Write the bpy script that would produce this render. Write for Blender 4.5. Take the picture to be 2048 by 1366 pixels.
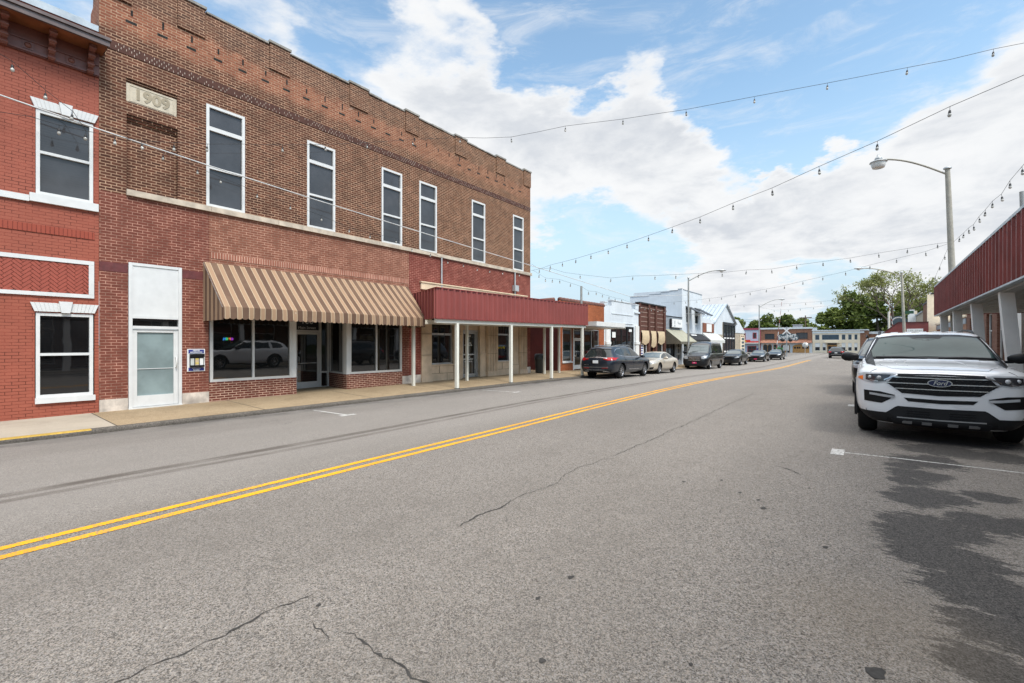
import bpy, bmesh, math, random
from mathutils import Vector, Matrix
from mathutils.bvhtree import BVHTree

# ---------------------------------------------------------------- camera
sc = bpy.context.scene
for o in list(bpy.data.objects):
    bpy.data.objects.remove(o)
COL = sc.collection
CAM_Z = 1.68
cam_d = bpy.data.cameras.new('street_camera')
cam = bpy.data.objects.new('street_camera', cam_d)
COL.objects.link(cam)
cam.location = (0, 0, CAM_Z)
cam.rotation_euler = (math.radians(90), 0, math.radians(38.274))
cam_d.sensor_width = 36.0
cam_d.lens = 910.0 / 2048 * 36.0
cam_d.shift_y = 5.0 / 2048
cam_d.clip_start = 0.05
cam_d.clip_end = 3000
sc.camera = cam

# ---------------------------------------------------------------- light
sc.view_settings.view_transform = 'Standard'
sc.view_settings.look = 'None'
sc.view_settings.gamma = 1.0
sc.view_settings.exposure = 0.30
sun_d = bpy.data.lights.new('sun', 'SUN')
sun_d.energy = 2.7
sun_d.angle = math.radians(18)
sun_d.color = (1.0, 0.965, 0.91)
sun = bpy.data.objects.new('sun', sun_d)
COL.objects.link(sun)
SUN_DIR = Vector((0.60, -0.16, 0.79)).normalized()
sun.rotation_euler = SUN_DIR.to_track_quat('Z', 'Y').to_euler()
sun.location = (0, 0, 60)

F_PX = 910.0; VPX = 1742.0; HZ = 688.0
TH = math.radians(38.274)
def sky_dir(px, py):
    """direction in the sky for a cloud centre"""
    u = (px - 1024) / F_PX; v = (HZ - py) / F_PX
    return Vector((u * math.cos(TH) - math.sin(TH), u * math.sin(TH) + math.cos(TH), v)).normalized()

class NT:
    """tiny node-tree writer"""
    def __init__(s, tree): s.t = tree; s.n = tree.nodes; s.l = tree.links
    def node(s, typ, **kw):
        nd = s.n.new(typ)
        for k, v in kw.items(): setattr(nd, k, v)
        return nd
    def put(s, sock, v):
        if isinstance(v, bpy.types.NodeSocket): s.l.new(v, sock)
        elif isinstance(v, (tuple, list, Vector)):
            v = tuple(v)
            if sock.type == 'RGBA' and len(v) == 3: v = v + (1.0,)
            sock.default_value = v
        else: sock.default_value = v
    def math(s, op, a, b=0.0, c=0.0, clamp=False):
        nd = s.node('ShaderNodeMath', operation=op, use_clamp=clamp)
        s.put(nd.inputs[0], a); s.put(nd.inputs[1], b); s.put(nd.inputs[2], c)
        return nd.outputs[0]
    def vmath(s, op, a, b=(0, 0, 0)):
        nd = s.node('ShaderNodeVectorMath', operation=op)
        s.put(nd.inputs[0], a); s.put(nd.inputs[1], b)
        return nd.outputs['Value'] if op in ('DOT_PRODUCT', 'LENGTH', 'DISTANCE') else nd.outputs[0]
    def scale(s, a, f):
        nd = s.node('ShaderNodeVectorMath', operation='SCALE'); s.put(nd.inputs[0], a); s.put(nd.inputs['Scale'], f)
        return nd.outputs[0]
    def mix(s, f, a, b, blend='MIX'):
        nd = s.node('ShaderNodeMix', data_type='RGBA', blend_type=blend)
        s.put(nd.inputs[0], f); s.put(nd.inputs[6], a); s.put(nd.inputs[7], b)
        return nd.outputs[2]
    def fmix(s, f, a, b):
        nd = s.node('ShaderNodeMix', data_type='FLOAT')
        s.put(nd.inputs[0], f); s.put(nd.inputs[2], a); s.put(nd.inputs[3], b)
        return nd.outputs[0]
    def step(s, x, a, b, o0=0.0, o1=1.0, smooth=True):
        nd = s.node('ShaderNodeMapRange', interpolation_type='SMOOTHSTEP' if smooth else 'LINEAR')
        s.put(nd.inputs[0], x); s.put(nd.inputs[1], a); s.put(nd.inputs[2], b); s.put(nd.inputs[3], o0); s.put(nd.inputs[4], o1)
        return nd.outputs[0]
    def noise(s, vec, sc_=1.0, det=4.0, rough=0.5, dist=0.0, col=False):
        nd = s.node('ShaderNodeTexNoise')
        s.put(nd.inputs['Vector'], vec); s.put(nd.inputs['Scale'], sc_); s.put(nd.inputs['Detail'], det)
        s.put(nd.inputs['Roughness'], rough); s.put(nd.inputs['Distortion'], dist)
        return nd.outputs['Color' if col else 'Fac']
    def sep(s, v):
        nd = s.node('ShaderNodeSeparateXYZ'); s.put(nd.inputs[0], v); return nd.outputs
    def comb(s, x, y, z):
        nd = s.node('ShaderNodeCombineXYZ'); s.put(nd.inputs[0], x); s.put(nd.inputs[1], y); s.put(nd.inputs[2], z); return nd.outputs[0]
    def bump(s, h, strength=0.3, dist=0.01):
        nd = s.node('ShaderNodeBump'); s.put(nd.inputs['Strength'], strength); s.put(nd.inputs['Distance'], dist); s.put(nd.inputs['Height'], h)
        return nd.outputs[0]

# ---------------------------------------------------------------- sky
world = bpy.data.worlds.new('World'); sc.world = world
world.use_nodes = True
W = NT(world.node_tree); W.n.clear()
def build_sky():
    sky = W.node('ShaderNodeTexSky', sky_type='NISHITA', sun_disc=False)
    sky.sun_elevation = math.asin(SUN_DIR.z); sky.sun_rotation = math.atan2(SUN_DIR.x, SUN_DIR.y)
    sky.air_density = 1.0; sky.dust_density = 0.6; sky.ozone_density = 1.5
    d = W.node('ShaderNodeTexCoord').outputs['Generated']
    d = W.vmath('NORMALIZE', d)
    x, y, z = W.sep(d)
    # billowing noise, flattened towards the horizon as a real cloud deck is
    zz = W.math('ADD', W.math('MAXIMUM', z, 0.0), 0.30)
    p = W.comb(W.math('DIVIDE', x, zz), W.math('DIVIDE', y, zz), W.math('MULTIPLY', z, 2.2))
    n1 = W.noise(p, 2.6, 9, 0.62, 0.3)
    n2 = W.noise(W.vmath('ADD', p, (7.3, 1.1, 3.0)), 7.5, 6, 0.6, 0.2)
    nn = W.math('ADD', W.math('MULTIPLY', n1, 0.62), W.math('MULTIPLY', n2, 0.38))
    cov = W.math('SUBTRACT', nn, 0.5)
    cov = W.math('MULTIPLY', cov, 3.0)
    blobs = [  # px, py, radius in degrees, weight  (+ cloud, - blue)
        (860, 235, 9, .75), (1010, 215, 8, .75), (1180, 230, 9, .8), (1330, 240, 7, .65), (940, 330, 8, .75), (1200, 360, 8, .75), (1430, 370, 6, .5), (1080, 390, 7, .7),
        (1560, 370, 8, .75), (1720, 360, 8, .7), (1880, 345, 8, .75), (2000, 330, 8, .75), (1620, 470, 8, .75), (1850, 440, 9, .75), (1400, 420, 8, .7), (2030, 480, 9, .7),
        (1500, 565, 3.6, .55), (1440, 580, 3.4, .6), (1390, 590, 3.5, .6), (1560, 610, 3.5, .6),
        (1400, -30, 4.5, .55), (1560, -30, 4.5, .55), (1660, -20, 3.5, .5), (890, 0, 4, .5), (960, 45, 3.5, .45), (780, 90, 6, .4), (1990, 90, 6, .5), (1950, 150, 6, .4),
        (1310, 110, 2.5, .3), (1480, 90, 2.5, .2), (1300, 90, 6, -.5), (1430, 110, 6, -.55), (1200, 110, 4, -.4), (860, 105, 4, -.5), (770, 150, 3.5, -.3), (1060, 20, 5, -.5), (1230, 60, 4, -.4), (560, 20, 7, .3), (640, 70, 5, .3), (400, 10, 7, .2), (120, 20, 9, .2),
        (1120, 60, 6, -.7), (1060, 100, 5, -.7), (690, 20, 5, -.7), (680, 130, 4, -.4), (1480, 180, 7, -.75), (1620, 130, 8, -.8), (1780, 180, 8, -.85), (1700, 250, 6, -.5), (1560, 250, 5, -.5), (1880, 230, 5, -.6), (1500, 30, 3, -.2), (1720, 40, 7, -.5), (1220, 30, 3, -.3),
        (1180, 500, 5, -.75), (1300, 490, 5, -.65), (1120, 530, 4, -.6), (1420, 510, 4, -.45), (1480, 320, 4, -.6), (1690, 580, 5, -.55), (1620, 545, 4, -.6), (1640, 280, 5, -.5), (1800, 290, 4, -.4), (1100, 160, 4, -.3), (1400, 160, 5, -.4), (900, 130, 4, -.3), (1470, 340, 3.5, -.7), (1500, 260, 4, -.4), (1130, 430, 3, -.3), (1930, 230, 4, -.4), (1600, 430, 2.5, -.35), (1900, 400, 3, -.25), (1750, 480, 2.5, -.25)]
    wv = W.vmath('SUBTRACT', W.noise(p, 3.1, 6, .62, 0.0, True), (.5, .5, .5))
    dw = W.vmath('NORMALIZE', W.vmath('ADD', d, W.scale(wv, 0.26)))
    tot = cov
    for px, py, r, w in blobs:
        c = sky_dir(px, py)
        dt = W.vmath('DOT_PRODUCT', dw, tuple(c))
        ca = math.cos(math.radians(r * 1.35))
        g = W.step(dt, ca, 1.0, 0.0, w * (.85 if w > 0 else .8))
        tot = W.math('ADD', tot, g)
    mask = W.step(tot, -0.02, 0.80)
    wisp = W.noise(W.comb(W.math('DIVIDE', x, zz), W.math('DIVIDE', y, zz), W.math('MULTIPLY', z, 5.0)), 4.2, 9, .68, .6)
    mask = W.math('MAXIMUM', mask, W.step(wisp, .46, .78, 0.0, .50))
    # light and dark inside the clouds: bright tops, greyer bases
    p_up = W.vmath('ADD', p, (0, 0, 0.16))
    n3 = W.noise(p_up, 2.6, 6, 0.55, 0.25)
    shade = W.math('SUBTRACT', n1, n3)
    shade = W.step(shade, -0.16, 0.16)
    thick = W.step(tot, 0.35, 1.35)
    body = W.mix(W.math('MULTIPLY', thick, W.math('ADD', 0.12, W.math('MULTIPLY', shade, 0.88))), (0.78, 0.79, 0.80), (0.55, 0.58, 0.625))
    body = W.mix(W.step(n2, 0.35, 0.75), body, W.mix(0.55, body, (0.80, 0.805, 0.81)))
    blue = W.mix(1.0, W.scale(sky.outputs[0], 0.15), (1.62, 1.66, 1.45), 'MULTIPLY')
    # thin high haze whitens the blue towards the horizon
    blue = W.mix(W.step(z, 0.50, 0.02), blue, (0.50, 0.63, 0.73))
    col = W.mix(mask, blue, body)
    # unseen sky straight overhead, whitened and brightened to add soft light on the street
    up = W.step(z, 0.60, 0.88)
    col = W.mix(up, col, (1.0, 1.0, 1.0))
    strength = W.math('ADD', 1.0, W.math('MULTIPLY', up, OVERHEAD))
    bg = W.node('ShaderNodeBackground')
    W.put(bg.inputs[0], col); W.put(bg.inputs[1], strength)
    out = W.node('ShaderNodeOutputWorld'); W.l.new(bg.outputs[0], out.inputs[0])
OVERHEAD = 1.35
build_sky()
world.cycles.sampling_method = 'AUTOMATIC'
sc.cycles.max_bounces = 6
sc.cycles.diffuse_bounces = 3
sc.cycles.glossy_bounces = 3
sc.cycles.caustics_reflective = False
sc.cycles.caustics_refractive = False

# ---------------------------------------------------------------- mesh writer
class MB:
    def __init__(s): s.v = []; s.f = []; s.m = []; s.sm = []
    def add(s, vs, fs, mi=0, smooth=False):
        b = len(s.v); s.v += [tuple(p) for p in vs]
        for f in fs: s.f.append(tuple(i + b for i in f)); s.m.append(mi); s.sm.append(smooth)
        return s
    def hexa(s, p, mi=0):   # 8 corners: bottom 4 ccw, top 4 ccw
        return s.add(p, [(3, 2, 1, 0), (4, 5, 6, 7), (0, 1, 5, 4), (1, 2, 6, 5), (2, 3, 7, 6), (3, 0, 4, 7)], mi)
    def box(s, x0, x1, y0, y1, z0, z1, mi=0):
        return s.hexa([(x0, y0, z0), (x1, y0, z0), (x1, y1, z0), (x0, y1, z0), (x0, y0, z1), (x1, y0, z1), (x1, y1, z1), (x0, y1, z1)], mi)
    def mbox(s, m, u0, u1, v0, v1, w0, w1, mi=0):
        return s.hexa([m(u0, v0, w0), m(u1, v0, w0), m(u1, v0, w1), m(u0, v0, w1), m(u0, v1, w0), m(u1, v1, w0), m(u1, v1, w1), m(u0, v1, w1)], mi)
    def mquad(s, m, u0, u1, v0, v1, w, mi=0):
        return s.add([m(u0, v0, w), m(u1, v0, w), m(u1, v1, w), m(u0, v1, w)], [(0, 1, 2, 3)], mi)
    def quad(s, a, b, c, d, mi=0): return s.add([a, b, c, d], [(0, 1, 2, 3)], mi)
    def prism(s, m, poly, w0, w1, mi=0):
        n = len(poly)
        vs = [m(u, v, w0) for u, v in poly] + [m(u, v, w1) for u, v in poly]
        fs = [tuple(range(n)), tuple(range(2 * n - 1, n - 1, -1))] + [(i, (i + 1) % n, n + (i + 1) % n, n + i) for i in range(n)]
        return s.add(vs, fs, mi)
    def tube(s, pts, r, n=8, mi=0, cap=True, smooth=True):
        pts = [Vector(p) for p in pts]; k = len(pts)
        rs = r if isinstance(r, (list, tuple)) else [r] * k
        vs = []; prev = None
        for i, p in enumerate(pts):
            t = (pts[min(i + 1, k - 1)] - pts[max(i - 1, 0)]).normalized()
            if prev is None:
                a = Vector((0, 0, 1)) if abs(t.z) < .9 else Vector((1, 0, 0)); prev = t.cross(a).normalized()
            prev = (prev - t * prev.dot(t)).normalized(); b = t.cross(prev)
            for j in range(n):
                an = 2 * math.pi * j / n
                vs.append(p + (prev * math.cos(an) + b * math.sin(an)) * rs[i])
        fs = [(i * n + j, i * n + (j + 1) % n, (i + 1) * n + (j + 1) % n, (i + 1) * n + j) for i in range(k - 1) for j in range(n)]
        s.add(vs, fs, mi, smooth)
        if cap: s.add(vs[:n], [tuple(range(n - 1, -1, -1))], mi); s.add(vs[-n:], [tuple(range(n))], mi)
        return s
    def lathe(s, prof, c=(0, 0, 0), n=20, axis='Z', mi=0, smooth=True, cap=True):
        vs = []
        for r, h in prof:
            for j in range(n):
                a = 2 * math.pi * j / n; ca, sa = r * math.cos(a), r * math.sin(a)
                p = {'Z': (ca, sa, h), 'X': (h, ca, sa), 'Y': (ca, h, sa)}[axis]
                vs.append((p[0] + c[0], p[1] + c[1], p[2] + c[2]))
        fs = [(i * n + j, i * n + (j + 1) % n, (i + 1) * n + (j + 1) % n, (i + 1) * n + j) for i in range(len(prof) - 1) for j in range(n)]
        s.add(vs, fs, mi, smooth)
        if not cap: return s
        if prof[0][0] > 1e-4: s.add(vs[:n], [tuple(range(n))], mi)
        if prof[-1][0] > 1e-4: s.add(vs[-n:], [tuple(range(n))], mi)
        return s
    def sheet(s, pts, nu, nv, mi=0, smooth=True):   # pts: nu*nv row-major
        fs = [(i * nv + j, i * nv + j + 1, (i + 1) * nv + j + 1, (i + 1) * nv + j) for i in range(nu - 1) for j in range(nv - 1)]
        return s.add(pts, fs, mi, smooth)
    def holewall(s, m, u0, u1, v0, v1, holes, reveal=.14, w=0.0, mi=0, mr=None):
        us = sorted({u0, u1} | {h[i] for h in holes for i in (0, 1) if u0 < h[i] < u1})
        vs = sorted({v0, v1} | {h[i] for h in holes for i in (2, 3) if v0 < h[i] < v1})
        for a, b in zip(us, us[1:]):
            for c, d in zip(vs, vs[1:]):
                cu, cv = (a + b) / 2, (c + d) / 2
                if not any(h[0] < cu < h[1] and h[2] < cv < h[3] for h in holes): s.mquad(m, a, b, c, d, w, mi)
        mr = mi if mr is None else mr
        for h in holes:
            a, b, c, d = h[:4]
            q = [(a, c), (b, c), (b, d), (a, d)]
            for i in range(4):
                p, r_ = q[i], q[(i + 1) % 4]
                s.quad(m(p[0], p[1], w), m(r_[0], r_[1], w), m(r_[0], r_[1], w - reveal), m(p[0], p[1], w - reveal), mr)
        return s
    def build(s, name, mats, parent=None, smooth_angle=None, weld=False):
        me = bpy.data.meshes.new(name)
        me.from_pydata(s.v, [], s.f)
        if not isinstance(mats, (list, tuple)): mats = [mats]
        for mt in mats: me.materials.append(mt)
        me.polygons.foreach_set('material_index', s.m)
        me.polygons.foreach_set('use_smooth', s.sm)
        bm = bmesh.new(); bm.from_mesh(me)
        if weld: bmesh.ops.remove_doubles(bm, verts=bm.verts, dist=1e-5)
        bmesh.ops.recalc_face_normals(bm, faces=bm.faces)
        bm.to_mesh(me); bm.free()
        if smooth_angle is not None:
            me.polygons.foreach_set('use_smooth', [True] * len(me.polygons))
            me.set_sharp_from_angle(angle=math.radians(smooth_angle))
        me.update()
        return link(name, me, parent)

def link(name, me, parent=None):
    o = bpy.data.objects.new(name, me); COL.objects.link(o)
    if parent is not None:
        o.parent = parent
        r = parent
        if r.parent is None and r.type == 'EMPTY' and not r.get('local'):
            o.location = (-r.location[0], -r.location[1], -r.location[2])
    return o

def tag(o, label=None, cat=None, group=None, kind=None):
    if label: o['label'] = label
    if cat: o['category'] = cat
    if group: o['group'] = group
    if kind: o['kind'] = kind
    return o

def thing(name, label, cat, loc=(0, 0, 0), group=None, local=False):
    o = bpy.data.objects.new(name, None); COL.objects.link(o)
    o.location = loc; o.empty_display_size = .3
    if local: o['local'] = 1
    return tag(o, label, cat, group)

def copy_tree(o, parent=None):
    c = o.copy(); COL.objects.link(c)
    if parent is not None: c.parent = parent
    for ch in [k for k in bpy.data.objects if k.parent == o]: copy_tree(ch, c)
    return c

def text_mesh(txt, size, depth=.004, shear=0.0, bold=0.0, align='CENTER', spacing=1.0):
    cu = bpy.data.curves.new('t', 'FONT'); cu.body = txt; cu.size = size; cu.extrude = depth / 2; cu.shear = shear
    cu.offset = bold; cu.align_x = align; cu.align_y = 'CENTER'; cu.resolution_u = 3; cu.space_character = spacing
    ob = bpy.data.objects.new('t', cu); COL.objects.link(ob)
    dg = bpy.context.evaluated_depsgraph_get()
    me = bpy.data.meshes.new_from_object(ob.evaluated_get(dg))
    vs = [tuple(v.co) for v in me.vertices]; fs = [tuple(p.vertices) for p in me.polygons]
    bpy.data.objects.remove(ob); bpy.data.curves.remove(cu); bpy.data.meshes.remove(me)
    return vs, fs
def put_text(mb, m, txt, u, v, w, size, flip=1, width=None, mi=0, **kw):
    vs, fs = text_mesh(txt, size, **kw)
    if not vs: return mb
    k = 1.0
    if width:
        xs = [p[0] for p in vs]; k = width / max(1e-6, max(xs) - min(xs))
    mb.add([m(u + flip * p[0] * k, v + p[1], w + p[2]) for p in vs], fs, mi)
    return mb

# facade frames: u along the wall, v up, w out of the wall
def left_wall(X): return lambda u, v, w=0.0: (X + w, u, v)       # faces +X
def right_wall(X): return lambda u, v, w=0.0: (X - w, u, v)      # faces -X
def back_wall(Y): return lambda u, v, w=0.0: (u, Y - w, v)       # faces -Y
# ---------------------------------------------------------------- materials
def lin(h, k=1.0):
    h = h.lstrip('#'); r = [int(h[i:i + 2], 16) / 255 for i in (0, 2, 4)]
    return tuple(k * (c / 12.92 if c <= .04045 else ((c + .055) / 1.055) ** 2.4) for c in r)
def new_mat(name):
    m = bpy.data.materials.new(name); m.use_nodes = True
    t = NT(m.node_tree); t.n.clear()
    b = t.node('ShaderNodeBsdfPrincipled'); o = t.node('ShaderNodeOutputMaterial'); t.l.new(b.outputs[0], o.inputs[0])
    return m, t, b
def plain(name, col, rough=.6, metal=0.0, var=.12, scale=3.0, bump=0.0, spec=.5, coat=0.0, grain=60.0, streak=0.0):
    m, t, b = new_mat(name)
    pos = t.node('ShaderNodeTexCoord').outputs['Object']
    n = t.noise(pos, scale, 5, .6)
    c = t.mix(t.step(n, .25, .75), tuple(k * (1 - var) for k in col), tuple(min(1, k * (1 + var)) for k in col))
    if streak:
        x, y, z = t.sep(pos)
        sn = t.noise(t.comb(t.math('MULTIPLY', x, 6), t.math('MULTIPLY', y, 6), t.math('MULTIPLY', z, .5)), 1.0, 5, .6)
        c = t.mix(t.step(sn, .5, .8, 0, streak), c, tuple(k * .45 for k in col))
    t.put(b.inputs['Base Color'], c); b.inputs['Metallic'].default_value = metal
    t.put(b.inputs['Roughness'], t.step(t.noise(pos, scale * 2.3, 3), .3, .7, max(.02, rough - .08), min(1, rough + .08)))
    b.inputs['Specular IOR Level'].default_value = spec
    b.inputs['Coat Weight'].default_value = coat; b.inputs['Coat Roughness'].default_value = .04
    if bump: t.put(b.inputs['Normal'], t.bump(t.noise(pos, grain, 3), bump, .004))
    return m
def wall_uv(t):
    g = t.node('ShaderNodeNewGeometry'); x, y, z = t.sep(g.outputs['Position'])
    nx, ny, nz = t.sep(g.outputs['True Normal'])
    f = t.math('GREATER_THAN', t.math('ABSOLUTE', nx), .6)
    u = t.fmix(f, x, y)
    hz = t.math('GREATER_THAN', t.math('ABSOLUTE', nz), .75)
    v = t.fmix(hz, z, y)
    return g.outputs['Position'], x, y, z, u, v
def brick(name, c1, c2, mortar, msize=.011, bw=.205, bh=.0715, rough=.85, bumpd=.006, dark=.35, hook=None, patch=None, squash=1.0, mvar=.25, fine=.25):
    m, t, b = new_mat(name)
    pos, x, y, z, u, v = wall_uv(t)
    wob = t.math('MULTIPLY', t.math('SUBTRACT', t.noise(pos, 2.3, 3), .5), .012)
    vec = t.comb(u, t.math('ADD', v, wob), 0.0)
    br = t.node('ShaderNodeTexBrick'); br.offset = .5; br.squash = squash
    t.put(br.inputs['Vector'], vec); t.put(br.inputs['Color1'], (0, 0, 0)); t.put(br.inputs['Color2'], (1, 1, 1)); t.put(br.inputs['Mortar'], (.5, .5, .5))
    for k, val in (('Scale', 1.0), ('Mortar Size', msize), ('Mortar Smooth', .25), ('Bias', 0.0), ('Brick Width', bw), ('Row Height', bh)): t.put(br.inputs[k], val)
    tone = t.node('ShaderNodeSeparateColor'); t.l.new(br.outputs['Color'], tone.inputs[0])
    big = t.noise(pos, .55, 5, .6); mid = t.noise(pos, 3.2, 5, .65); fin = t.noise(pos, 45, 3, .6)
    c = t.mix(t.math('MULTIPLY', tone.outputs[0], t.step(mid, .3, .7, .5, 1.0)), c1, c2)
    c = t.mix(t.step(big, .42, .72, 0, dark), c, tuple(k * .45 for k in c1))
    c = t.mix(t.step(fin, .3, .7, 0, fine), c, tuple(k * .6 for k in c2))
    sk = t.noise(t.comb(t.math('MULTIPLY', u, 2.6), t.math('MULTIPLY', v, .22), 0.0), 1.0, 6, .65)
    c = t.mix(t.step(sk, .52, .74, 0, dark * 1.1), c, tuple(k * .38 for k in c1))
    c = t.mix(t.step(t.noise(pos, 1.05, 5, .62), .55, .75, 0, dark * .7), c, tuple(min(1, k * 1.35) for k in c2))
    mc = t.mix(t.step(mid, .35, .65), tuple(k * (1 - mvar) for k in mortar), tuple(min(1, k * (1 + mvar)) for k in mortar))
    mfac = br.outputs['Fac']
    if hook: c, mc, mfac = hook(t, pos, x, y, z, u, v, c, mc, mfac, tone.outputs[0])
    if patch:   # scattered old paint and lime scars
        ps = t.noise(pos, 7.0, 4, .7)
        c = t.mix(t.step(ps, .73, .78, 0, patch), c, (.55, .47, .40))
    t.put(b.inputs['Base Color'], t.mix(mfac, c, mc))
    b.inputs['Roughness'].default_value = rough; b.inputs['Specular IOR Level'].default_value = .25
    hgt = t.math('SUBTRACT', t.math('MULTIPLY', fin, .35), mfac)
    t.put(b.inputs['Normal'], t.bump(hgt, .6, bumpd))
    return m
def glass(name, tint=(.012, .014, .016), rough=.015, spec=.5, blinds=0.0, ior=1.5, wavy=.02):
    m, t, b = new_mat(name)
    g = t.node('ShaderNodeNewGeometry'); pos = g.outputs['Position']; x, y, z = t.sep(pos)
    c = t.mix(t.step(t.noise(pos, .9, 4, .6), .35, .7), tint, tuple(k * 1.5 + .002 for k in tint))
    if blinds:
        s_ = t.math('SINE', t.math('MULTIPLY', z, 2 * math.pi / .055))
        c = t.mix(t.step(s_, .2, .9, 0, blinds), c, (.06, .062, .065))
    t.put(b.inputs['Base Color'], c); b.inputs['Roughness'].default_value = rough; b.inputs['IOR'].default_value = ior
    b.inputs['Specular IOR Level'].default_value = spec
    if wavy: t.put(b.inputs['Normal'], t.bump(t.noise(pos, 1.6, 2), wavy, .05))
    return m
def emit(name, col, s):
    m, t, b = new_mat(name)
    t.put(b.inputs['Base Color'], (0, 0, 0)); t.put(b.inputs['Emission Color'], col); b.inputs['Emission Strength'].default_value = s
    return m

M = {}
def upper_hook(t, pos, x, y, z, u, v, c, mc, mf, tone):
    # rebuilt, paler brick along the old canopy-bolt line, lime streaks below it, sooty parapet
    n = t.noise(pos, 1.7, 5, .7); zz = t.math('ADD', z, t.math('MULTIPLY', t.math('SUBTRACT', n, .5), .7))
    band = t.math('MULTIPLY', t.step(zz, 9.35, 9.6), t.step(zz, 10.25, 10.05))
    c = t.mix(t.math('MULTIPLY', band, .8), c, t.mix(tone, (.23, .075, .042), (.33, .125, .07)))
    soot = t.step(zz, 10.0, 10.5)
    c = t.mix(t.math('MULTIPLY', soot, .55), c, t.mix(tone, (.085, .048, .036), (.17, .085, .055)))
    lime = t.math('MULTIPLY', t.step(t.noise(pos, 2.1, 6, .75), .60, .70), t.math('MULTIPLY', t.step(zz, 9.2, 9.7), t.step(zz, 10.6, 10.1)))
    lime = t.math('MULTIPLY', lime, t.step(y, 3.0, 14.0, .45, 1.0))
    c = t.mix(t.math('MULTIPLY', lime, .8), c, (.42, .34, .28))
    # browner and yellower to the far end
    c = t.mix(t.step(y, 6.0, 18.0, 0.0, .45), c, t.mix(tone, (.10, .048, .022), (.19, .088, .04)))
    return c, mc, mf
def make_materials():
    M['brick_brown'] = brick('brick_brown', (.062, .024, .015), (.165, .059, .033), (.37, .235, .155), .0098, hook=upper_hook, patch=.5, dark=.25)
    M['brick_red'] = brick('brick_red', (.150, .043, .029), (.215, .070, .047), (.37, .20, .145), .007, dark=.25, patch=.45, mvar=.45)
    M['brick_pale'] = brick('brick_pale', (.195, .070, .043), (.275, .108, .068), (.38, .22, .155), .008, dark=.15, patch=.4, mvar=.4)
    M['brick_crimson'] = brick('brick_crimson', (.155, .033, .024), (.215, .052, .038), (.34, .15, .11), .0075, dark=.2, patch=.15, mvar=.4)
    M['brick_base'] = brick('brick_base', (.12, .030, .020), (.19, .055, .036), (.46, .30, .22), .011, dark=.2, bh=.068, bw=.21)
    M['brick_painted'] = brick('brick_painted', (.315, .088, .055), (.345, .100, .062), (.19, .045, .028), .006, dark=.14, fine=.1, mvar=.5, bumpd=.008, rough=.6)
    M['brick_band'] = brick('brick_band', (.075, .034, .026), (.105, .048, .036), (.40, .30, .24), .0, bw=.10, bh=.0715, dark=.1)
    M['brick_orange'] = brick('brick_orange', (.24, .065, .022), (.38, .11, .04), (.26, .11, .06), .006, dark=.3, bumpd=.004)
    M['brick_dark'] = brick('brick_dark', (.085, .034, .025), (.14, .056, .04), (.12, .06, .045), .008, dark=.3)
    M['brick_far'] = brick('brick_far', (.19, .080, .046), (.32, .150, .092), (.33, .21, .15), .012, dark=.4, bw=.3, bh=.1, patch=.8)
    M['brick_right'] = brick('brick_right', (.10, .034, .021), (.16, .058, .036), (.24, .15, .11), .010, dark=.3)
    M['white_paint'] = plain('white_paint', (.70, .69, .66), .5, var=.06, scale=2, bump=.1, streak=.15)
    M['white_wall'] = plain('white_wall', (.60, .64, .67), .65, var=.07, scale=1.2, bump=.15, streak=.2)
    M['white_metal'] = plain('white_metal', (.66, .65, .62), .4, var=.06, streak=.12)
    M['white_trim'] = plain('white_trim', (.63, .63, .615), .45, var=.05, scale=4, streak=.12)
    M['cream_post'] = plain('cream_post', (.72, .70, .61), .45, var=.04, scale=3, streak=.08)
    M['grey_post'] = plain('grey_post', (.78, .76, .72), .5, var=.05, scale=3, streak=.10)
    M['alu'] = plain('aluminium', (.50, .50, .49), .35, .7, var=.08)
    M['alu_pale'] = plain('pale_aluminium', (.62, .61, .58), .4, .2, var=.06)
    M['cornice'] = plain('cornice_paint', (.155, .050, .034), .42, var=.2, scale=2)
    M['soffit_wood'] = plain('soffit_wood', (.20, .066, .024), .5, var=.3, scale=2)
    M['cornice_edge'] = plain('cornice_gutter', (.12, .09, .085), .4, .3, var=.2)
    M['flashing'] = plain('grey_flashing', (.36, .40, .43), .4, .4, var=.15)
    M['cap_stone'] = plain('parapet_cap', (.26, .245, .22), .9, var=.35, scale=4, bump=.5)
    M['limestone'] = plain('limestone', (.62, .47, .325), .85, var=.16, scale=2.2, bump=.3, streak=.35)
    M['ledge_stone'] = plain('ledge_stone', (.50, .42, .33), .85, var=.22, scale=3.5, bump=.4, streak=.35)
    M['date_stone'] = plain('date_stone', (.52, .46, .36), .85, var=.16, scale=4, bump=.3, streak=.2)
    M['marble'] = plain('stained_marble', (.56, .49, .42), .6, var=.42, scale=2.4, streak=.3)
    M['dark_hole'] = plain('wall_hole', (.012, .010, .009), .9)
    M['glass_shop'] = glass('shop_glass', (.007, .0075, .0075), ior=1.85)
    M['glass_shop2'] = glass('shop_glass_pale', (.012, .015, .015), ior=1.85)
    M['glass_upper'] = glass('upper_glass', (.044, .044, .047), .06)
    M['glass_blind'] = glass('blind_glass', (.045, .045, .048), .05, blinds=.35)
    M['glass_blind_dark'] = glass('dark_blind_glass', (.006, .006, .0065), .02, blinds=.07, ior=1.7)
    M['glass_frost'] = glass('frosted_glass', (.17, .215, .215), .25, wavy=.0)
    M['glass_far'] = glass('far_glass', (.02, .024, .03), .08, wavy=0)
    M['glass_blue'] = glass('blue_film_glass', (.035, .06, .085), .2, wavy=0)
    M['black_panel'] = plain('black_panel', (.02, .02, .022), .5, var=.25)
    M['maroon_paint'] = plain('maroon_paint', (.075, .013, .012), .7, var=.3, scale=1.1, bump=.2)
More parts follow.
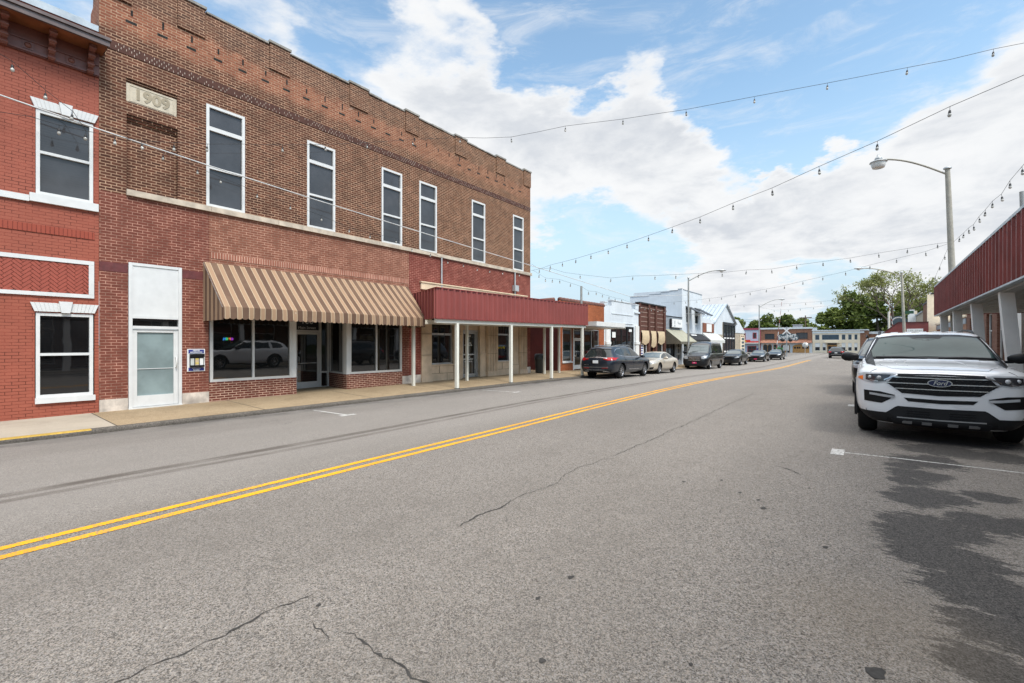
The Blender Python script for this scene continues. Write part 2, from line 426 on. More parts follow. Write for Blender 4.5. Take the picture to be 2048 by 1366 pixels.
    M['maroon_band'] = plain('maroon_band', (.12, .03, .03), .8, var=.25, scale=5)
    M['rib_metal'] = plain('red_ribbed_metal', (.240, .056, .046), .42, .0, var=.10, scale=.8, streak=.18)
    M['rib_metal_r'] = plain('weathered_red_metal', (.185, .042, .036), .42, .0, var=.22, scale=1.5, streak=.3)
    M['soffit_white'] = plain('soffit_panel', (.36, .35, .33), .6, var=.12)
    M['black_cloth'] = plain('black_cloth', (.012, .012, .013), .8, var=.3)
    M['olive_cloth'] = plain('olive_cloth', (.30, .29, .22), .85, var=.10, scale=2)
    M['olive_dark'] = plain('olive_dark_cloth', (.13, .115, .085), .85, var=.2, scale=8)
    M['grey_cloth'] = plain('grey_cloth', (.52, .53, .50), .85, var=.08)
    M['tan_cloth'] = plain('tan_cloth', (.53, .41, .26), .9, var=.14, scale=5)
    M['asph_grey'] = plain('grey_shingle', (.30, .33, .36), .8, var=.1)
    M['roof_metal'] = plain('white_roof_metal', (.36, .41, .455), .6, .0, var=.06)
    M['stone_tan'] = plain('tan_stone', (.36, .31, .24), .9, var=.3, scale=6, bump=.5)
    M['wood_brown'] = plain('brown_shutter', (.19, .06, .028), .6, var=.2)
    M['wood_door'] = plain('timber_door', (.48, .24, .07), .6, var=.25, scale=5)
    M['pale_blue'] = plain('pale_blue_wall', (.44, .49, .58), .7, var=.06)
    M['cream_wall'] = plain('cream_wall', (.74, .64, .49), .75, var=.07, streak=.15)
    M['red_paint'] = plain('red_paint', (.32, .02, .02), .5, var=.15)
    M['sign_red'] = plain('sign_red', (.55, .03, .015), .45, var=.1)
    M['faded_red'] = plain('faded_red', (.26, .07, .055), .6, var=.2)
    M['sign_white'] = plain('sign_white', (.74, .74, .72), .5, var=.05)
    M['sign_black'] = plain('sign_black', (.015, .015, .018), .45)
    M['sign_blue'] = plain('sign_blue', (.025, .035, .22), .45, var=.1)
    M['sign_slate'] = plain('sign_slate', (.055, .085, .10), .6, var=.3, scale=2)
    M['sign_green'] = plain('sign_green', (.02, .07, .035), .45)
    M['yellow_print'] = plain('yellow_print', (.62, .48, .06), .6)
    M['pole_metal'] = plain('galvanised_pole', (.33, .33, .31), .5, .4, var=.12, scale=4, streak=.25)
    M['pole_conc'] = plain('concrete_pole', (.34, .32, .27), .85, var=.14, scale=6, bump=.3, streak=.3)
    M['lamp_grey'] = plain('lamp_housing', (.42, .43, .43), .45, .3, var=.1)
    M['lamp_lens'] = glass('lamp_lens', (.5, .5, .48), .2)
    M['cable'] = plain('black_cable', (.012, .012, .013), .6)
    M['cable_pale'] = plain('pale_cable', (.55, .55, .54), .5)
    M['bulb_glass'] = glass('bulb_glass', (.34, .33, .30), .1)
    M['wood_pole'] = plain('weathered_pole', (.15, .105, .075), .9, var=.3, scale=6)
    M['bin_plastic'] = plain('grey_bin_plastic', (.035, .038, .038), .5, var=.2)
    M['tyre'] = plain('tyre_rubber', (.012, .012, .012), .75, var=.2, spec=.25)
    M['rim'] = plain('alloy_rim', (.42, .42, .43), .28, .85, var=.08)
    M['rim_dark'] = plain('dark_rim', (.10, .10, .105), .35, .7, var=.1)
    M['chrome'] = plain('chrome', (.55, .55, .555), .28, 1.0, var=.04)
    M['black_trim'] = plain('black_trim', (.010, .010, .011), .45, var=.15, spec=.2)
    M['grey_trim'] = plain('dark_grey_trim', (.016, .016, .017), .5, var=.1, spec=.2)
    M['silver_trim'] = plain('silver_trim', (.32, .32, .32), .35, .6, var=.06)
    M['car_glass'] = glass('car_glass', (.014, .018, .018), .01, ior=1.55, wavy=0)
    M['screen_glass'] = glass('windscreen', (.040, .060, .058), .02, ior=1.38, wavy=0, spec=.32)
    M['screen_bright'] = glass('windscreen_bright', (.060, .078, .082), .02, ior=1.62, wavy=0)
    M['light_glass'] = glass('headlamp', (.30, .31, .32), .06, ior=1.6, wavy=0)
    M['light_dark'] = glass('headlamp_dark', (.03, .03, .033), .05, ior=1.6, wavy=0)
    M['amber'] = glass('amber_lens', (.55, .13, .02), .1, wavy=0)
    M['tail_red'] = glass('tail_lamp', (.30, .008, .008), .08, wavy=0)
    M['plate_pink'] = plain('front_plate', (.62, .03, .12), .5)
    def paint(n, c, metal=0.0):
        ct = .8
        m, t, b = new_mat(n); M[n] = m
        t.put(b.inputs['Base Color'], c); b.inputs['Metallic'].default_value = metal; b.inputs['Roughness'].default_value = .32
        b.inputs['Specular IOR Level'].default_value = .25; b.inputs['Coat Weight'].default_value = ct; b.inputs['Coat Roughness'].default_value = .03
    paint('paint_white', (.72, .73, .74)); paint('paint_navy', (.014, .019, .028), .3); paint('paint_beige', (.50, .44, .35), .35)
    paint('paint_black', (.010, .010, .011)); paint('paint_dark', (.016, .018, .020), .3); paint('paint_maroon', (.10, .012, .015)); paint('paint_grey', (.12, .13, .145), .3)
    # striped awning cloth: brown, tan, cream
    m, t, b = new_mat('striped_cloth')
    g = t.node('ShaderNodeNewGeometry'); pos = g.outputs['Position']; x, y, z = t.sep(pos)
    nx, ny, nz = t.sep(g.outputs['True Normal'])
    u = t.fmix(t.math('GREATER_THAN', t.math('ABSOLUTE', ny), .7), y, x)
    ph = t.math('FRACT', t.math('DIVIDE', t.math('ADD', u, 100.0), .296))
    rp = t.node('ShaderNodeValToRGB'); t.l.new(ph, rp.inputs[0]); rp.color_ramp.interpolation = 'CONSTANT'
    st = [(0, (.125, .074, .050)), (.55, (.46, .36, .245)), (.60, (.325, .21, .13)), (.95, (.46, .36, .245)), (.96, (.46, .36, .245)), (.999, (.125, .074, .05))]
    els = rp.color_ramp.elements
    while len(els) < len(st): els.new(.5)
    for e, (p_, c_) in zip(els, st): e.position = p_; e.color = c_ + (1,)
    c = t.mix(t.step(t.noise(pos, 1.1, 5, .6), .4, .75, 0, .25), rp.outputs[0], (.30, .2, .13))
    c = t.mix(t.step(t.noise(pos, 13, 2, .5), .76, .80, 0, .6), c, (.7, .66, .6))
    t.put(b.inputs['Base Color'], c); b.inputs['Roughness'].default_value = .85; b.inputs['Specular IOR Level'].default_value = .2
    t.put(b.inputs['Normal'], t.bump(t.noise(pos, 3.0, 3), .25, .03))
    M['striped_cloth'] = m
    # asphalt
    m, t, b = new_mat('asphalt')
    pos = t.node('ShaderNodeNewGeometry').outputs['Position']; x, y, z = t.sep(pos)
    vo = t.node('ShaderNodeTexVoronoi'); t.put(vo.inputs['Vector'], pos); vo.inputs['Scale'].default_value = 175
    vc = t.node('ShaderNodeSeparateColor'); t.l.new(vo.outputs['Color'], vc.inputs[0])
    vo2 = t.node('ShaderNodeTexVoronoi'); t.put(vo2.inputs['Vector'], pos); vo2.inputs['Scale'].default_value = 85
    vc2 = t.node('ShaderNodeSeparateColor'); t.l.new(vo2.outputs['Color'], vc2.inputs[0])
    grain = t.math('ADD', t.math('MULTIPLY', vc.outputs[0], .68), t.math('MULTIPLY', vc2.outputs[0], .32))
    base = t.mix(t.step(grain, .08, .95, smooth=False), (.034, .030, .026), (.330, .300, .268))
    warm = t.mix(vc.outputs[1], (1.06, 1.0, .93), (.96, 1.0, 1.05))
    base = t.mix(1.0, base, warm, 'MULTIPLY')
    sp = t.comb(x, t.math('MULTIPLY', y, .35), 0.0)
    big = t.noise(sp, .55, 5, .6)
    base = t.mix(t.step(big, .35, .72, .0, .38), base, (.115, .102, .088))
    blot = t.noise(pos, 2.6, 5, .65)
    base = t.mix(t.step(blot, .52, .75, 0, .30), base, (.10, .088, .075)); base = t.mix(t.step(blot, .42, .22, 0, .22), base, (.29, .262, .23))
    # paler, finer-worn far lane
    base = t.mix(t.step(x, -5.0, -7.0, 0, .38), base, (.262, .243, .220))
    # wheel-worn dark streak with a twin edge
    for x0, wd, k in ((-7.62, .12, .75), (-7.28, .09, .55), (-10.6, .5, .15)):
        dx = t.math('ABSOLUTE', t.math('SUBTRACT', t.math('ADD', x, t.math('MULTIPLY', t.step(y, 2.5, 12.0), .38)), x0))
        base = t.mix(t.math('MULTIPLY', t.step(dx, wd * 1.5, wd * .4), t.step(t.noise(t.comb(t.math('MULTIPLY', x, 9.0), t.math('MULTIPLY', y, 1.1), 0.0), 1.0, 5, .7), .3, .6, .25 * k, 1.15 * k)), base, (.075, .062, .052))
    # dark gutter grime along the kerb
    gr = t.math('MULTIPLY', t.step(x, -11.0, -11.95), t.step(t.noise(sp, 1.9, 5, .7), .40, .66, .15, .75))
    blo = t.math('MULTIPLY', t.step(x, -9.3, -11.2), t.step(t.noise(t.comb(t.math('MULTIPLY', x, 1.3), t.math('MULTIPLY', y, .45), 2.0), 2.6, 6, .72), .60, .70, 0, .7))
    gr = t.math('MAXIMUM', gr, blo)
    base = t.mix(gr, base, (.05, .047, .044))
    # damp stain in the parking bay (an old wet patch with a ragged edge)
    st = None
    for cx, cy, r in ((.42, 5.0, .36), (.40, 4.35, .36), (.52, 3.85, .34), (.52, 3.4, .24), (.30, 5.75, .26), (.33, 6.5, .22), (.75, 5.35, .30), (.30, 7.3, .2), (.80, 8.7, .55), (1.0, 5.5, .2), (.42, 3.0, .2), (.65, 8.0, .2), (.28, 4.75, .3), (.85, 9.7, .8), (.45, 6.0, .34), (.42, 6.9, .32), (.55, 7.7, .4), (.9, 6.3, .22), (1.3, 8.6, .4)):
        dd = t.vmath('DISTANCE', t.comb(x, y, 0.0), (cx, cy, 0))
        g_ = t.step(dd, r * 1.65, r * .1)
        st = g_ if st is None else t.math('MAXIMUM', st, g_)
    ragged = t.noise(t.comb(t.math('MULTIPLY', x, 1.0), t.math('MULTIPLY', y, 1.5), 0.0), 3.2, 8, .72)
    rag2 = t.noise(t.comb(t.math('MULTIPLY', x, .8), t.math('MULTIPLY', y, 2.4), 3.0), 9.0, 6, .7)
    ragged = t.math('ADD', t.math('MULTIPLY', ragged, .48), t.math('MULTIPLY', rag2, .52))
    wet = t.step(t.math('ADD', st, t.math('MULTIPLY', t.math('SUBTRACT', ragged, .5), 3.4)), .34, .56)
    wet = t.math('MULTIPLY', wet, t.step(st, .02, .2))
    base = t.mix(t.math('MULTIPLY', wet, t.step(grain, .1, .9, .99, .82, False)), base, t.mix(grain, (.010, .0095, .009), (.075, .070, .066)))
    tan = t.step(t.vmath('DISTANCE', t.comb(x, y, 0.0), (.05, 3.1, 0)), .8, .1)
    base = t.mix(t.math('MULTIPLY', tan, .28), base, (.16, .125, .085))
    t.put(b.inputs['Base Color'], base)
    t.put(b.inputs['Roughness'], t.fmix(wet, .88, .85)); b.inputs['Specular IOR Level'].default_value = .3
    t.put(b.inputs['Normal'], t.bump(grain, .55, .006))
    M['asphalt'] = m
    def ground(name, ca, cb, gsc, worn=0.0):
        m, t, b = new_mat(name)
        pos = t.node('ShaderNodeNewGeometry').outputs['Position']; x, y, z = t.sep(pos)
        v = t.node('ShaderNodeTexVoronoi'); t.put(v.inputs['Vector'], pos); v.inputs['Scale'].default_value = gsc
        vs = t.node('ShaderNodeSeparateColor'); t.l.new(v.outputs['Color'], vs.inputs[0])
        c = t.mix(vs.outputs[0], ca, cb)
        c = t.mix(t.step(t.noise(pos, .9, 5, .65), .4, .75, 0, .4), c, tuple(k * .55 for k in ca))
        c = t.mix(t.step(t.noise(pos, 5, 5, .7), .62, .75, 0, .35), c, tuple(k * .5 for k in ca))
        if worn:   # paint rubbed off the stone tips
            wn = t.noise(pos, 38, 4, .75); wl = t.noise(pos, 1.4, 4, .6)
            c = t.mix(t.math('MULTIPLY', t.step(t.math('ADD', wn, t.math('MULTIPLY', wl, .35)), .70 - worn * .25, .80), .8), c, (.15, .138, .122))
        t.put(b.inputs['Base Color'], c); b.inputs['Roughness'].default_value = .9; b.inputs['Specular IOR Level'].default_value = .25
        t.put(b.inputs['Normal'], t.bump(vs.outputs[0], .4, .004))
        return m
    M['aggregate'] = ground('exposed_aggregate', (.24, .17, .095), (.40, .31, .20), 70)
    M['concrete'] = ground('pale_concrete', (.36, .31, .24), (.43, .375, .30), 120)
    M['kerb'] = ground('kerb_concrete', (.07, .062, .052), (.16, .14, .12), 60)
    M['grass'] = ground('rough_grass', (.035, .06, .018), (.07, .10, .03), 12)
    M['yellow_line'] = ground('road_yellow', (.66, .31, .008), (.78, .38, .014), 130, .10)
    M['white_line'] = ground('road_white', (.44, .43, .41), (.64, .63, .60), 120, .30)
    M['kerb_yellow'] = ground('kerb_yellow', (.36, .23, .05), (.50, .33, .07), 40)
    M['crack'] = plain('crack_tar', (.034, .031, .028), .9, var=.3, scale=20)
make_materials()
# ---------------------------------------------------------------- ground, road, pavements
def gz(Y):
    t = min(1, max(0, (Y - 15) / 35.)); t = t * t * (3 - 2 * t)
    return -.42 * t
CX = [(-60, -.09), (-14.6, -.09), (-11.9, -.09), (-8, -.03), (-5.25, .07), (0, .2), (2.3, .2), (60, .2)]
def cross(X):
    for (a, b), (c, d) in zip(CX, CX[1:]):
        if X <= c: return b + (d - b) * max(0, X - a) / (c - a)
    return .2
def zr(X, Y):
    k = min(1, max(0, (Y - 55) / 30.))
    return gz(Y) + cross(X) * (1 - k)
def wall_z(Y): return .02 + .0065 * min(max(Y, 0), 18) + 1.15 * gz(Y)
KERB = -12.0
def zs(X, Y):      # top of the left pavement
    a = zr(KERB, Y) + .095; b = wall_z(Y)
    t = min(1, max(0, (KERB - X) / 2.6)); return a + (b - a) * t
def zsr(X, Y): return zr(2.3, Y) + .15 + .01 * (X - 2.3)
mb = MB()
xs = [-300, -70, -40, -20, -14.6, -12, -11.9, -11, -10, -8, -6.5, -5.25, -3.5, -1.75, 0, 2.3, 6, 20, 60, 300]
ys = [-30, -20] + list(range(-12, 60)) + list(range(60, 150, 5))
mb.sheet([(x, y, zr(x, y)) for x in xs for y in ys], len(xs), len(ys))
tag(mb.build('road', M['asphalt']), kind='structure')
mb = MB(); mb.sheet([(x, y, -1.1) for x in (-1500, -60, 60, 1500) for y in (-1500, 0, 140, 1500)], 4, 4)
tag(mb.build('ground', M['grass']), kind='structure')
def pavement(y0, y1, mat, kmat, gap):
    ys_ = [y0 + (y1 - y0) * i / max(1, int((y1 - y0) / 1.0)) for i in range(max(1, int((y1 - y0) / 1.0)) + 1)]
    mb = MB(); xs_ = [-18.5, -14.6, -13.9, -13.2, -12.5, KERB - .15]
    mb.sheet([(x, y, zs(x, y)) for x in xs_ for y in ys_], len(xs_), len(ys_))
    tag(mb.build('pavement', mat), kind='structure')
    mb = MB(); pr = [(KERB - .15, 0, 0), (KERB - .03, .004, 0), (KERB, -.02, 0), (KERB + .01, -.05, 1), (KERB + .015, -.3, 1)]
    pts = [(x, y, (zs(KERB, y) + dz)) for x, dz, _ in pr for y in ys_]
    mb.sheet(pts[:3 * len(ys_)], 3, len(ys_), 0, smooth=False); mb.sheet(pts[2 * len(ys_):], 3, len(ys_), 1, smooth=False)
    tag(mb.build('kerb', [kmat, M['kerb']]), kind='structure')
pavement(-12, 1.9, M['concrete'], M['kerb_yellow'], 0)
pavement(1.9, 2.3, M['concrete'], M['kerb'], 0)
pavement(2.3, 78, M['aggregate'], M['kerb'], 0)
# joints across the pavement
mb = MB()
for y in (2.3, 5.2, 8.4, 11.6, 14.9, 18.2, 21.5, 25, 29, 33, 37):
    xs_ = [-14.55, -13.5, -12.6, -12.02]
    for a, b in zip(xs_, xs_[1:]):
        mb.quad((a, y - .008, zs(a, y) + .004), (b, y - .008 - .0, zs(b, y) + .004), (b, y + .008, zs(b, y) + .004), (a, y + .008, zs(a, y) + .004))
tag(mb.build('pavement_joints', M['crack']), kind='structure')
mb = MB(); ys_ = list(range(-12, 79)); xs_ = [2.3, 2.31, 2.45, 4, 6.5]
mb.sheet([(x, y, zsr(x, y) if i else zr(2.3, y) - .1) for i, x in enumerate(xs_) for y in ys_], 5, len(ys_), smooth=False)
tag(mb.build('pavement', M['concrete']), kind='structure')

def ribbon(mb, pts, w, dz=.004, jit=0.0, wj=0.0, rnd=None, n=1):
    """a flat strip on the road along plan points"""
    P = []
    for (a, b) in zip(pts, pts[1:]):
        L = math.hypot(b[0] - a[0], b[1] - a[1]); k = max(1, int(L / (.5 if not jit else .035)))
        for i in range(k): P.append((a[0] + (b[0] - a[0]) * i / k, a[1] + (b[1] - a[1]) * i / k))
    P.append(pts[-1]); Lf = []; Rt = []; d = 0
    for i, p in enumerate(P):
        q0 = P[max(0, i - 1)]; q1 = P[min(len(P) - 1, i + 1)]
        tx, ty = q1[0] - q0[0], q1[1] - q0[1]; l = math.hypot(tx, ty) or 1; nx, ny = -ty / l, tx / l
        if jit: d = d * .82 + rnd.uniform(-jit, jit)
        ww = (w * .62 if jit else w) * (1 + (rnd.uniform(-wj, wj) if wj else 0)) / 2
        if jit: ww *= min(1, min(i, len(P) - 1 - i) / 6 + .15)
        for lst, s in ((Lf, 1), (Rt, -1)):
            x = p[0] + nx * (d + s * ww); y = p[1] + ny * (d + s * ww); lst.append((x, y, zr(x, y) + dz))
    mb.sheet([v for pair in zip(Lf, Rt) for v in pair], len(Lf), 2, smooth=False)
yl = [(-5.20, -8), (-5.26, .3), (-5.33, 2.1), (-5.38, 3.8), (-5.45, 6.5), (-5.6, 10), (-5.75, 15), (-5.85, 21), (-6.0, 35), (-6.15, 58), (-6.2, 70)]
for s in (-.125, .125):
    mb = MB(); ribbon(mb, [(x + s, y) for x, y in yl], .105)
    tag(mb.build('centre_line', M['yellow_line']), kind='structure')
mb = MB()
for y in (1.2, 7.70, 13.72, 19.2, 25.2, 31):
    ribbon(mb, [(-.28, y), (2.28, y + .02)], .045)
    x0, y0 = -.36, y
    mb.add([(x0 + dx, y0 + dy, zr(x0 + dx, y0 + dy) + .005) for dx, dy in ((-.075, -.2), (.075, -.2), (.075, .2), (-.075, .2))], [(0, 1, 2, 3)])
for y in (6.25, 13.0, 26.5):
    ribbon(mb, [(-11.7, y), (-10.1, y)], .07)
    x0 = -10.05; mb.add([(x0 + dx, y + dy, zr(x0 + dx, y + dy) + .005) for dx, dy in ((-.08, -.2), (.08, -.2), (.08, .2), (-.08, .2))], [(0, 1, 2, 3)])
ribbon(mb, [(-5.6, 76), (1.6, 76)], .45); ribbon(mb, [(-4.4, 70), (2.2, 70)], .5)
tag(mb.build('parking_lines', M['white_line']), kind='structure')
rnd = random.Random(5)
mb = MB()
for pts, w in (([(-2.69, .45), (-2.70, .95), (-2.75, 1.27), (-2.69, 1.55)], .016), ([(-2.46, 1.32), (-2.32, 1.30), (-2.19, 1.28)], .012), ([(-2.19, 1.34), (-2.14, 1.38), (-1.93, 1.37), (-1.64, 1.37), (-1.5, 1.36), (-1.3, 1.30)], .015),
               ([(-2.74, 2.70), (-2.78, 3.06), (-2.76, 3.31), (-2.79, 3.55)], .022), ([(-2.79, 3.5), (-2.77, 4.18), (-2.86, 4.88), (-2.80, 5.7)], .012), ([(-2.80, 5.8), (-2.79, 6.91), (-2.81, 8.23), (-2.83, 10.5)], .02), ([(-2.83, 10.4), (-2.9, 16)], .02),
               ([(-.90, 6.42), (-.76, 6.3), (-.60, 6.12)], .03), ([(-10.2, 5.0), (-9.9, 4.6)], .02), ([(-9.0, 13), (-8.8, 12.2)], .02)):
    ribbon(mb, pts, w, .003, .017, .9, rnd)
tag(mb.build('road_cracks', M['crack']), kind='structure')
mb = MB()
for x, y, r in ((-1.53, 2.56, .022), (-1.56, 2.23, .016), (-1.23, 1.79, .02), (-.66, 2.18, .012), (.02, 2.62, .045), (-.77, 4.68, .03), (-.26, 4.03, .022), (-1.62, 5.11, .025), (-1.04, 5.05, .02), (-2.56, 1.40, .018), (-.85, 4.9, .02), (-1.3, 5.4, .02), (-.5, 5.6, .016)):
    k = 11; ph = rnd.random() * 6
    ring = [(x + r * (1 + .3 * math.sin(3 * a + ph)) * math.cos(a) * (.8 if r < .08 else .6), y + r * (1.1 if r < .08 else 2.2) * (1 + .25 * math.cos(2 * a + ph)) * math.sin(a)) for a in [2 * math.pi * i / k for i in range(k)]]
    mb.add([(a, b, zr(a, b) + .0035) for a, b in ring], [tuple(range(k))])
tag(mb.build('tar_spots', M['crack']), kind='structure')
# ---------------------------------------------------------------- left row of buildings
FX = -14.6
mL = left_wall(FX)
def window(parent, m, u0, u1, v0, v1, fw=.06, rails=(), muls=(), w0=-.13, w1=-.03, fm=None, gm=None, rw=.05, name='window', label=None, glass_w=None):
    mb = MB()
    mb.mbox(m, u0, u0 + fw, v0, v1, w0, w1); mb.mbox(m, u1 - fw, u1, v0, v1, w0, w1)
    mb.mbox(m, u0 + fw, u1 - fw, v0, v0 + fw, w0, w1 - .002); mb.mbox(m, u0 + fw, u1 - fw, v1 - fw, v1, w0, w1 - .002)
    for r in rails:
        a, b = r if isinstance(r, tuple) else (r - rw / 2, r + rw / 2)
        mb.mbox(m, u0 + fw, u1 - fw, a, b, w0 + .01, w1 - .004)
    for r in muls:
        a, b = r if isinstance(r, tuple) else (r - rw / 2, r + rw / 2)
        mb.mbox(m, a, b, v0 + fw, v1 - fw, w0 + .012, w1 - .006)
    f = mb.build(name, fm or M['white_trim'], parent)
    if label: f['label'] = label
    gw = (w0 + w1) / 2 if glass_w is None else glass_w
    MB().mbox(m, u0 + fw * .5, u1 - fw * .5, v0 + fw * .5, v1 - fw * .5, gw - .008, gw).build('pane', gm or M['glass_shop'], f)
    return f
def part(mb, name, mat, parent, label=None, **kw):
    o = mb.build(name, M[mat] if isinstance(mat, str) else mat, parent, **kw)
    if label: o['label'] = label
    return o
def core(parent, x0, x1, y0, y1, z0, z1, mat='dark_hole', name='core', wall='brick_dark'):
    part(MB().box(x0, x1, y0, y1, z0, z1), name, wall, parent)

# ---- painted red brick building at the left edge
pb = thing('brick_building', 'bright red painted brick building with a bracketed cornice and herringbone panel', 'building', (-15, -1, 0))
y0, y1 = -7.0, 2.44
mb = MB(); mb.holewall(mL, y0, y1, -.3, 9.18, [(1.38, 2.34, 5.03, 6.92), (1.37, 2.36, .47, 2.38)], .16)
mb.box(-26, FX - .2, y0, y1 - .005, -.3, 9.0)
part(mb, 'wall', 'brick_painted', pb)
for v0, v1, rail, gm in ((5.03, 6.92, 5.985, 'glass_blind'), (.47, 2.38, 1.445, 'glass_blind_dark')):
    window(pb, mL, 1.385, 2.335, v0, v1, .065, [(rail - .03, rail + .03)], w0=-.12, w1=.012, gm=M[gm])
    mb = MB(); a, b = 1.29, 2.43; zt = v1 + .03
    nseg = 16
    for i in range(nseg):
        t0, t1 = i / nseg, (i + 1) / nseg
        lo = lambda t: 1.36 + (2.36 - 1.36) * t; hi = lambda t: a + (b - a) * t
        if .40 < (t0 + t1) / 2 < .60: continue
        g = .003
        mb.prism(mL, [(lo(t0) + g, zt), (lo(t1) - g, zt), (hi(t1) - g, zt + .20), (hi(t0) + g, zt + .20)], -.01, .05)
    mb.prism(mL, [(1.36, zt + .004), (2.36, zt + .004), (b - .01, zt + .195), (a + .01, zt + .195)], -.012, .040)
    mb.prism(mL, [(1.79, zt - .02), (1.93, zt - .02), (1.975, zt + .24), (1.745, zt + .24)], .0, .085)
    part(mb, 'lintel', 'white_trim', pb)
part(MB().mbox(mL, 1.37, 2.37, .345, .468, -.02, .06), 'window_sill', 'white_trim', pb)
mb = MB(); mb.mbox(mL, y0, 1.28, 4.83, 4.965, -.02, .055); mb.mbox(mL, 1.284, 2.425, 4.845, 5.028, -.02, .075)
part(mb, 'sill_band', 'white_trim', pb)
part(MB().mbox(mL, y0, 2.36, 4.17, 4.34, -.02, .018), 'soldier_course', brick('brick_soldier', (.300, .062, .036), (.325, .072, .043), (.17, .032, .02), .007, bw=.0715, bh=.4, dark=.1, fine=.1, rough=.6), pb)
# herringbone panel
mb = MB(); hx0, hx1, hz0, hz1 = -3.2, 2.26, 2.84, 3.56
bl, bw_ = .20, .0655
c45 = math.cos(math.pi / 4)
for i in range(-60, 60):
    for j in range(-45, 45):
        for kind in (0, 1):
            a = (i + j) * bw_ + (bw_ * 0); 
            px = i * bw_ + j * (bl) ; py = i * bw_ - j * bl
            # herringbone cell: one brick along p, one along q
            if kind == 0: r = (px, px + bl, py, py + bw_)
            else: r = (px, px + bw_, py + bw_, py + bw_ + bl)
            cx, cy = (r[0] + r[1]) / 2, (r[2] + r[3]) / 2
            uc = (cx - cy) * c45 - .5; vc = (cx + cy) * c45 + 3.2
            if not (hx0 - .04 < uc < hx1 + .04 and hz0 - .03 < vc < hz1 + .03): continue
            g = .004; q = []
            for (p_, q_) in ((r[0] + g, r[2] + g), (r[1] - g, r[2] + g), (r[1] - g, r[3] - g), (r[0] + g, r[3] - g)):
                q.append(((p_ - q_) * c45 - .5, (p_ + q_) * c45 + 3.2))
            q = [(min(max(u, hx0 - .03), hx1 + .03), min(max(v, hz0 - .03), hz1 + .03)) for u, v in q]
            mb.prism(mL, q, .002, .016 + (.004 if kind else 0))
part(mb, 'herringbone_panel', plain('painted_brick_plain', (.305, .064, .038), .6, var=.08, scale=8), pb)
mb = MB()
mb.mbox(mL, hx0 - .09, 2.35, 2.765, 2.85, -.01, .04); mb.mbox(mL, hx0 - .09, 2.35, 3.555, 3.645, -.01, .04); mb.mbox(mL, 2.255, 2.35, 2.852, 3.553, -.01, .038)
part(mb, 'panel_frame', 'white_trim', pb)
# cornice
cn = part(MB().mbox(mL, y0, 2.44, 8.08, 8.64, 0, .055), 'cornice', 'cornice', pb)
mb = MB().mbox(mL, y0, 2.50, 8.642, 8.70, .0, .62); part(mb, 'soffit', 'soffit_wood', cn)
mb = MB().mbox(mL, y0, 2.52, 8.60, 8.72, .622, .68).mbox(mL, y0, 2.545, 8.722, 8.76, .0, .72).mbox(mL, y0, 2.53, 8.762, 8.80, .0, .70); part(mb, 'gutter', 'cornice_edge', cn)
mb = MB().mbox(mL, y0, 2.435, 8.10, 8.14, .057, .085).mbox(mL, y0, 2.435, 8.34, 8.37, .057, .08); part(mb, 'moulding', 'cornice', cn)
for yb in (-2.7, -1.98, -1.26, -.54, .18, .90, 1.62, 2.27):
    mb = MB(); m2 = lambda u, v, w: (FX + .055 + u, w, v)
    prof = [(0, 8.06), (.07, 8.08), (.10, 8.14), (.07, 8.19), (.12, 8.22), (.16, 8.30), (.12, 8.35), (.20, 8.38), (.26, 8.46), (.23, 8.51), (.34, 8.55), (.38, 8.63), (0, 8.638)]
    mb.prism(m2, prof, yb - .05, yb + .05)
    for (pu, pv, r) in ((.33, 8.585, .045), (.22, 8.44, .04), (.12, 8.27, .038), (.07, 8.13, .032)):
        mb.lathe([(r, yb - .062), (r, yb + .062)], (FX + .055 + pu, 0, pv), 10, 'Y')
    part(mb, 'bracket', 'cornice', cn)
for yb in (-.9, -.18, .54, 1.26, 1.95):
    mb = MB().mbox(mL, yb - .085, yb + .085, 8.155, 8.325, .057, .075)
    mb.lathe([(.055, .0), (.055, .03), (.03, .035), (.02, .045), (0, .045)], (FX + .07, yb, 8.24), 14, 'X'); part(mb, 'rosette', 'cornice', cn)
part(MB().mbox(mL, y0, 2.43, 9.182, 9.32, -.5, .03).mbox(mL, y0, 2.2, 9.322, 9.40, -.5, -.06), 'roof_flashing', 'flashing', pb)

# ---- large brown brick building of 1909
bb = thing('brick_building', 'large brown two-storey brick building with a 1909 date stone and six tall white windows', 'building', (-15, 11, 0))
Y0, Y1 = 2.445, 20.12
wins = [(4.69, 5.70), (7.59, 8.60), (10.50, 11.47), (12.34, 13.31), (15.47, 16.42), (18.58, 19.50)]
ZB, ZT = 5.55, 8.42
mb = MB()
mb.holewall(mL, Y0, Y1, 5.40, 10.93, [(a, b, ZB, ZT) for a, b in wins] + [(2.96, 4.03, 5.545, 7.44), (2.95, 4.02, 7.76, 8.34)], .13)
mb.mquad(mL, 2.95, 4.04, 5.5, 7.5, -.12); mb.mquad(mL, 2.94, 4.03, 7.7, 8.4, -.125)
for i in range(2):
    mb.mbox(mL, 2.96, 4.03, 7.44 - .065 * (i + 1), 7.44 - .065 * i - .012, -.12, -.035 - .035 * i)
    mb.mbox(mL, 2.95, 4.02, 8.34 - .05 * (i + 1), 8.34 - .05 * i - .010, -.12, -.03 - .03 * i)
mb.box(-34, FX - .16, Y0 + .3, Y1 - .3, 5.2, 10.6)
mb.quad((FX, Y1, 5.4), (-34, Y1, 5.4), (-34, Y1, 9.8), (FX, Y1, 10.93))
ragged = [(-15.0, 10.93), (-15.05, 10.55), (-15.25, 10.5), (-15.3, 10.1), (-15.55, 10.05), (-15.6, 9.7), (-16.4, 9.6), (-34, 9.4)]
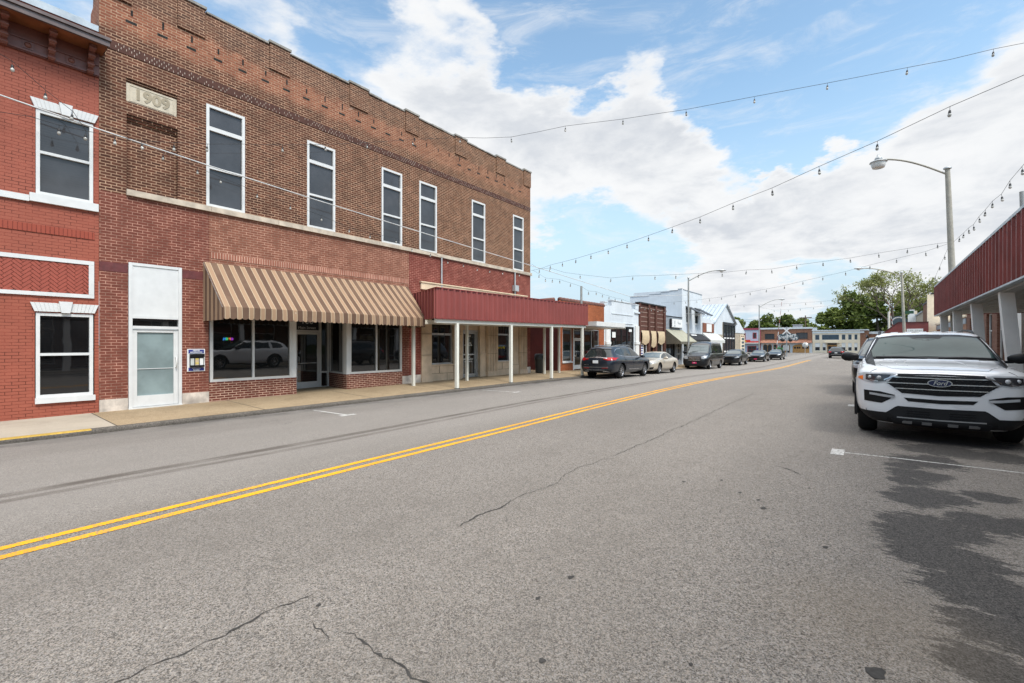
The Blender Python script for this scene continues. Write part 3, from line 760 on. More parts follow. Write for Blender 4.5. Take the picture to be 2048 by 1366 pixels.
mb.prism(back_wall(Y0 + .3), [(FX - .002, 5.4), (FX - .002, 10.93)] + ragged + [(-34, 5.4)], 0, .3)
mb.box(-14.85, FX - .002, Y0 + .3, Y1, 10.3, 10.93)
part(mb, 'upper_wall', 'brick_brown', bb)
# parapet piers and their stone caps
piers = [(2.445, 3.05), (4.02, 4.66), (6.40, 7.02), (9.14, 9.90), (11.62, 12.28), (14.38, 15.10), (17.22, 17.92), (19.5, 20.12)]
for a, b in piers:
    p = part(MB().mbox(mL, a, b, 10.20, 10.99, -.26, .045), 'parapet_pier', 'brick_brown', bb)
    part(MB().mbox(mL, a - .03, b + .03, 10.992, 11.06, -.3, .08), 'pier_cap', 'cap_stone', p)
rr = random.Random(3)
for (a, b), (c, d) in zip(piers, piers[1:]):
    mb = MB()
    k = max(2, int((c - b) / .55))
    for i in range(k):
        s0 = b + .031 + (c - b - .062) * i / k; s1 = b + .031 + (c - b - .062) * (i + 1) / k
        mb.mbox(mL, s0 + .004, s1 - .004, 10.932 + rr.uniform(-.004, .008), 10.985 + rr.uniform(-.012, .012), -.29 + rr.uniform(-.02, .02), .035 + rr.uniform(-.02, .015))
    part(mb, 'parapet_coping', 'cap_stone', bb)
part(MB().mbox(mL, Y0 + .001, Y1 - .001, 8.905, 9.115, -.02, .012), 'dark_brick_band', 'brick_band', bb)
mb = MB()   # white mortar ticks of the dark header courses
for r in range(3):
    yy = Y0 + .05 + (r % 2) * .05
    while yy < Y1 - .05:
        if rr.random() < .62: mb.mbox(mL, yy - .005, yy + .005, 8.915 + r * .068, 8.965 + r * .068, .0, .0135)
        yy += .1025
part(mb, 'band_joints', plain('lime_mortar', (.55, .46, .38), .9, var=.2), bb)
for i in range(26):
    yy = 3.06 + i * .645
    if yy > 19.5: break
    if not 12.3 < yy < 14.5:
        part(MB().mbox(mL, yy - .12, yy + .10, 9.725, 9.79, -.05, .0035), 'bolt_hole', 'dark_hole', bb)  # near-black slab on the wall face, painting the shade inside the hole
    if rr.random() < .8 or yy < 6:
        part(MB().mbox(mL, yy - .02, yy + .025, 9.93, 10.10 + rr.uniform(-.03, .05), -.05, .0035), 'bolt_slot', 'dark_hole', bb)  # slot depth likewise painted as a dark slab
for i, (a, b) in enumerate(wins):
    window(bb, mL, a + .005, b - .005, ZB, ZT - .005, .075, [(7.70, 7.81), (6.62, 6.685)], w0=-.12, w1=.008, gm=M['glass_upper'])
# ledge
mb = MB(); yy = 2.95
while yy < Y1 + .04:
    e = min(yy + 1.85, Y1 + .05)
    mb.mbox(mL, yy, e - .006, 5.40 + rr.uniform(-.004, .004), 5.542, -.06, .085 + rr.uniform(-.006, .006)); yy = e
part(mb, 'stone_ledge', 'ledge_stone', bb)
# date stone
ds = part(MB().mbox(mL, 2.955, 4.015, 7.765, 8.24, -.115, -.045), 'date_stone', 'date_stone', bb)
mb = MB(); cw = .2
put_text(mb, mL, '1909', 3.485, 8.005, -.043, .38, width=.70, depth=.02, bold=.012)
part(mb, 'date_numerals', plain('date_numerals', (.33, .28, .20), .85, var=.12), ds)
part(MB().mbox(mL, 3.02, 3.95, 7.80, 7.815, -.05, -.035).mbox(mL, 3.02, 3.95, 8.19, 8.205, -.05, -.035).mbox(mL, 3.02, 3.035, 7.817, 8.188, -.05, -.035).mbox(mL, 3.935, 3.95, 7.817, 8.188, -.05, -.035), 'raised_border', 'date_stone', ds)
# lower walls
mb = MB(); mb.holewall(mL, Y0, 4.76, -.3, 5.398, [(2.99, 4.12, -.3, 3.735)], .2)
part(mb, 'lower_wall', 'brick_red', bb)
part(MB().holewall(mL, 4.762, 11.81, 2.85, 5.398, [], .1).mbox(mL, 4.762, 11.81, 2.6, 2.85, -.3, -.02), 'lower_wall', 'brick_pale', bb)
part(MB().mbox(mL, 4.8, 11.8, 4.10, 4.27, -.02, .012), 'rowlock_course', brick('brick_rowlock', (.27, .095, .060), (.37, .15, .10), (.50, .31, .23), .012, bw=.0715, bh=.4, dark=.15), bb)
mb = MB(); mb.holewall(mL, 11.812, Y1, -.3, 5.398, [(12.43, 19.74, -.3, 3.6)], .45); mb.quad((FX, Y1, -.3), (-34, Y1, -.3), (-34, Y1, 5.4), (FX, Y1, 5.4))
part(mb, 'lower_wall', 'brick_crimson', bb)
for a, b in ((2.445, 2.985), (4.125, 4.757)): part(MB().mbox(mL, a, b, 3.46, 3.68, -.02, .006), 'painted_band', 'maroon_band', bb)
for a, b, t in ((2.445, 2.985, .33), (4.125, 4.757, .345), (11.47, 11.80, .40), (11.803, 12.425, .42), (19.745, 20.115, .44)):
    part(MB().mbox(mL, a, b, -.25, t, -.02, .02), 'marble_base', 'marble', bb)
# white side door with blank panel over it
df = MB(); df.mbox(mL, 2.995, 3.07, 0, 3.73, -.12, .03); df.mbox(mL, 4.04, 4.115, 0, 3.73, -.12, .03)
for a, b in ((2.33, 2.40), (2.07, 2.14), (3.66, 3.73)): df.mbox(mL, 3.072, 4.038, a, b, -.12, .025)
df.mbox(mL, 2.99, 4.12, -.2, .075, -.2, .05)
f = part(df, 'door_frame', 'white_trim', bb)
part(MB().mbox(mL, 3.05, 4.06, 2.38, 3.68, -.08, .005), 'blank_panel', 'white_trim', f)
part(MB().mbox(mL, 3.05, 4.06, 2.12, 2.36, -.09, -.05), 'transom_pane', 'glass_shop', f)
d = MB(); d.mbox(mL, 3.075, 3.17, .085, 2.06, -.09, -.01); d.mbox(mL, 3.94, 4.035, .085, 2.06, -.09, -.01); d.mbox(mL, 3.172, 3.938, .085, .36, -.09, -.012); d.mbox(mL, 3.172, 3.938, 1.98, 2.06, -.09, -.012); d.mbox(mL, 3.172, 3.938, 1.035, 1.05, -.055, -.035)
d = part(d, 'door', 'white_trim', bb, 'white metal door with frosted grey glass')
part(MB().mbox(mL, 3.15, 3.96, .34, 2.0, -.06, -.052), 'pane', 'glass_frost', d)
mb = MB().tube([mL(3.985, 1.06, -.01), mL(3.985, 1.06, .06), mL(3.985, 1.32, .06), mL(3.985, 1.32, -.01)], .014, 8)
part(mb, 'handle', 'white_metal', d)
# storefront
part(MB().mbox(mL, 4.765, 7.24, -.25, .60, -.2, .012), 'bulkhead', 'brick_base', bb)
mb = MB(); mb.mbox(mL, 9.03, 11.468, -.25, .60, -.2, .012)
mb.hexa([(-16.2, 9.27, -.25), (-14.80, 9.032, -.25), (-14.80, 9.25, -.25), (-16.2, 9.45, -.25), (-16.2, 9.27, .6), (-14.80, 9.032, .6), (-14.80, 9.25, .6), (-16.2, 9.45, .6)])
part(mb, 'bulkhead', 'brick_base', bb)
part(MB().mbox(mL, 11.47, 11.81, .41, 2.86, -.3, -.001), 'brick_pier', 'brick_red', bb)
part(MB().mbox(mL, 11.812, 12.43, .43, 3.7, -.3, -.0035), 'brick_pier', 'brick_crimson', bb)
window(bb, mL, 4.79, 7.10, .602, 2.86, .075, muls=[(5.91, 5.97)], w0=-.12, w1=.0, fm=M['alu_pale'], gm=M['glass_shop'], name='shop_window')
part(MB().mbox(mL, 7.102, 7.238, .602, 2.86, -.2, .004), 'window_post', 'white_metal', bb)
window(bb, mL, 9.15, 11.46, .602, 2.86, .075, muls=[(10.27, 10.32)], w0=-.12, w1=.0, fm=M['alu_pale'], gm=M['glass_shop'], name='shop_window')
part(MB().mbox(mL, 9.032, 9.148, .602, 2.86, -.2, .004), 'window_post', 'white_metal', bb)
# recessed entry: angled return window, door, side light, lettered transom
def mret(u, v, w=0.0):   # u 0..1 along the return, from the corner to the back
    return (-14.80 - 1.38 * u + w * .17, 9.04 + .24 * u - w * .98, v)
window(bb, mret, .02, .98, .602, 2.7, .06, w0=-.06, w1=0.0, fm=M['alu_pale'], gm=M['glass_shop2'], name='return_window')
mE = left_wall(-16.2)
part(MB().mbox(mL, 7.05, 7.236, -.2, 2.9, -1.7, -.205), 'entry_side_wall', 'black_panel', bb)
part(MB().box(-16.9, -16.32, 7.0, 9.6, -.2, 2.95), 'entry_back', 'dark_hole', bb)
part(MB().box(-16.3, -14.62, 7.24, 9.4, 2.72, 2.80), 'entry_ceiling', 'soffit_white', bb)
e = MB(); e.mbox(mE, 7.9, 8.0, .0, 2.7, -.1, .02); e.mbox(mE, 8.89, 8.97, .0, 2.7, -.1, .02); e.mbox(mE, 9.22, 9.28, 0, 2.7, -.1, .02); e.mbox(mE, 8.002, 8.888, 2.13, 2.19, -.1, .015); e.mbox(mE, 8.972, 9.218, .60, .66, -.1, .015); e.mbox(mE, 8.972, 9.218, .03, .10, -.1, .015); e.mbox(mE, 7.24, 7.898, 0, 2.7, -.1, -.02)
f = part(e, 'entry_frame', 'alu_pale', bb)
part(MB().mbox(mE, 8.965, 9.225, .08, .62, -.06, -.05).mbox(mE, 8.965, 9.225, .64, 2.7, -.06, -.05), 'side_light', 'glass_shop', f)
tp = part(MB().mbox(mE, 7.99, 8.895, 2.17, 2.7, -.06, -.045), 'transom_pane', 'sign_black', f)
mb = MB(); put_text(mb, mE, 'Main Street', 8.45, 2.275, -.04, .125, width=.66, depth=.004); put_text(mb, mE, '106', 8.45, 2.50, -.04, .26, width=.40, depth=.004)
part(mb, 'transom_lettering', 'sign_white', tp)
d = MB(); d.mbox(mE, 8.005, 8.07, .02, 2.12, -.07, .0); d.mbox(mE, 8.82, 8.885, .02, 2.12, -.07, .0); d.mbox(mE, 8.072, 8.818, .02, .30, -.07, -.002); d.mbox(mE, 8.072, 8.818, 2.03, 2.12, -.07, -.002); d.mbox(mE, 8.072, 8.818, .975, .99, -.01, .02)
d = part(d, 'door', 'alu_pale', bb)
part(MB().mbox(mE, 8.06, 8.83, .28, 2.05, -.04, -.03), 'pane', 'glass_shop', d)
part(MB().tube([mE(8.10, .98, 0), mE(8.10, .98, .05), mE(8.10, 1.22, .05), mE(8.10, 1.22, 0)], .012, 8), 'handle', 'alu_pale', d)
part(MB().mbox(mE, 8.80, 8.83, 1.2, 1.5, 0, .01), 'push_plate', 'alu_pale', d)
# limestone bank front under the canopy
ls = MB()
def pil(a, b, flute=0):
    ls.mbox(mL, a, b, .30, 3.6, -.3, .06)
    ls.mbox(mL, a - .03, b + .03, -.1, .298, -.3, .09)
    if flute:
        for i in range(flute):
            t = a + (b - a) * (i + .5) / flute; ls.mbox(mL, t - .028, t + .028, .36, 2.95, .04, .095)
pil(12.435, 12.97); pil(14.32, 14.72, 3); pil(16.56, 17.30, 6); pil(19.10, 19.735, 5)
ls.mbox(mL, 12.45, 19.72, 3.0, 3.6, -.3, .03); ls.mbox(mL, 12.39, 19.74, 3.95, 4.22, -.02, .07); ls.mbox(mL, 12.35, 19.76, 4.222, 4.27, -.02, .11)
for a, b in ((13.0, 14.29), (17.33, 18.36)):
    ls.mbox(mL, a, b, .42, .74, -.3, .0); ls.mbox(mL, a, b, -.1, .415, -.3, .012); ls.mbox(mL, a - .01, b + .01, .745, .80, -.3, .05)
ls.mbox(mL, 18.38, 19.07, -.1, 3.0, -.3, -.02); ls.mbox(mL, 18.39, 19.06, -.1, .6, -.02, .02)
ls.mbox(mL, 16.14, 16.53, -.1, 1.15, -.5, -.06); ls.mbox(mL, 16.12, 16.545, 1.155, 1.22, -.5, -.03); ls.mbox(mL, 16.14, 16.53, 1.225, 3.0, -.5, -.08); ls.mbox(mL, 14.76, 15.0, -.1, 3.0, -.5, -.1)
ls.mbox(mL, 15.0, 16.14, 2.34, 3.0, -.5, -.2)
for i in range(6): ls.mbox(mL, 15.0, 16.14, 2.40 + i * .09, 2.44 + i * .09, -.2, -.185)
lf = part(ls, 'limestone_front', 'limestone', bb)
mb = MB()
for a, b, z in ((13.0, 14.29, .417), (13.0, 14.29, .742), (17.33, 18.36, .417), (17.33, 18.36, .742), (18.4, 19.06, .6)): mb.mbox(mL, a, b, z - .007, z + .007, -.02, .0135)
for u, z0, z1 in ((13.45, .42, .74), (13.9, -.1, .41), (17.7, .42, .74), (18.0, -.1, .41)): mb.mbox(mL, u - .006, u + .006, z0, z1, -.02, .0145)
for a, b in ((12.435, 12.97), (14.32, 14.72), (16.56, 17.30), (19.10, 19.735)):
    for z in (1.22, 2.1): mb.mbox(mL, a, b, z - .006, z + .006, .0, .0975)
for a, b, n_ in ((14.32, 14.72, 3), (16.56, 17.30, 6), (19.10, 19.735, 5)):
    for i in range(1, n_): u = a + (b - a) * i / n_; mb.mbox(mL, u - .02, u + .02, .36, 2.95, .04, .0635)  # dark strips paint the shade in the grooves between flutes
part(mb, 'joints_and_flute_shade', plain('joint_and_flute_shade', (.16, .115, .075), .9, var=.3), lf)
window(bb, mL, 13.0, 14.29, .802, 2.99, .06, rails=[(2.06, 2.15)], muls=[], w0=-.22, w1=-.06, fm=M['alu'], gm=M['glass_blind_dark'], name='bank_window')
window(bb, mL, 17.33, 18.36, .802, 2.99, .05, rails=[(2.12, 2.20)], w0=-.22, w1=-.06, fm=M['alu'], gm=M['glass_shop'], name='bank_window')
mb = MB()
for i in range(5): 
    u = 17.5 + i * .2; mb.mbox(mL, u - .012, u + .012, 2.22, 2.95, -.135, -.12)
part(mb, 'transom_grille', 'black_panel', bb)
rq = random.Random(9); pts = [mL(17.46 + .055 * i, 1.50 + (.055 if i % 2 else -.045) + .02 * math.sin(i * 1.7), -.125) for i in range(12)]
part(MB().tube(pts, .02, 5), 'window_script', 'yellow_print', bb)
e = MB(); e.mbox(mL, 15.02, 15.12, .02, 2.33, -.4, -.2); e.mbox(mL, 16.03, 16.13, .02, 2.33, -.4, -.2); e.mbox(mL, 15.122, 16.028, 2.24, 2.33, -.4, -.202)
f = part(e, 'door_frame', 'alu', bb)
d = MB(); d.mbox(mL, 15.125, 15.19, .1, 2.235, -.36, -.26); d.mbox(mL, 15.96, 16.025, .1, 2.235, -.36, -.26); d.mbox(mL, 15.192, 15.958, .1, .28, -.36, -.262); d.mbox(mL, 15.192, 15.958, 2.16, 2.235, -.36, -.262); d.mbox(mL, 15.192, 15.958, 1.16, 1.21, -.3, -.24)
d = part(d, 'door', 'alu', bb, 'glass door with white opening-hours lettering')
part(MB().mbox(mL, 15.18, 15.97, .27, 2.17, -.32, -.31), 'pane', 'glass_shop', d)
mb = MB()
for s_, v, wd in (('108 MAIN ST', 2.05, .36), ('PORTLAND', 1.72, .36), ('SENIOR CENTER', 1.62, .50), ('HOURS', 1.06, .22), ('MONDAY - THURSDAY', .96, .66), ('8 AM - 2:30 PM', .85, .5)):
    put_text(mb, mL, s_, 15.57, v, -.305, .085, width=wd, depth=.004, bold=.002)
part(mb, 'door_lettering', 'sign_white', d)
# conduits on the wall
for yy, a, b, r in ((13.53, 4.0, 5.42, .035), (18.68, 3.9, 5.42, .04)):
    c = part(MB().tube([mL(yy, a, .06), mL(yy, b, .06)], r, 10), 'conduit', 'lamp_grey', bb)
    if yy > 15: part(MB().mbox(mL, yy - .16, yy + .16, 4.42, 4.72, .02, .2), 'meter_box', 'lamp_grey', c)

# ---- striped awning
aw = thing('striped_awning', 'long brown and tan striped fabric awning with a scalloped valance over the shop front', 'awning', (-13.9, 8, 2.6))
A0, A1 = 4.62, 11.74; L1 = 11.42; LX = -13.18; LZ = 2.655; TZ = 3.97
n = 60; mb = MB()
def apt(i, t):
    u = A0 + (A1 + (L1 - A1) * t - A0) * i / n; b = .015 * math.sin(i * math.pi / (n / 6)) * math.sin(math.pi * t)
    return (FX + .02 + (LX - FX - .02) * t, u, TZ + (LZ - TZ) * t - abs(b) * 1.2)
for off in (0, .012):
    mb.sheet([(p[0] - off * .7, p[1], p[2] - off) for i in range(n + 1) for p in [apt(i, j / 6) for j in range(7)]], n + 1, 7)
part(mb, 'canopy_cloth', 'striped_cloth', aw)
for yy, yl_ in ((A0, A0), (A1, L1)): part(MB().prism((lambda a_, b_: (lambda u, v, w: (u, a_ + (b_ - a_) * (u - FX - .02) / (LX - FX - .02) - w, v)))(yy, yl_), [(FX + .02, TZ), (LX, LZ), (LX, LZ - .34), (FX + .02, LZ - .34)], -.006, .006), 'side_cloth', 'striped_cloth', aw)
mb = MB(); k = 0; step = .148; N = int((L1 - A0) / step)
cols = []
sub = 6
for i in range(N * sub + 1):
    u = A0 + (L1 - A0) * i / (N * sub); ph = (i % sub) / sub
    cols.append((u, LZ - .29 - .035 * math.sin(math.pi * ph) ** .7 if i % sub else LZ - .285, .012 * math.sin(u * 4.2)))
pts = []
for u, zb, wv in cols: pts += [(LX + .004, u, LZ + .002), (LX + .012 + wv, u, (LZ + zb) / 2), (LX + .008 + wv * 1.6, u, zb)]
mb.sheet(pts, len(cols), 3); mb.sheet([(p[0] - .006, p[1], p[2]) for p in pts], len(cols), 3)
part(mb, 'valance', 'striped_cloth', aw)
fr = MB().tube([(LX - .02, A0, LZ - .01), (LX - .02, L1, LZ - .01)], .016, 6)
for i in range(7):
    yy = A0 + (A1 - A0) * i / 6; fr.tube([(FX + .03, yy, TZ - .03), (LX - .02, A0 + (L1 - A0) * i / 6, LZ - .02)], .013, 6)
part(fr, 'awning_frame', 'alu', aw)

# ---- covered walkway canopies: shared builder
def ribbed_panel(mb, m, u0, u1, v0, v1, rib=.305, w=0.0, hgt=1.9):
    """trapezoidal-rib sheet metal"""
    us = []; u = u0; prof = [(0, .0), (.11, 0), (.125, .012), (.15, .012), (.165, 0), (.19, 0), (.24, .034), (.265, .034), (.295, 0)]
    while u < u1:
        for du, dw in prof:
            if u + du <= u1: us.append((u + du, dw * hgt))
        u += rib
    us.append((u1, 0))
    pts = []
    for a, dw in us: pts += [m(a, v0, w + dw), m(a, v1, w + dw)]
    mb.sheet(pts, len(us), 2, smooth=False)
cv = thing('walkway_canopy', 'red ribbed metal canopy on slim cream posts over the far pavement', 'canopy', (-13.3, 16, 0))
CX_ = -12.1; c0, c1 = 11.0, 21.93
def canopy_slope(u): return .0105 * (u - 11)
def mslope(u, v, w=0.0): return (CX_ + w, u, v + canopy_slope(u))
mb = MB(); ribbed_panel(mb, mslope, c0, c1, 2.60, 3.67); mb.mbox(mslope, c0, c1, 2.6, 3.67, -.03, -.002)
part(mb, 'fascia', 'rib_metal', cv)
for yy, sg in ((c0, 1), (c1, -1)):
    mb = MB()
    mm = (lambda yy, sg: (lambda u, v, w=0.0: (u, yy - sg * w + (.97 * (CX_ - u) / (CX_ - FX) if sg > 0 else 0), v + canopy_slope(yy))))(yy, sg)
    ribbed_panel(mb, mm, FX + .02, CX_ - .002, 2.60, 3.67); mb.mbox(mm, FX + .02, CX_ - .032, 2.6, 3.67, -.03, -.002)
    part(mb, 'end_panel', 'rib_metal', cv)
mb = MB(); mb.mbox(mslope, c0 - .03, c1 + .03, 3.672, 3.705, -.05, .05); mb.mbox(mslope, c0 - .02, c1 + .02, 2.575, 2.598, -.05, .045)
mb.hexa([(FX + .02, c0 + .94, 3.672), (CX_ - .05, c0 - .03, 3.672), (CX_ - .05, c0 + .03, 3.672), (FX + .02, c0 + 1.0, 3.672), (FX + .02, c0 + .94, 3.703), (CX_ - .05, c0 - .03, 3.703), (CX_ - .05, c0 + .03, 3.703), (FX + .02, c0 + 1.0, 3.703)]); part(mb, 'trim', plain('red_trim', (.20, .03, .028), .45), cv)
part(MB().box(FX + .03, CX_ - .04, c0 + 1.0, c1 - .04, 2.86, 2.92).box(FX + .03, CX_ - .04, c0 + 1.0, c1 - .04, 3.5, 3.55), 'deck', 'soffit_white', cv)
mb = MB(); mb.mbox(mslope, c0 + .06, c1 - .06, 2.44, 2.60, -.16, -.05); mb.mbox(lambda u, v, w: (-13.85 + w, u, v + canopy_slope(u)), c0 + .75, c1 - .06, 2.46, 2.62, -.06, .06)
part(mb, 'beam', 'cream_post', cv)
for yy in (12.12, 15.38, 18.55, 21.55):
    z0 = zs(CX_, yy); p = part(MB().box(CX_ - .15, CX_ - .04, yy - .06, yy + .06, z0 - .05, 2.45 + canopy_slope(yy)), 'post', 'cream_post', cv)
    part(MB().box(CX_ - .17, CX_ - .02, yy - .08, yy + .08, z0 - .02, z0 + .02), 'base_plate', 'crack', p)
for yy in (11.42, 14.38, 20.38, 21.85):
    z0 = zs(-13.85, yy); part(MB().box(-13.9, -13.8, yy - .05, yy + .05, z0 - .05, 2.47 + canopy_slope(yy)), 'post', 'cream_post', cv)

# ---- brochure box on the wall
vb = thing('brochure_box', 'blue and white visitor information box of brochures beside the white door', 'brochure box', (FX, 4.44, 1.2))
board = part(MB().mbox(mL, 4.235, 4.655, .93, 1.545, .005, .03), 'board', 'sign_white', vb)
mb = MB().mbox(mL, 4.262, 4.628, 1.425, 1.525, .031, .036).mbox(mL, 4.262, 4.628, .945, 1.035, .031, .036); part(mb, 'blue_strip', 'sign_blue', board)
mb = MB(); put_text(mb, mL, 'VISITOR', 4.445, 1.497, .038, .045, width=.17, depth=.002, bold=.002); put_text(mb, mL, 'INFORMATION', 4.445, 1.452, .038, .042, width=.28, depth=.002, bold=.002); put_text(mb, mL, 'Welcome to', 4.445, 1.012, .038, .04, width=.20, depth=.002); put_text(mb, mL, 'Portland', 4.445, .968, .038, .045, width=.14, depth=.002, bold=.002)
part(mb, 'board_lettering', 'sign_white', board)
part(MB().mbox(mL, 4.285, 4.615, 1.06, 1.40, .031, .07).mbox(mL, 4.28, 4.62, 1.325, 1.41, .07, .12).mbox(mL, 4.28, 4.62, 1.05, 1.10, .07, .11), 'tray', 'black_trim', vb)
for u, nm, mt in ((4.34, 'brochure', 'grey_cloth'), (4.45, 'brochure', 'tan_cloth'), (4.555, 'brochure', 'sign_white')):
    part(MB().mbox(mL, u - .042, u + .042, 1.09, 1.29, .075, .085), nm, mt, vb)
part(MB().mbox(mL, 4.42, 4.48, 1.255, 1.285, .086, .089).mbox(mL, 4.415, 4.485, 1.14, 1.17, .086, .089), 'brochure_print', 'yellow_print', vb)

# ---- rubbish bin in the alley mouth
bn = thing('rubbish_bin', 'dark grey round plastic rubbish bin against the dark red wall', 'bin', (-14.35, 20.62, zs(-14.35, 20.6)))
z0 = zs(-14.35, 20.6)
part(MB().lathe([(.0, 0), (.20, 0), (.215, .05), (.25, .70), (.265, .72), (.265, .76)], (-14.35, 20.62, z0), 24), 'body', 'bin_plastic', bn)
lid = MB().lathe([(.275, .74), (.285, .78), (.27, .86), (.25, 1.0), (.20, 1.05), (0, 1.06)], (-14.35, 20.62, z0), 24)
part(lid, 'lid', 'bin_plastic', bn)
part(MB().box(-14.10, -14.075, 20.50, 20.74, z0 + .83, z0 + .97), 'flap', 'black_trim', bn)
# ---------------------------------------------------------------- smaller shops further along the left side
def bwall(mb, x, y0, y1, z0, z1, holes, m=None, back=-9, rev=.15):
    m = m or left_wall(x); mb.holewall(m, y0, y1, z0, z1, holes, rev)
    mb.box(x + back, x - rev - .02, y0 + .012, y1 - .012, z0, z1 - .02)
def sheet_awning(parent, cloth, side, y0, y1, x1, z_top, z_lip, val=.25, x0=FX + .02, name='canopy_cloth'):
    mb = MB(); n = 14
    for off in (0, .015):
        mb.sheet([(x0 + (x1 - x0) * t - off, y0 + (y1 - y0) * i / n, z_top + (z_lip - z_top) * t - off - .02 * abs(math.sin(i * 1.57)) * math.sin(3.14 * t)) for i in range(n + 1) for t in (0, .25, .5, .75, 1)], n + 1, 5)
    part(mb, name, cloth, parent)
    for yy in (y0, y1): part(MB().prism(back_wall(yy), [(x0, z_top), (x1, z_lip), (x1, z_lip - val), (x0, z_lip - val)], -.008, .008), 'side_cloth', side, parent)
    mb = MB(); us = [y0 + (y1 - y0) * i / 48 for i in range(49)]
    mb.sheet([v for i, u in enumerate(us) for v in ((x1 + .005, u, z_lip + .004), (x1 + .015 * math.sin(i), u, z_lip - val - .03 * (i % 4 in (1, 2, 3))))], 49, 2)
    part(mb, 'valance', side if side != cloth else cloth, parent)

# orange-brown brick shop with tiled coping, maroon flank
b = thing('brick_shop', 'low orange brick shop with tile coping and a plain dark red side wall', 'shop', (-15, 26, 0))
y0, y1 = 23.0, 28.86
mb = MB(); bwall(mb, FX, y0, y1, -.4, 4.30, [(23.42, 24.50, .58, 2.64), (24.66, 25.86, -.4, 2.64), (26.05, 28.1, .5, 2.64)], rev=.12, back=-16)
part(mb, 'wall', 'brick_orange', b)
mb = MB(); mb.box(-30.5, FX - .003, y0 - .02, y0 + .01, -.4, 4.25); part(mb, 'side_wall', 'maroon_paint', b)
mb = MB()
for i in range(15):
    u = y0 + .2 + i * .385
    mb.lathe([(.0, u), (.13, u + .005), (.15, u + .19), (.13, u + .37), (0, u + .375)], (FX - .1, 0, 4.36), 12, 'Y')
for i in range(12): mb.lathe([(.0, FX - .4 - i * 1.2), (.16, FX - .41 - i * 1.2), (.14, FX - 1.55 - i * 1.2)], (0, y0 + .1, 4.33), 10, 'X')
part(mb, 'tile_coping', plain('clay_tile', (.13, .05, .035), .7, var=.3), b)
window(b, mL, 23.43, 24.49, .6, 2.63, .05, w0=-.11, w1=-.02, gm=M['glass_shop2'], name='shop_window')
part(MB().mbox(mL, 23.36, 24.55, .52, .6, -.05, .06), 'window_sill', 'white_trim', b)
mb = MB().mbox(mL, 24.66, 24.78, .0, 2.64, -.1, .0).mbox(mL, 25.74, 25.86, .0, 2.64, -.1, 0).mbox(mL, 24.78, 25.74, 1.98, 2.06, -.1, -.002)
f = part(mb, 'door_frame', 'white_trim', b)
part(MB().mbox(mL, 24.75, 25.77, 2.03, 2.64, -.08, -.07), 'transom_pane', 'glass_shop', f)
d = MB().mbox(mL, 24.79, 24.89, .1, 1.97, -.08, -.02).mbox(mL, 25.63, 25.73, .1, 1.97, -.08, -.02).mbox(mL, 24.892, 25.628, .1, .36, -.08, -.022).mbox(mL, 24.892, 25.628, 1.88, 1.97, -.08, -.022)
d = part(d, 'door', 'white_trim', b); part(MB().mbox(mL, 24.87, 25.65, .34, 1.9, -.055, -.045), 'pane', 'glass_shop', d)
part(MB().tube([mL(24.95, .9, -.02), mL(24.95, .9, .05), mL(24.95, 1.25, .05), mL(24.95, 1.25, -.02)], .014, 6), 'handle', 'white_metal', d)
window(b, mL, 26.06, 28.09, .52, 2.63, .05, muls=[27.1], w0=-.11, w1=-.02, fm=M['alu'], gm=M['glass_shop'], name='shop_window')
ca = thing('flat_canopy', 'white flat slab canopy over the orange brick shop front', 'canopy', (-13.5, 25, 2.7))
part(MB().box(FX + .01, -12.3, 23.4, 27.25, 2.72, 2.98).box(FX + .01, -12.36, 23.46, 27.19, 2.66, 2.719), 'slab', 'white_metal', ca)
part(MB().box(FX + .01, -12.31, 27.252, 27.29, 2.64, 3.0), 'end_cap', 'cream_post', ca)

# white stepped-parapet shop
b = thing('white_shop', 'white painted shop with a stepped parapet and a wide dark window', 'shop', (-15, 32, 0))
y0, y1 = 28.87, 34.84
mb = MB(); bwall(mb, FX, y0, y1, -.5, 4.42, [(29.9, 33.98, -.1, 3.0)], rev=.22, back=-14)
mb.mbox(mL, 30.05, 33.5, 4.42, 4.80, -.3, .0); mb.mbox(mL, y0, 29.3, 4.42, 4.6, -.3, .02); mb.mbox(mL, 34.2, y1, 4.42, 4.75, -.3, .02)
part(mb, 'wall', 'white_wall', b)
mb = MB().mbox(mL, 30.0, 33.55, 4.80, 4.87, -.33, .05).mbox(mL, y0, 29.35, 4.6, 4.66, -.33, .05).mbox(mL, 34.15, y1 + .02, 4.75, 4.82, -.33, .05).mbox(mL, 34.0, y1 + .05, 4.10, 4.22, -.02, .12)
mb.mbox(mL, 30.0, 33.7, 3.86, 3.92, -.01, .04).mbox(mL, 30.0, 33.7, 3.2, 3.25, -.01, .04); part(mb, 'moulding', 'white_wall', b)
for a, c in ((29.0, 29.6), (34.1, 34.75)):
    mb = MB().mbox(mL, a, c, -.4, 3.1, -.2, .10).mbox(mL, a - .06, c + .06, 1.65, 1.85, -.2, .16).mbox(mL, a - .05, c + .05, -.4, .1, -.2, .15); part(mb, 'pilaster', 'white_paint', b)
window(b, mL, 29.92, 33.96, -.05, 2.98, .07, rails=[(1.45, 1.53)], muls=[30.9, 31.9, 32.9], w0=-.18, w1=-.06, fm=M['black_panel'], gm=M['glass_shop'], name='shop_window')
part(MB().mbox(mL, 30.2, 30.75, 2.15, 2.55, -.05, -.03), 'window_notice', 'sign_white', b)
part(MB().mbox(mL, 33.1, 33.6, 2.62, 2.82, -.05, -.03), 'window_notice', 'sign_white', b)

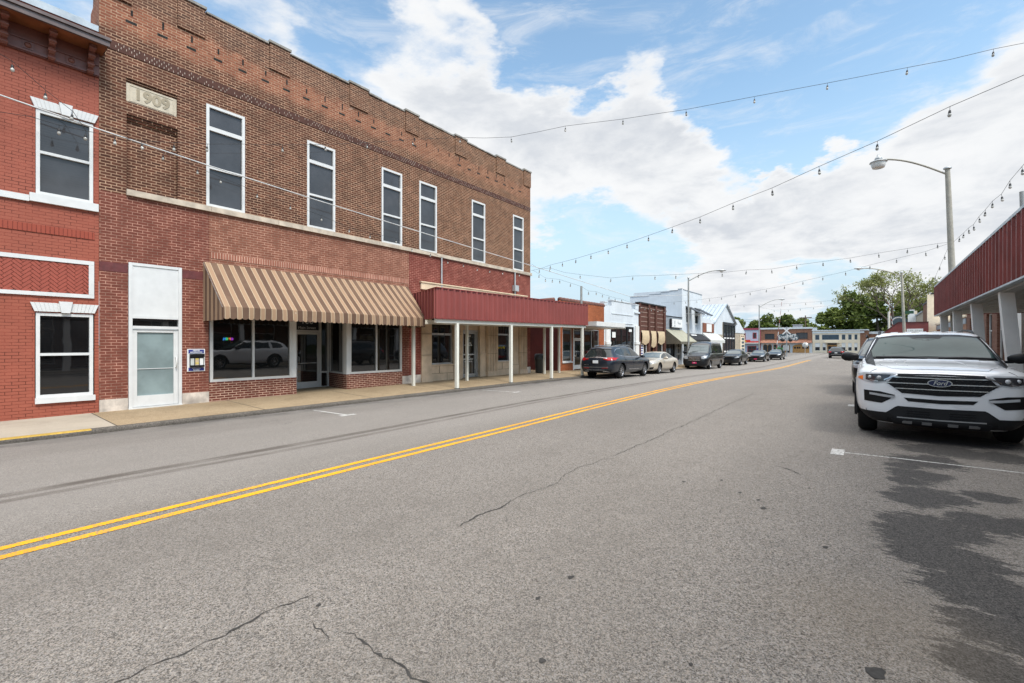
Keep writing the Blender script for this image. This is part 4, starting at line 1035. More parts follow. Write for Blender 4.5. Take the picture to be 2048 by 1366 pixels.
# dark brown brick shop with cloth blinds
b = thing('brick_shop', 'dark brown brick shop in three bays with pale mortar lines and tan cloth blinds', 'shop', (-15, 38, 0))
y0, y1 = 34.85, 40.72
bays = [(35.12, 36.62, 0), (37.10, 38.2, 1), (38.66, 40.25, 0)]
mb = MB(); bwall(mb, FX, y0, y1, -.6, 4.96, [(a, c, .35 if not k else -.6, 2.75) for a, c, k in bays], rev=.15, back=-12)
part(mb, 'wall', 'brick_dark', b)
for a, c in ((34.86, 35.06), (36.66, 37.04), (38.24, 38.6), (40.3, 40.71)):
    part(MB().mbox(mL, a, c, -.6, 4.99, -.01, .12), 'pilaster', 'brick_dark', b)
mb = MB()
for z in (4.62, 4.25, 3.88, 3.5, 3.14):
    for a, c in ((35.07, 36.65), (37.05, 38.23), (38.61, 40.29)): mb.mbox(mL, a, c, z, z + .045, -.01, .02)
part(mb, 'pale_course', plain('pale_course', (.34, .24, .19), .9, var=.2), b)
part(MB().mbox(mL, y0, y1, 4.962, 5.06, -.3, .14), 'coping', 'black_panel', b)
for a, c, k in bays:
    if k:
        window(b, mL, a, c, -.5, 2.74, .07, rails=[(1.35, 1.42)], w0=-.14, w1=-.04, fm=M['wood_brown'], gm=M['glass_shop'], name='door')
    else:
        window(b, mL, a, c, .36, 2.74, .06, w0=-.14, w1=-.04, gm=M['glass_shop2'], name='shop_window')
    zb = 1.75 if not k else 1.45
    mb = MB(); nn = 9; P = []
    for i in range(nn):
        t = i / (nn - 1); u = a - .02 + (c - a + .04) * t
        sag = .10 * math.sin(t * math.pi) * (1 if not k else .4) - .05 * math.sin(t * 9)
        for j in range(5):
            s = j / 4; P.append(mL(u + .03 * math.sin(j * 2 + i), 2.78 - (2.78 - zb + sag) * s, .14 + .10 * math.sin(s * 3) * (1 + .3 * math.sin(i * 2.1))))
    mb.sheet(P, nn, 5); mb.sheet([(p[0] - .012, p[1], p[2]) for p in P], nn, 5)
    part(mb, 'cloth_blind', 'tan_cloth', b)
mb = MB().mbox(mL, 35.3, 35.95, .55, 1.72, -.035, -.025); wp = part(mb, 'window_poster', 'sign_white', b)
mb = MB()
for i in range(5): mb.mbox(mL, 35.38, 35.85 - .06 * (i % 3), .68 + i * .2, .77 + i * .2, -.024, -.018)
part(mb, 'poster_print', 'sign_blue', wp)

# narrow grey shop with hanging sign and olive awning
b = thing('grey_shop', 'narrow pale grey shop front with a square white sign on its upper wall', 'shop', (-15, 43, 0))
y0, y1 = 40.73, 45.5
mb = MB(); bwall(mb, FX, y0, y1, -.7, 4.22, [(40.95, 43.6, -.1, 1.9), (43.95, 45.3, .1, 1.9)], rev=.3, back=-12)
part(mb, 'wall', 'asph_grey', b)
mb = MB()
for i in range(9): mb.mbox(mL, y0, y1, 3.08 + i * .125, 3.085 + i * .125, .0, .012)
mb.mbox(mL, y0, y1, 4.22, 4.28, -.1, .05); part(mb, 'siding_joints', 'grey_trim', b)
window(b, mL, 40.96, 43.58, -.1, 1.9, .06, muls=[42.0, 42.9], w0=-.2, w1=-.1, fm=M['black_panel'], gm=M['glass_shop'], name='shop_window')
window(b, mL, 43.96, 45.28, .1, 1.9, .06, rails=[.7, 1.3], muls=[44.6], w0=-.2, w1=-.1, gm=M['glass_shop2'], name='shop_window')
sg = thing('shop_sign', 'square white sign with small grey lettering above the olive awning', 'sign', (FX + .2, 43.4, 3.6))
part(MB().mbox(mL, 41.9, 44.85, 3.2, 4.02, .04, .22), 'sign_box', 'sign_black', sg)
part(MB().mbox(mL, 41.98, 44.85, 3.24, 4.02, .222, .24), 'sign_face', 'sign_white', sg)
mb = MB(); 
for i, (u, v, w_, h_) in enumerate(((43.55, 3.62, .10, .18), (43.75, 3.55, .07, .12), (43.92, 3.55, .09, .12), (44.12, 3.55, .05, .2), (44.25, 3.55, .09, .1), (42.6, 3.32, .22, .1), (42.66, 3.5, .10, .34))): mb.mbox(mL, u, u + w_, v, v + h_, .241, .246)
part(mb, 'sign_print', 'sign_slate', sg)
a = thing('olive_awning', 'olive fabric awning with dark striped side below the square white sign', 'awning', (-14, 43, 2))
sheet_awning(a, 'olive_cloth', 'olive_dark', 40.85, 45.55, -13.18, 3.04, 1.90, .22)

# two-storey white building, stepped flank
b = thing('white_building', 'tall white two-storey building with stepped flank and narrow black upper windows', 'building', (-16, 49, 0))
y0, y1 = 45.51, 52.25
mb = MB(); bwall(mb, FX, y0, y1, -.8, 7.05, [(46.85, 47.75, 3.85, 5.42), (49.75, 50.8, 3.85, 5.42), (46.0, 51.9, -.3, 1.75)], rev=.2, back=-5)
st = [(FX - .001, 7.10), (-15.0, 7.10), (-15.0, 6.98), (-15.8, 6.98), (-15.8, 6.90), (-16.7, 6.90), (-16.7, 6.74), (-17.9, 6.74), (-17.9, 6.62), (-20.0, 6.62), (-20.0, -.8), (FX - .001, -.8)]
mb.prism(back_wall(y0), st, -.3, .0)
part(mb, 'wall', 'white_wall', b)
mb = MB()
for (xa, za), (xb, zb_) in (((FX, 7.10), (-15.0, 7.10)), ((-15.0, 6.98), (-15.8, 6.98)), ((-15.8, 6.90), (-16.7, 6.90)), ((-16.7, 6.74), (-17.9, 6.74)), ((-17.9, 6.62), (-20, 6.62))): mb.box(xb, xa, y0 - .04, y0 + .34, za + .002, za + .05)
mb.mbox(mL, y0 + .35, y1, 7.052, 7.11, -.3, .04); part(mb, 'coping', 'asph_grey', b)
for a_, c_ in ((46.85, 47.75), (49.75, 50.8)):
    window(b, mL, a_, c_, 3.86, 5.41, .06, rails=[4.6], w0=-.15, w1=-.05, fm=M['black_panel'], gm=M['glass_far'])
    part(MB().mbox(mL, a_ - .08, c_ + .08, 3.72, 3.85, -.02, .08), 'window_sill', 'white_paint', b)
    sh = MB(); a2, c2 = a_ - .25, c_ + .75
    sh.hexa([(FX + .02, a2, 5.45), (-13.25, a2, 4.68), (-13.25, c2, 4.68), (FX + .02, c2, 5.45), (FX + .02, a2, 5.50), (-13.25, a2, 4.74), (-13.25, c2, 4.74), (FX + .02, c2, 5.50)])
    s_ = part(sh, 'window_shade', 'black_panel', b)
    part(MB().tube([(FX + .02, a2 + .1, 4.72), (-13.3, a2 + .1, 4.68)], .02, 6).tube([(FX + .02, c2 - .1, 4.72), (-13.3, c2 - .1, 4.68)], .02, 6), 'stay', 'white_metal', s_)
window(b, mL, 46.0, 51.9, -.3, 1.74, .08, muls=[47.4, 48.8, 50.3], w0=-.17, w1=-.07, gm=M['glass_shop'], name='shop_window')
a = thing('black_awning', 'black fabric awning with a white name strip on the white two-storey building', 'awning', (-14.2, 49.5, 2.3))
sheet_awning(a, 'black_cloth', 'black_cloth', 46.6, 52.0, -13.68, 2.76, 2.12, .18)
part(MB().hexa([(-14.42, 47.6, 2.645), (-14.28, 47.6, 2.545), (-14.28, 49.4, 2.545), (-14.42, 49.4, 2.645), (-14.42, 47.6, 2.66), (-14.28, 47.6, 2.56), (-14.28, 49.4, 2.56), (-14.42, 49.4, 2.66)]), 'name_strip', 'sign_white', a)

# white gabled building with metal roof and tall black glazing
b = thing('gabled_building', 'white gabled building with a seamed metal roof and tall black window wall', 'building', (-16, 60, 0))
y0, y1 = 52.26, 67.6
mb = MB(); bwall(mb, FX, y0, 61.0, -.9, 4.55, [(53.0, 60.0, -.4, 1.8)], rev=.2, back=-8)
mb.prism(lambda u, v, w: (FX + w, u, v), [(57.3, 4.55), (61.0, 4.55), (61.0, -.9), (67.6, -.9), (67.6, 4.45), (62.6, 6.72), (57.6, 4.55)], -.25, .0)
mb.box(FX - 9, FX - .26, 61.0, y1, -.9, 4.4)
part(mb, 'wall', 'white_wall', b)
sm = MB(); mb = MB(); rz = lambda u: 6.80 - abs(u - 62.6) * .452
for s, (u0, u1) in enumerate(((56.9, 62.6), (62.6, 68.0))):
    mb.hexa([(FX - 10, u0, rz(u0) - .06), (FX + .25, u0, rz(u0) - .06), (FX + .25, u1, rz(u1) - .06), (FX - 10, u1, rz(u1) - .06), (FX - 10, u0, rz(u0)), (FX + .25, u0, rz(u0)), (FX + .25, u1, rz(u1)), (FX - 10, u1, rz(u1))])
    for i in range(21):
        xx = FX + .2 - i * .48
        sm.hexa([(xx - .02, u0, rz(u0)), (xx + .02, u0, rz(u0)), (xx + .02, u1, rz(u1)), (xx - .02, u1, rz(u1)), (xx - .02, u0, rz(u0) + .05), (xx + .02, u0, rz(u0) + .05), (xx + .02, u1, rz(u1) + .05), (xx - .02, u1, rz(u1) + .05)])
rf = part(mb, 'roof', 'roof_metal', b); part(sm, 'roof_seams', plain('roof_seam', (.26, .30, .34), .4, .3), rf)  # seams coloured darker than the sheet, standing in for their shadows
part(MB().mbox(mL, 57.4, 61.0, 1.9, 2.85, -.01, .06).mbox(mL, 60.98, 61.12, -.6, 4.4, -.01, .05), 'stone_facing', 'stone_tan', b)
gw = part(MB().mbox(mL, 61.15, 67.2, -.6, 4.42, -.02, .05), 'glazing', 'glass_far', b)
mb = MB(); mb.mbox(mL, 61.15, 67.2, 4.1, 4.46, .052, .1)
for i in range(5): u = 61.15 + i * 1.49; mb.mbox(mL, u, u + .13, -.6, 4.1, .052, .12)
part(mb, 'mullion', 'black_panel', gw)
mb = MB()
for z in (2.35, .65):
    for i in range(4): u = 61.3 + i * 1.49; mb.mbox(mL, u, u + 1.25, z, z + .16, .052, .085)
part(mb, 'spandrel', 'sign_white', gw)
window(b, mL, 53.0, 60.0, -.4, 1.8, .08, muls=[54.7, 56.5, 58.2], w0=-.17, w1=-.07, gm=M['glass_shop'], name='shop_window')
sg = thing('shop_sign', 'white panel sign flanked by rust brown shutters above the grey awning', 'sign', (FX + .1, 54.6, 3.4))
part(MB().mbox(mL, 52.4, 56.9, 2.98, 4.02, .01, .07), 'shutter', 'wood_brown', sg)
part(MB().mbox(mL, 53.7, 55.7, 3.06, 3.96, .072, .12), 'sign_face', 'sign_white', sg)
a = thing('grey_awning', 'pale grey fabric awning between the black awning and the black window wall', 'awning', (-14.2, 55, 2.3))
sheet_awning(a, 'grey_cloth', 'grey_cloth', 52.3, 58.4, -13.68, 2.92, 2.12, .3)

b = thing('gabled_building', 'small white-roofed building with tan stone base and a directory board', 'building', (-16, 70, 0))
y0, y1 = 67.75, 73.4
mb = MB(); bwall(mb, FX, y0, y1, -.9, 3.2, [], back=-10); part(mb, 'wall', 'stone_tan', b)
mb = MB().prism(lambda u, v, w: (FX + w, u, v), [(y0, 3.21), (y1 + .1, 3.21), (y1 + .1, 3.5), (69.3, 5.05), (y0, 5.05)], -10, .06); part(mb, 'roof', 'white_wall', b)
bd = part(MB().mbox(mL, 70.6, 73.3, -.3, 3.0, .01, .10), 'directory_board', 'cream_wall', b)
mb = MB()
for i in range(5): mb.mbox(mL, 71.3, 72.9, .25 + i * .5, .55 + i * .5, .102, .12)
part(mb, 'directory_panel', 'sign_slate', bd)
mb = MB(); put_text(mb, mL, 'MAIN STREET', 71.95, 2.78, .105, .3, width=2.2, depth=.01); part(mb, 'board_lettering', 'wood_brown', bd)

# ---------------------------------------------------------------- buildings that close the view across the junction
BY = 130.0; mB = back_wall(BY)
b = thing('blue_building', 'pale blue building with maroon trim and a red shop canopy', 'building', (-24, BY, 0))
mb = MB(); mb.holewall(mB, -26.3, -22.05, -1.0, 5.75, [(-23.85, -22.95, 3.05, 4.6), (-25.1, -23.0, -.6, 1.2), (-26.1, -25.5, 2.9, 4.5)], .2); mb.box(-26.3, -22.07, BY + .25, BY + 12, -1, 5.6); part(mb, 'wall', 'pale_blue', b)
mb = MB().mbox(mB, -26.4, -22.0, 5.3, 5.75, -.3, .12).mbox(mB, -22.35, -22.0, -1, 5.3, -.3, .10); part(mb, 'trim', plain('maroon_trim', (.28, .045, .07), .6), b)
window(b, mB, -23.84, -22.96, 3.06, 4.59, .15, w0=-.15, w1=.03, fm=M['red_paint'], gm=M['glass_far']); window(b, mB, -26.09, -25.51, 2.95, 4.49, .12, w0=-.15, w1=.03, fm=M['red_paint'], gm=M['glass_far'])
window(b, mB, -25.09, -23.01, -.6, 1.19, .16, muls=[-24.05], rails=[.3], w0=-.15, w1=.03, fm=M['red_paint'], gm=M['glass_far'], name='door')
cn_ = part(MB().mbox(mB, -25.9, -22.1, 1.75, 2.05, .0, 1.0), 'shop_canopy', 'grey_cloth', b)
part(MB().mbox(mB, -25.9, -24.3, 2.05, 2.75, .5, .9).mbox(mB, -25.9, -22.1, 2.06, 2.4, .2, .48), 'sign_panel', 'sign_red', cn_)
part(MB().mbox(mB, -25.5, -25.2, 2.2, 2.5, .905, .93), 'sign_mark', 'yellow_print', cn_)
part(MB().mbox(mB, -22.95, -22.4, -.2, .55, .01, .06), 'wall_notice', 'sign_blue', b)

b = thing('restaurant_building', 'worn brick building with white arched ground floor and timber double doors', 'building', (-16, BY, 0))
mb = MB(); mb.holewall(mB, -22.0, -11.05, 1.95, 5.35, [(-21.1, -18.95, 2.85, 4.25), (-14.35, -11.95, 2.9, 4.45)], .3); mb.box(-22, -11.07, BY + .32, BY + 14, -1, 5.3); part(mb, 'upper_wall', 'brick_far', b)
part(MB().mbox(mB, -22.1, -11.0, 5.36, 5.75, -.4, .15), 'coping', 'white_wall', b)
part(MB().hexa([(-22, BY - .9, 1.92), (-11.1, BY - .9, 1.92), (-11.1, BY, 1.94), (-22, BY, 1.94), (-22, BY - .9, 1.98), (-11.1, BY - .9, 1.98), (-11.1, BY, 2.6), (-22, BY, 2.6)]), 'tile_roof', plain('clay_roof', (.30, .14, .09), .9, var=.45, scale=3), b)
part(MB().mbox(mB, -22, -11.05, -1, 1.92, -.3, .0), 'lower_wall', 'white_wall', b)
for u0, u1 in ((-21.1, -18.95), (-14.35, -11.95)):
    window(b, mB, u0, u1, 2.86, 4.24 if u0 < -15 else 4.44, .1, muls=[(u0 * 2 + u1) / 3, (u0 + 2 * u1) / 3], w0=-.2, w1=-.08, fm=M['black_panel'], gm=M['glass_far'])
def arch_poly(u0, u1, v0, v1, rise, n=10):
    P = [(u0, v0), (u1, v0), (u1, v1 - rise)]
    for i in range(1, n): 
        a = math.pi * i / n; P.append(((u0 + u1) / 2 + (u1 - u0) / 2 * math.cos(a), v1 - rise + rise * math.sin(a)))
    return P + [(u0, v1 - rise)]
for u0, u1 in ((-21.4, -20.55), (-20.4, -19.6), (-19.1, -18.4), (-17.45, -16.65), (-16.45, -15.7)):
    f = part(MB().prism(mB, arch_poly(u0 - .1, u1 + .1, -.5, 1.62, .5), .002, .05), 'arch_trim', 'wood_door', b)
    part(MB().prism(mB, arch_poly(u0, u1, -.45, 1.52, .42), .052, .07), 'pane', 'glass_far', f)
f = part(MB().prism(mB, arch_poly(-15.05, -11.65, -.5, 1.6, .55), .002, .06), 'timber_doors', 'wood_door', b)
for a_ in (-14.75, -14.2, -13.75, -13.05, -12.6, -12.15): part(MB().mbox(mB, a_, a_ + .38, .55, 1.0, .062, .075), 'door_pane', 'glass_far', f)
mb = MB().mbox(mB, -13.42, -13.32, -.45, 1.5, .062, .09)
for s in (-1, 1):
    for i in range(4): mb.hexa([mB(-13.37 + s * (.2 + i * .35), -.4, .062), mB(-13.37 + s * (.28 + i * .35), -.4, .062), mB(-13.37 + s * (.28 + i * .35), -.4, .08), mB(-13.37 + s * (.2 + i * .35), -.4, .08), mB(-13.37 + s * (.5 + i * .35), .4, .062), mB(-13.37 + s * (.58 + i * .35), .4, .062), mB(-13.37 + s * (.58 + i * .35), .4, .08), mB(-13.37 + s * (.5 + i * .35), .4, .08)])
part(mb, 'door_brace', plain('timber_brace', (.56, .31, .11), .6), f)
sg = thing('wall_sign', 'slate oval wall sign with white script lettering on the worn brick building', 'sign', (-16.2, BY - .1, 3.1))
ring = [(-16.1 + 2.3 * math.copysign(abs(math.cos(a)) ** .7, math.cos(a)), 3.15 + 1.15 * math.copysign(abs(math.sin(a)) ** .8, math.sin(a))) for a in [2 * math.pi * i / 40 for i in range(40)]]
sf = part(MB().prism(mB, ring, .02, .12), 'sign_board', 'sign_slate', sg)
mrot = lambda u, v, w: mB(-16.2 + (u * .978 - v * .2), 3.15 + (u * .2 + v * .978), w)
mb = MB(); put_text(mb, mrot, 'Southern', 0, .42, .13, 1.25, width=3.9, depth=.02, shear=.25, bold=.02); put_text(mb, mrot, 'Exteriors', .25, -.38, .13, 1.15, width=3.7, depth=.02, shear=.25, bold=.02)
part(mb, 'sign_lettering', 'sign_white', sf)
part(MB().mbox(mB, -19.6, -18.6, -.55, .1, 1.5, 2.2).mbox(mB, -18.6, -17.6, -.55, -.1, 1.5, 2.2), 'planter_box', plain('orange_planter', (.55, .18, .05), .6), thing('planter', 'orange planter with green plants by the arched windows', 'planter', (-18.6, BY - 2, -.5)))
rp = random.Random(8); mb = MB()
for i in range(140):
    c = Vector((-17.6 + rp.gauss(0, .35), BY - 1.9 + rp.gauss(0, .2), .25 + abs(rp.gauss(0, .35)))); a_ = Vector((rp.gauss(0, 1), rp.gauss(0, 1), rp.gauss(0, 1))).normalized() * .16; e = Vector((rp.gauss(0, 1), rp.gauss(0, 1), rp.gauss(0, 1))).normalized() * .12
    mb.quad(c - a_, c - e, c + a_, c + e)
part(mb, 'foliage', plain('planter_green', (.06, .2, .07), .7, var=.4), bpy.data.objects['planter'])

b = thing('cream_building', 'long cream two-storey building with blue tinted upper windows and brick end wall', 'building', (-6.5, BY, 0))
ups = [(-10.5, -9.6), (-9.15, -5.8), (-5.35, -4.6), (-4.15, -3.45), (-3.0, -2.4)]
los = [(-10.5, -9.5), (-9.0, -8.35), (-5.35, -4.6), (-4.15, -3.45), (-3.0, -2.4)]
mb = MB(); mb.holewall(mB, -11.0, -1.95, -.9, 4.75, [(a_, c_, 2.62, 3.9) for a_, c_ in ups] + [(a_, c_, .1, 1.95) for a_, c_ in los] + [(-8.1, -6.2, -.9, 1.9)], .2); mb.box(-11, -1.97, BY + .25, BY + 9, -1, 4.7); part(mb, 'wall', 'cream_wall', b)
part(MB().mbox(mB, -11.05, -1.2, 4.2, 4.55, -.2, .10).mbox(mB, -11.1, -.35, 4.76, 5.0, -9, .16).mbox(mB, -11.0, -10.1, 5.0, 5.6, -.5, .05), 'cornice', 'white_wall', b)
part(MB().mbox(mB, -1.94, -.4, -1, 4.755, -9, -.05), 'brick_end', 'brick_far', b)
for a_, c_ in ups: window(b, mB, a_, c_, 2.63, 3.89, .06, w0=-.15, w1=-.05, gm=M['glass_blue'])
for a_, c_ in los:
    f = window(b, mB, a_, c_, .1, 1.94, .06, w0=-.15, w1=-.05, gm=M['glass_far'])
    part(MB().mbox(mB, a_ + .06, c_ - .06, .95, 1.9, -.098, -.09), 'blind', 'sign_white', f)
f = part(MB().mbox(mB, -8.1, -6.2, -.9, 1.35, -.3, -.15).mbox(mB, -8.1, -6.2, 1.36, 1.46, -.3, -.05), 'timber_door', 'wood_door', b)
for q_ in ((-7.9, -7.25, -.3, 1.15, -.149), (-7.05, -6.4, -.3, 1.15, -.149), (-8.0, -6.3, 1.5, 1.88, -.2)): part(MB().mbox(mB, *q_, -.13), 'door_pane', 'glass_far', f)
part(MB().mbox(mB, -8.6, -5.7, 1.92, 2.2, 0, .7), 'porch', 'cream_wall', b)
b = thing('brick_building', 'low brick building with a white fascia behind the cream building', 'building', (3, BY + 3, 0))
mb = MB(); mb.box(-.3, 9, BY + 1, BY + 9, -1, 3.95); part(mb, 'wall', 'brick_far', b); part(MB().box(-.35, 9.05, BY + .9, BY + 9, 3.952, 4.5), 'fascia', 'white_wall', b)

# ---------------------------------------------------------------- right side of the street
RX = 5.4; mR = right_wall(RX)
b = thing('brick_building', 'single-storey red brick shop row behind the near right canopy', 'building', (6, 15, 0))
hs = []
y = -6.8
while y < 44: hs.append((y + .5, y + 2.1, .6, 3.45)); y += 2.9
mb = MB(); mb.holewall(mR, -7, 46, -.6, 4.05, hs, .22); mb.box(RX + .25, 16, -7, 46, -.6, 4.0); part(mb, 'wall', 'brick_right', b)
for i, (a_, c_, z0, z1) in enumerate(hs):
    window(b, mR, a_, c_, z0, z1, .05, rails=[2.45], w0=-.2, w1=-.12, gm=M['glass_shop'])
part(MB().mbox(mR, 30.1, 30.8, -.3, 3.6, -.1, .12), 'pilaster', 'white_paint', b)
ng = thing('open_sign', 'small multicoloured neon OPEN sign in the near right shop window', 'neon sign', (5.3, 12.4, 2.0))
for ch, col, dy in (('O', (.55, .08, .9), .24), ('P', (1, .25, .03), .08), ('E', (.1, .9, .25), -.08), ('N', (.05, .35, 1), -.24)):
    mb = MB(); put_text(mb, right_wall(5.30), ch, 12.45 + dy, 2.02, .0, .24, flip=-1, depth=.03, bold=.008); part(mb, 'neon_letter', emit('neon_' + ch, col, 7.0), ng)
part(MB().box(5.32, 5.34, 12.08, 12.82, 1.86, 2.18), 'backing', 'black_panel', ng)
cv2 = thing('walkway_canopy', 'weathered red ribbed metal canopy on thick white columns over the near right pavement', 'canopy', (3.8, 15, 0))
GX = 2.4; gm_ = right_wall(GX)
mb = MB(); ribbed_panel(mb, gm_, -6.5, 29.35, 3.03, 4.36, rib=.40, hgt=1.7); mb.mbox(gm_, -6.5, 29.35, 3.03, 4.36, -.03, -.002); part(mb, 'fascia', 'rib_metal_r', cv2)
part(MB().box(GX, RX - .02, 29.32, 29.36, 3.03, 4.36), 'end_panel', 'rib_metal_r', cv2)
part(MB().mbox(gm_, -6.52, 29.4, 4.362, 4.43, -.12, .05).mbox(gm_, -6.52, 29.4, 2.985, 3.028, -.10, .045), 'trim', 'flashing', cv2)
mb = MB().box(GX + .04, RX - .02, -6.4, 29.3, 3.06, 3.10)
for i in range(9): mb.box(GX + .3 + i * .3, GX + .318 + i * .3, -6.4, 29.3, 3.045, 3.06)
part(mb, 'soffit', 'soffit_white', cv2)
part(MB().box(GX + .12, GX + .34, -6.4, 29.25, 2.94, 3.055), 'beam', 'soffit_white', cv2)
for i, (yy, lean) in enumerate(((4.1, .0), (8.2, 0), (12.25, 0.0), (16.4, .20), (20.45, .14), (24.5, .07), (28.55, .05))):
    z0 = zsr(2.6, yy) - .03; h = .125
    p = MB().hexa([(2.62 + lean - h, yy - h, z0), (2.62 + lean + h, yy - h, z0), (2.62 + lean + h, yy + h, z0), (2.62 + lean - h, yy + h, z0), (2.62 - h, yy - h, 2.97), (2.62 + h, yy - h, 2.97), (2.62 + h, yy + h, 2.97), (2.62 - h, yy + h, 2.97)])
    part(p, 'column', 'grey_post', cv2)
b = thing('panelled_shop', 'low shop with rust brown panels and a grey band beyond the near right canopy', 'shop', (6, 42, 0))
mb = MB().box(RX, 14, 46.1, 65, -.6, 3.62); part(mb, 'wall', plain('rust_panel', (.26, .105, .045), .6, var=.25, scale=1.5), b)
part(MB().mbox(mR, 46.1, 65, 3.15, 3.55, -.02, .05), 'band', 'asph_grey', b); part(MB().mbox(mR, 46.05, 65.1, 3.622, 3.78, -9, .10), 'coping', 'cream_wall', b)
part(MB().mbox(mR, 47, 64, .6, 2.0, -.02, .03), 'glazing', 'glass_shop', b)
b = thing('brick_building', 'taller brown brick building with a cream painted end wall beyond the low panelled shop', 'building', (6, 70, 0))
part(MB().box(5.2, 13, 66.0, 78, -.5, 6.55), 'wall', plain('brown_render', (.15, .065, .03), .85, var=.3, scale=1.4, bump=.4), b)
part(MB().box(4.72, 13, 65.6, 65.99, -.5, 6.95), 'end_wall', 'cream_wall', b); part(MB().box(5.14, 13, 66.0, 78.05, 6.552, 6.72).box(4.98, 13.0, 65.55, 66.02, 6.952, 7.1), 'coping', 'black_panel', b)
b = thing('stone_building', 'tan stone fronted building with a white boxy sign along the right side', 'building', (6, 84, 0))
part(MB().box(5.2, 13, 78.1, 90, -.5, 5.75), 'wall', 'stone_tan', b); part(MB().box(5.1, 13, 78.1, 90, 5.752, 5.95), 'coping', 'asph_grey', b)
part(MB().box(4.3, 5.19, 89.0, 89.6, 4.6, 6.0).box(4.6, 5.19, 92.0, 92.5, 5.4, 6.9), 'projecting_sign', 'sign_white', b)
part(MB().box(5.2, 13, 90.02, 103, -.5, 6.2), 'far_wing', plain('brown_shingle', (.12, .08, .055), .9, var=.3), b)
cm = thing('walkway_canopy', 'dark maroon sloped canopy end with a white name board further down the right side', 'canopy', (3.5, 66, 0))
m68 = back_wall(64.0)
part(MB().prism(m68, [(1.18, 2.2), (4.7, 2.2), (4.7, 3.95), (2.3, 3.95), (1.18, 2.95)], -10, 0), 'fascia', 'rib_metal_r', cm)
part(MB().prism(m68, [(1.1, 2.93), (2.28, 3.96), (4.72, 3.96), (4.72, 4.02), (2.26, 4.02), (1.06, 2.96)], -10, .06), 'trim', 'maroon_paint', cm)
nb = part(MB().mbox(m68, 2.98, 4.28, 2.95, 3.29, .01, .06), 'name_board', 'sign_white', cm)
mb = MB()
for i, (w_, h_) in enumerate(((.04, .14), (.11, .10), (.10, .10), (0, 0), (.10, .14), (.09, .14), (.11, .10), (.08, .10))):
    if w_: mb.mbox(m68, 3.10 + i * .14, 3.10 + i * .14 + w_, 3.06, 3.06 + h_, .062, .066)
part(mb, 'board_print', 'grey_cloth', nb)
for yy in (64.6, 68.5, 72.5): part(MB().box(1.5, 1.7, yy, yy + .2, -.4, 2.25), 'post', 'grey_post', cm)
# ---------------------------------------------------------------- street lamps, wires, signals, trees
def arm_curve(p0, p1, rise, n=12, up=.0):
    p0, p1 = Vector(p0), Vector(p1); out = []
    for i in range(n + 1):
        t = i / n; s = math.sin(t * math.pi / 2)
        out.append((p0.x + (p1.x - p0.x) * t, p0.y + (p1.y - p0.y) * t, p0.z + (p1.z - p0.z) * s))
    return out
def street_lamp(label, x, y, top, arm_end, zb, r=.075, mat='pole_metal', cobra=True, lean=0.0):
    t = thing('street_lamp', label, 'street lamp', (x, y, zb), 'street lamps along the main street')
    part(MB().tube([(x + lean, y, zb - .05), (x + lean * .5, y, (zb + top) / 2), (x, y, top)], [r * 1.25, r * 1.1, r * .8], 12), 'pole', mat, t)
    part(MB().lathe([(r * 1.3, 0), (r * 1.3, .06), (r * .4, .12), (0, .13)], (x, y, top), 10), 'pole_cap', 'lamp_grey', t)
    if cobra: part(MB().lathe([(.16, 0), (.16, .02), (.11, .04)], (x + lean, y, zb), 12), 'base_plate', 'lamp_grey', t)
    ax, ay, az = arm_end
    part(MB().tube(arm_curve((x, y, top - .25), arm_end, 0), [.04] * 13, 8), 'arm', mat, t)
    d = Vector((ax - x, ay - y, 0)).normalized(); s = Vector((-d.y, d.x, 0)); c = Vector(arm_end)
    if cobra:
        mb = MB(); rings = []
        for k, (l, w, h0, h1) in enumerate(((-.08, .05, -.05, .05), (.05, .10, -.07, .07), (.25, .17, -.09, .10), (.5, .17, -.08, .09), (.68, .09, -.05, .05), (.74, .02, -.01, .02))):
            for j in range(10):
                a = 2 * math.pi * j / 10; hh = h1 if math.sin(a) > 0 else -h0
                p = c + d * l + s * (w * math.cos(a)); rings.append((p.x, p.y, p.z + hh * math.sin(a)))
        mb.add(rings, [(i * 10 + j, i * 10 + (j + 1) % 10, (i + 1) * 10 + (j + 1) % 10, (i + 1) * 10 + j) for i in range(5) for j in range(10)], 0, True)
        h = part(mb, 'lamp_head', 'lamp_grey', t)
        mb = MB(); cc = c + d * .36; mb.lathe([(.14, 0), (.12, -.06), (.06, -.10), (0, -.11)], (cc.x, cc.y, cc.z - .06), 12); part(mb, 'lens', 'lamp_lens', h)
    else:
        mb = MB().lathe([(.0, .36), (.05, .35), (.07, .25), (.13, .20), (.15, .12), (.13, .10), (.32, .02), (.34, -.02), (.30, -.03)], (c.x, c.y, c.z - .1), 20); h = part(mb, 'lamp_head', 'lamp_grey', t)
        part(MB().lathe([(.29, -.02), (.27, -.16), (.23, -.27), (.21, -.28), (0, -.285)], (c.x, c.y, c.z - .1), 20), 'lens', 'lamp_lens', h)
    return t
street_lamp('slim grey street lamp on the far pavement in front of the olive awning', -12.35, 40.2, 7.35, (-10.3, 41.3, 7.95), zs(-12.2, 40))
street_lamp('slim grey street lamp furthest away on the left, before the level crossing', -12.4, 72.1, 7.1, (-10.1, 73.4, 7.95), zs(-12.2, 72))
street_lamp('tall pale concrete lamp pole rising behind the near right canopy with a jar shaped lamp', 2.68, 28.0, 9.5, (.27, 27.2, 10.25), zsr(2.9, 28), .11, 'pole_conc', False, .30)
gl = street_lamp('pale lamp pole with a green street sign, standing beyond the white car', 2.15, 53.5, 8.05, (-.55, 52.2, 8.55), zr(2.2, 53), .10, 'pole_conc', True, .28)
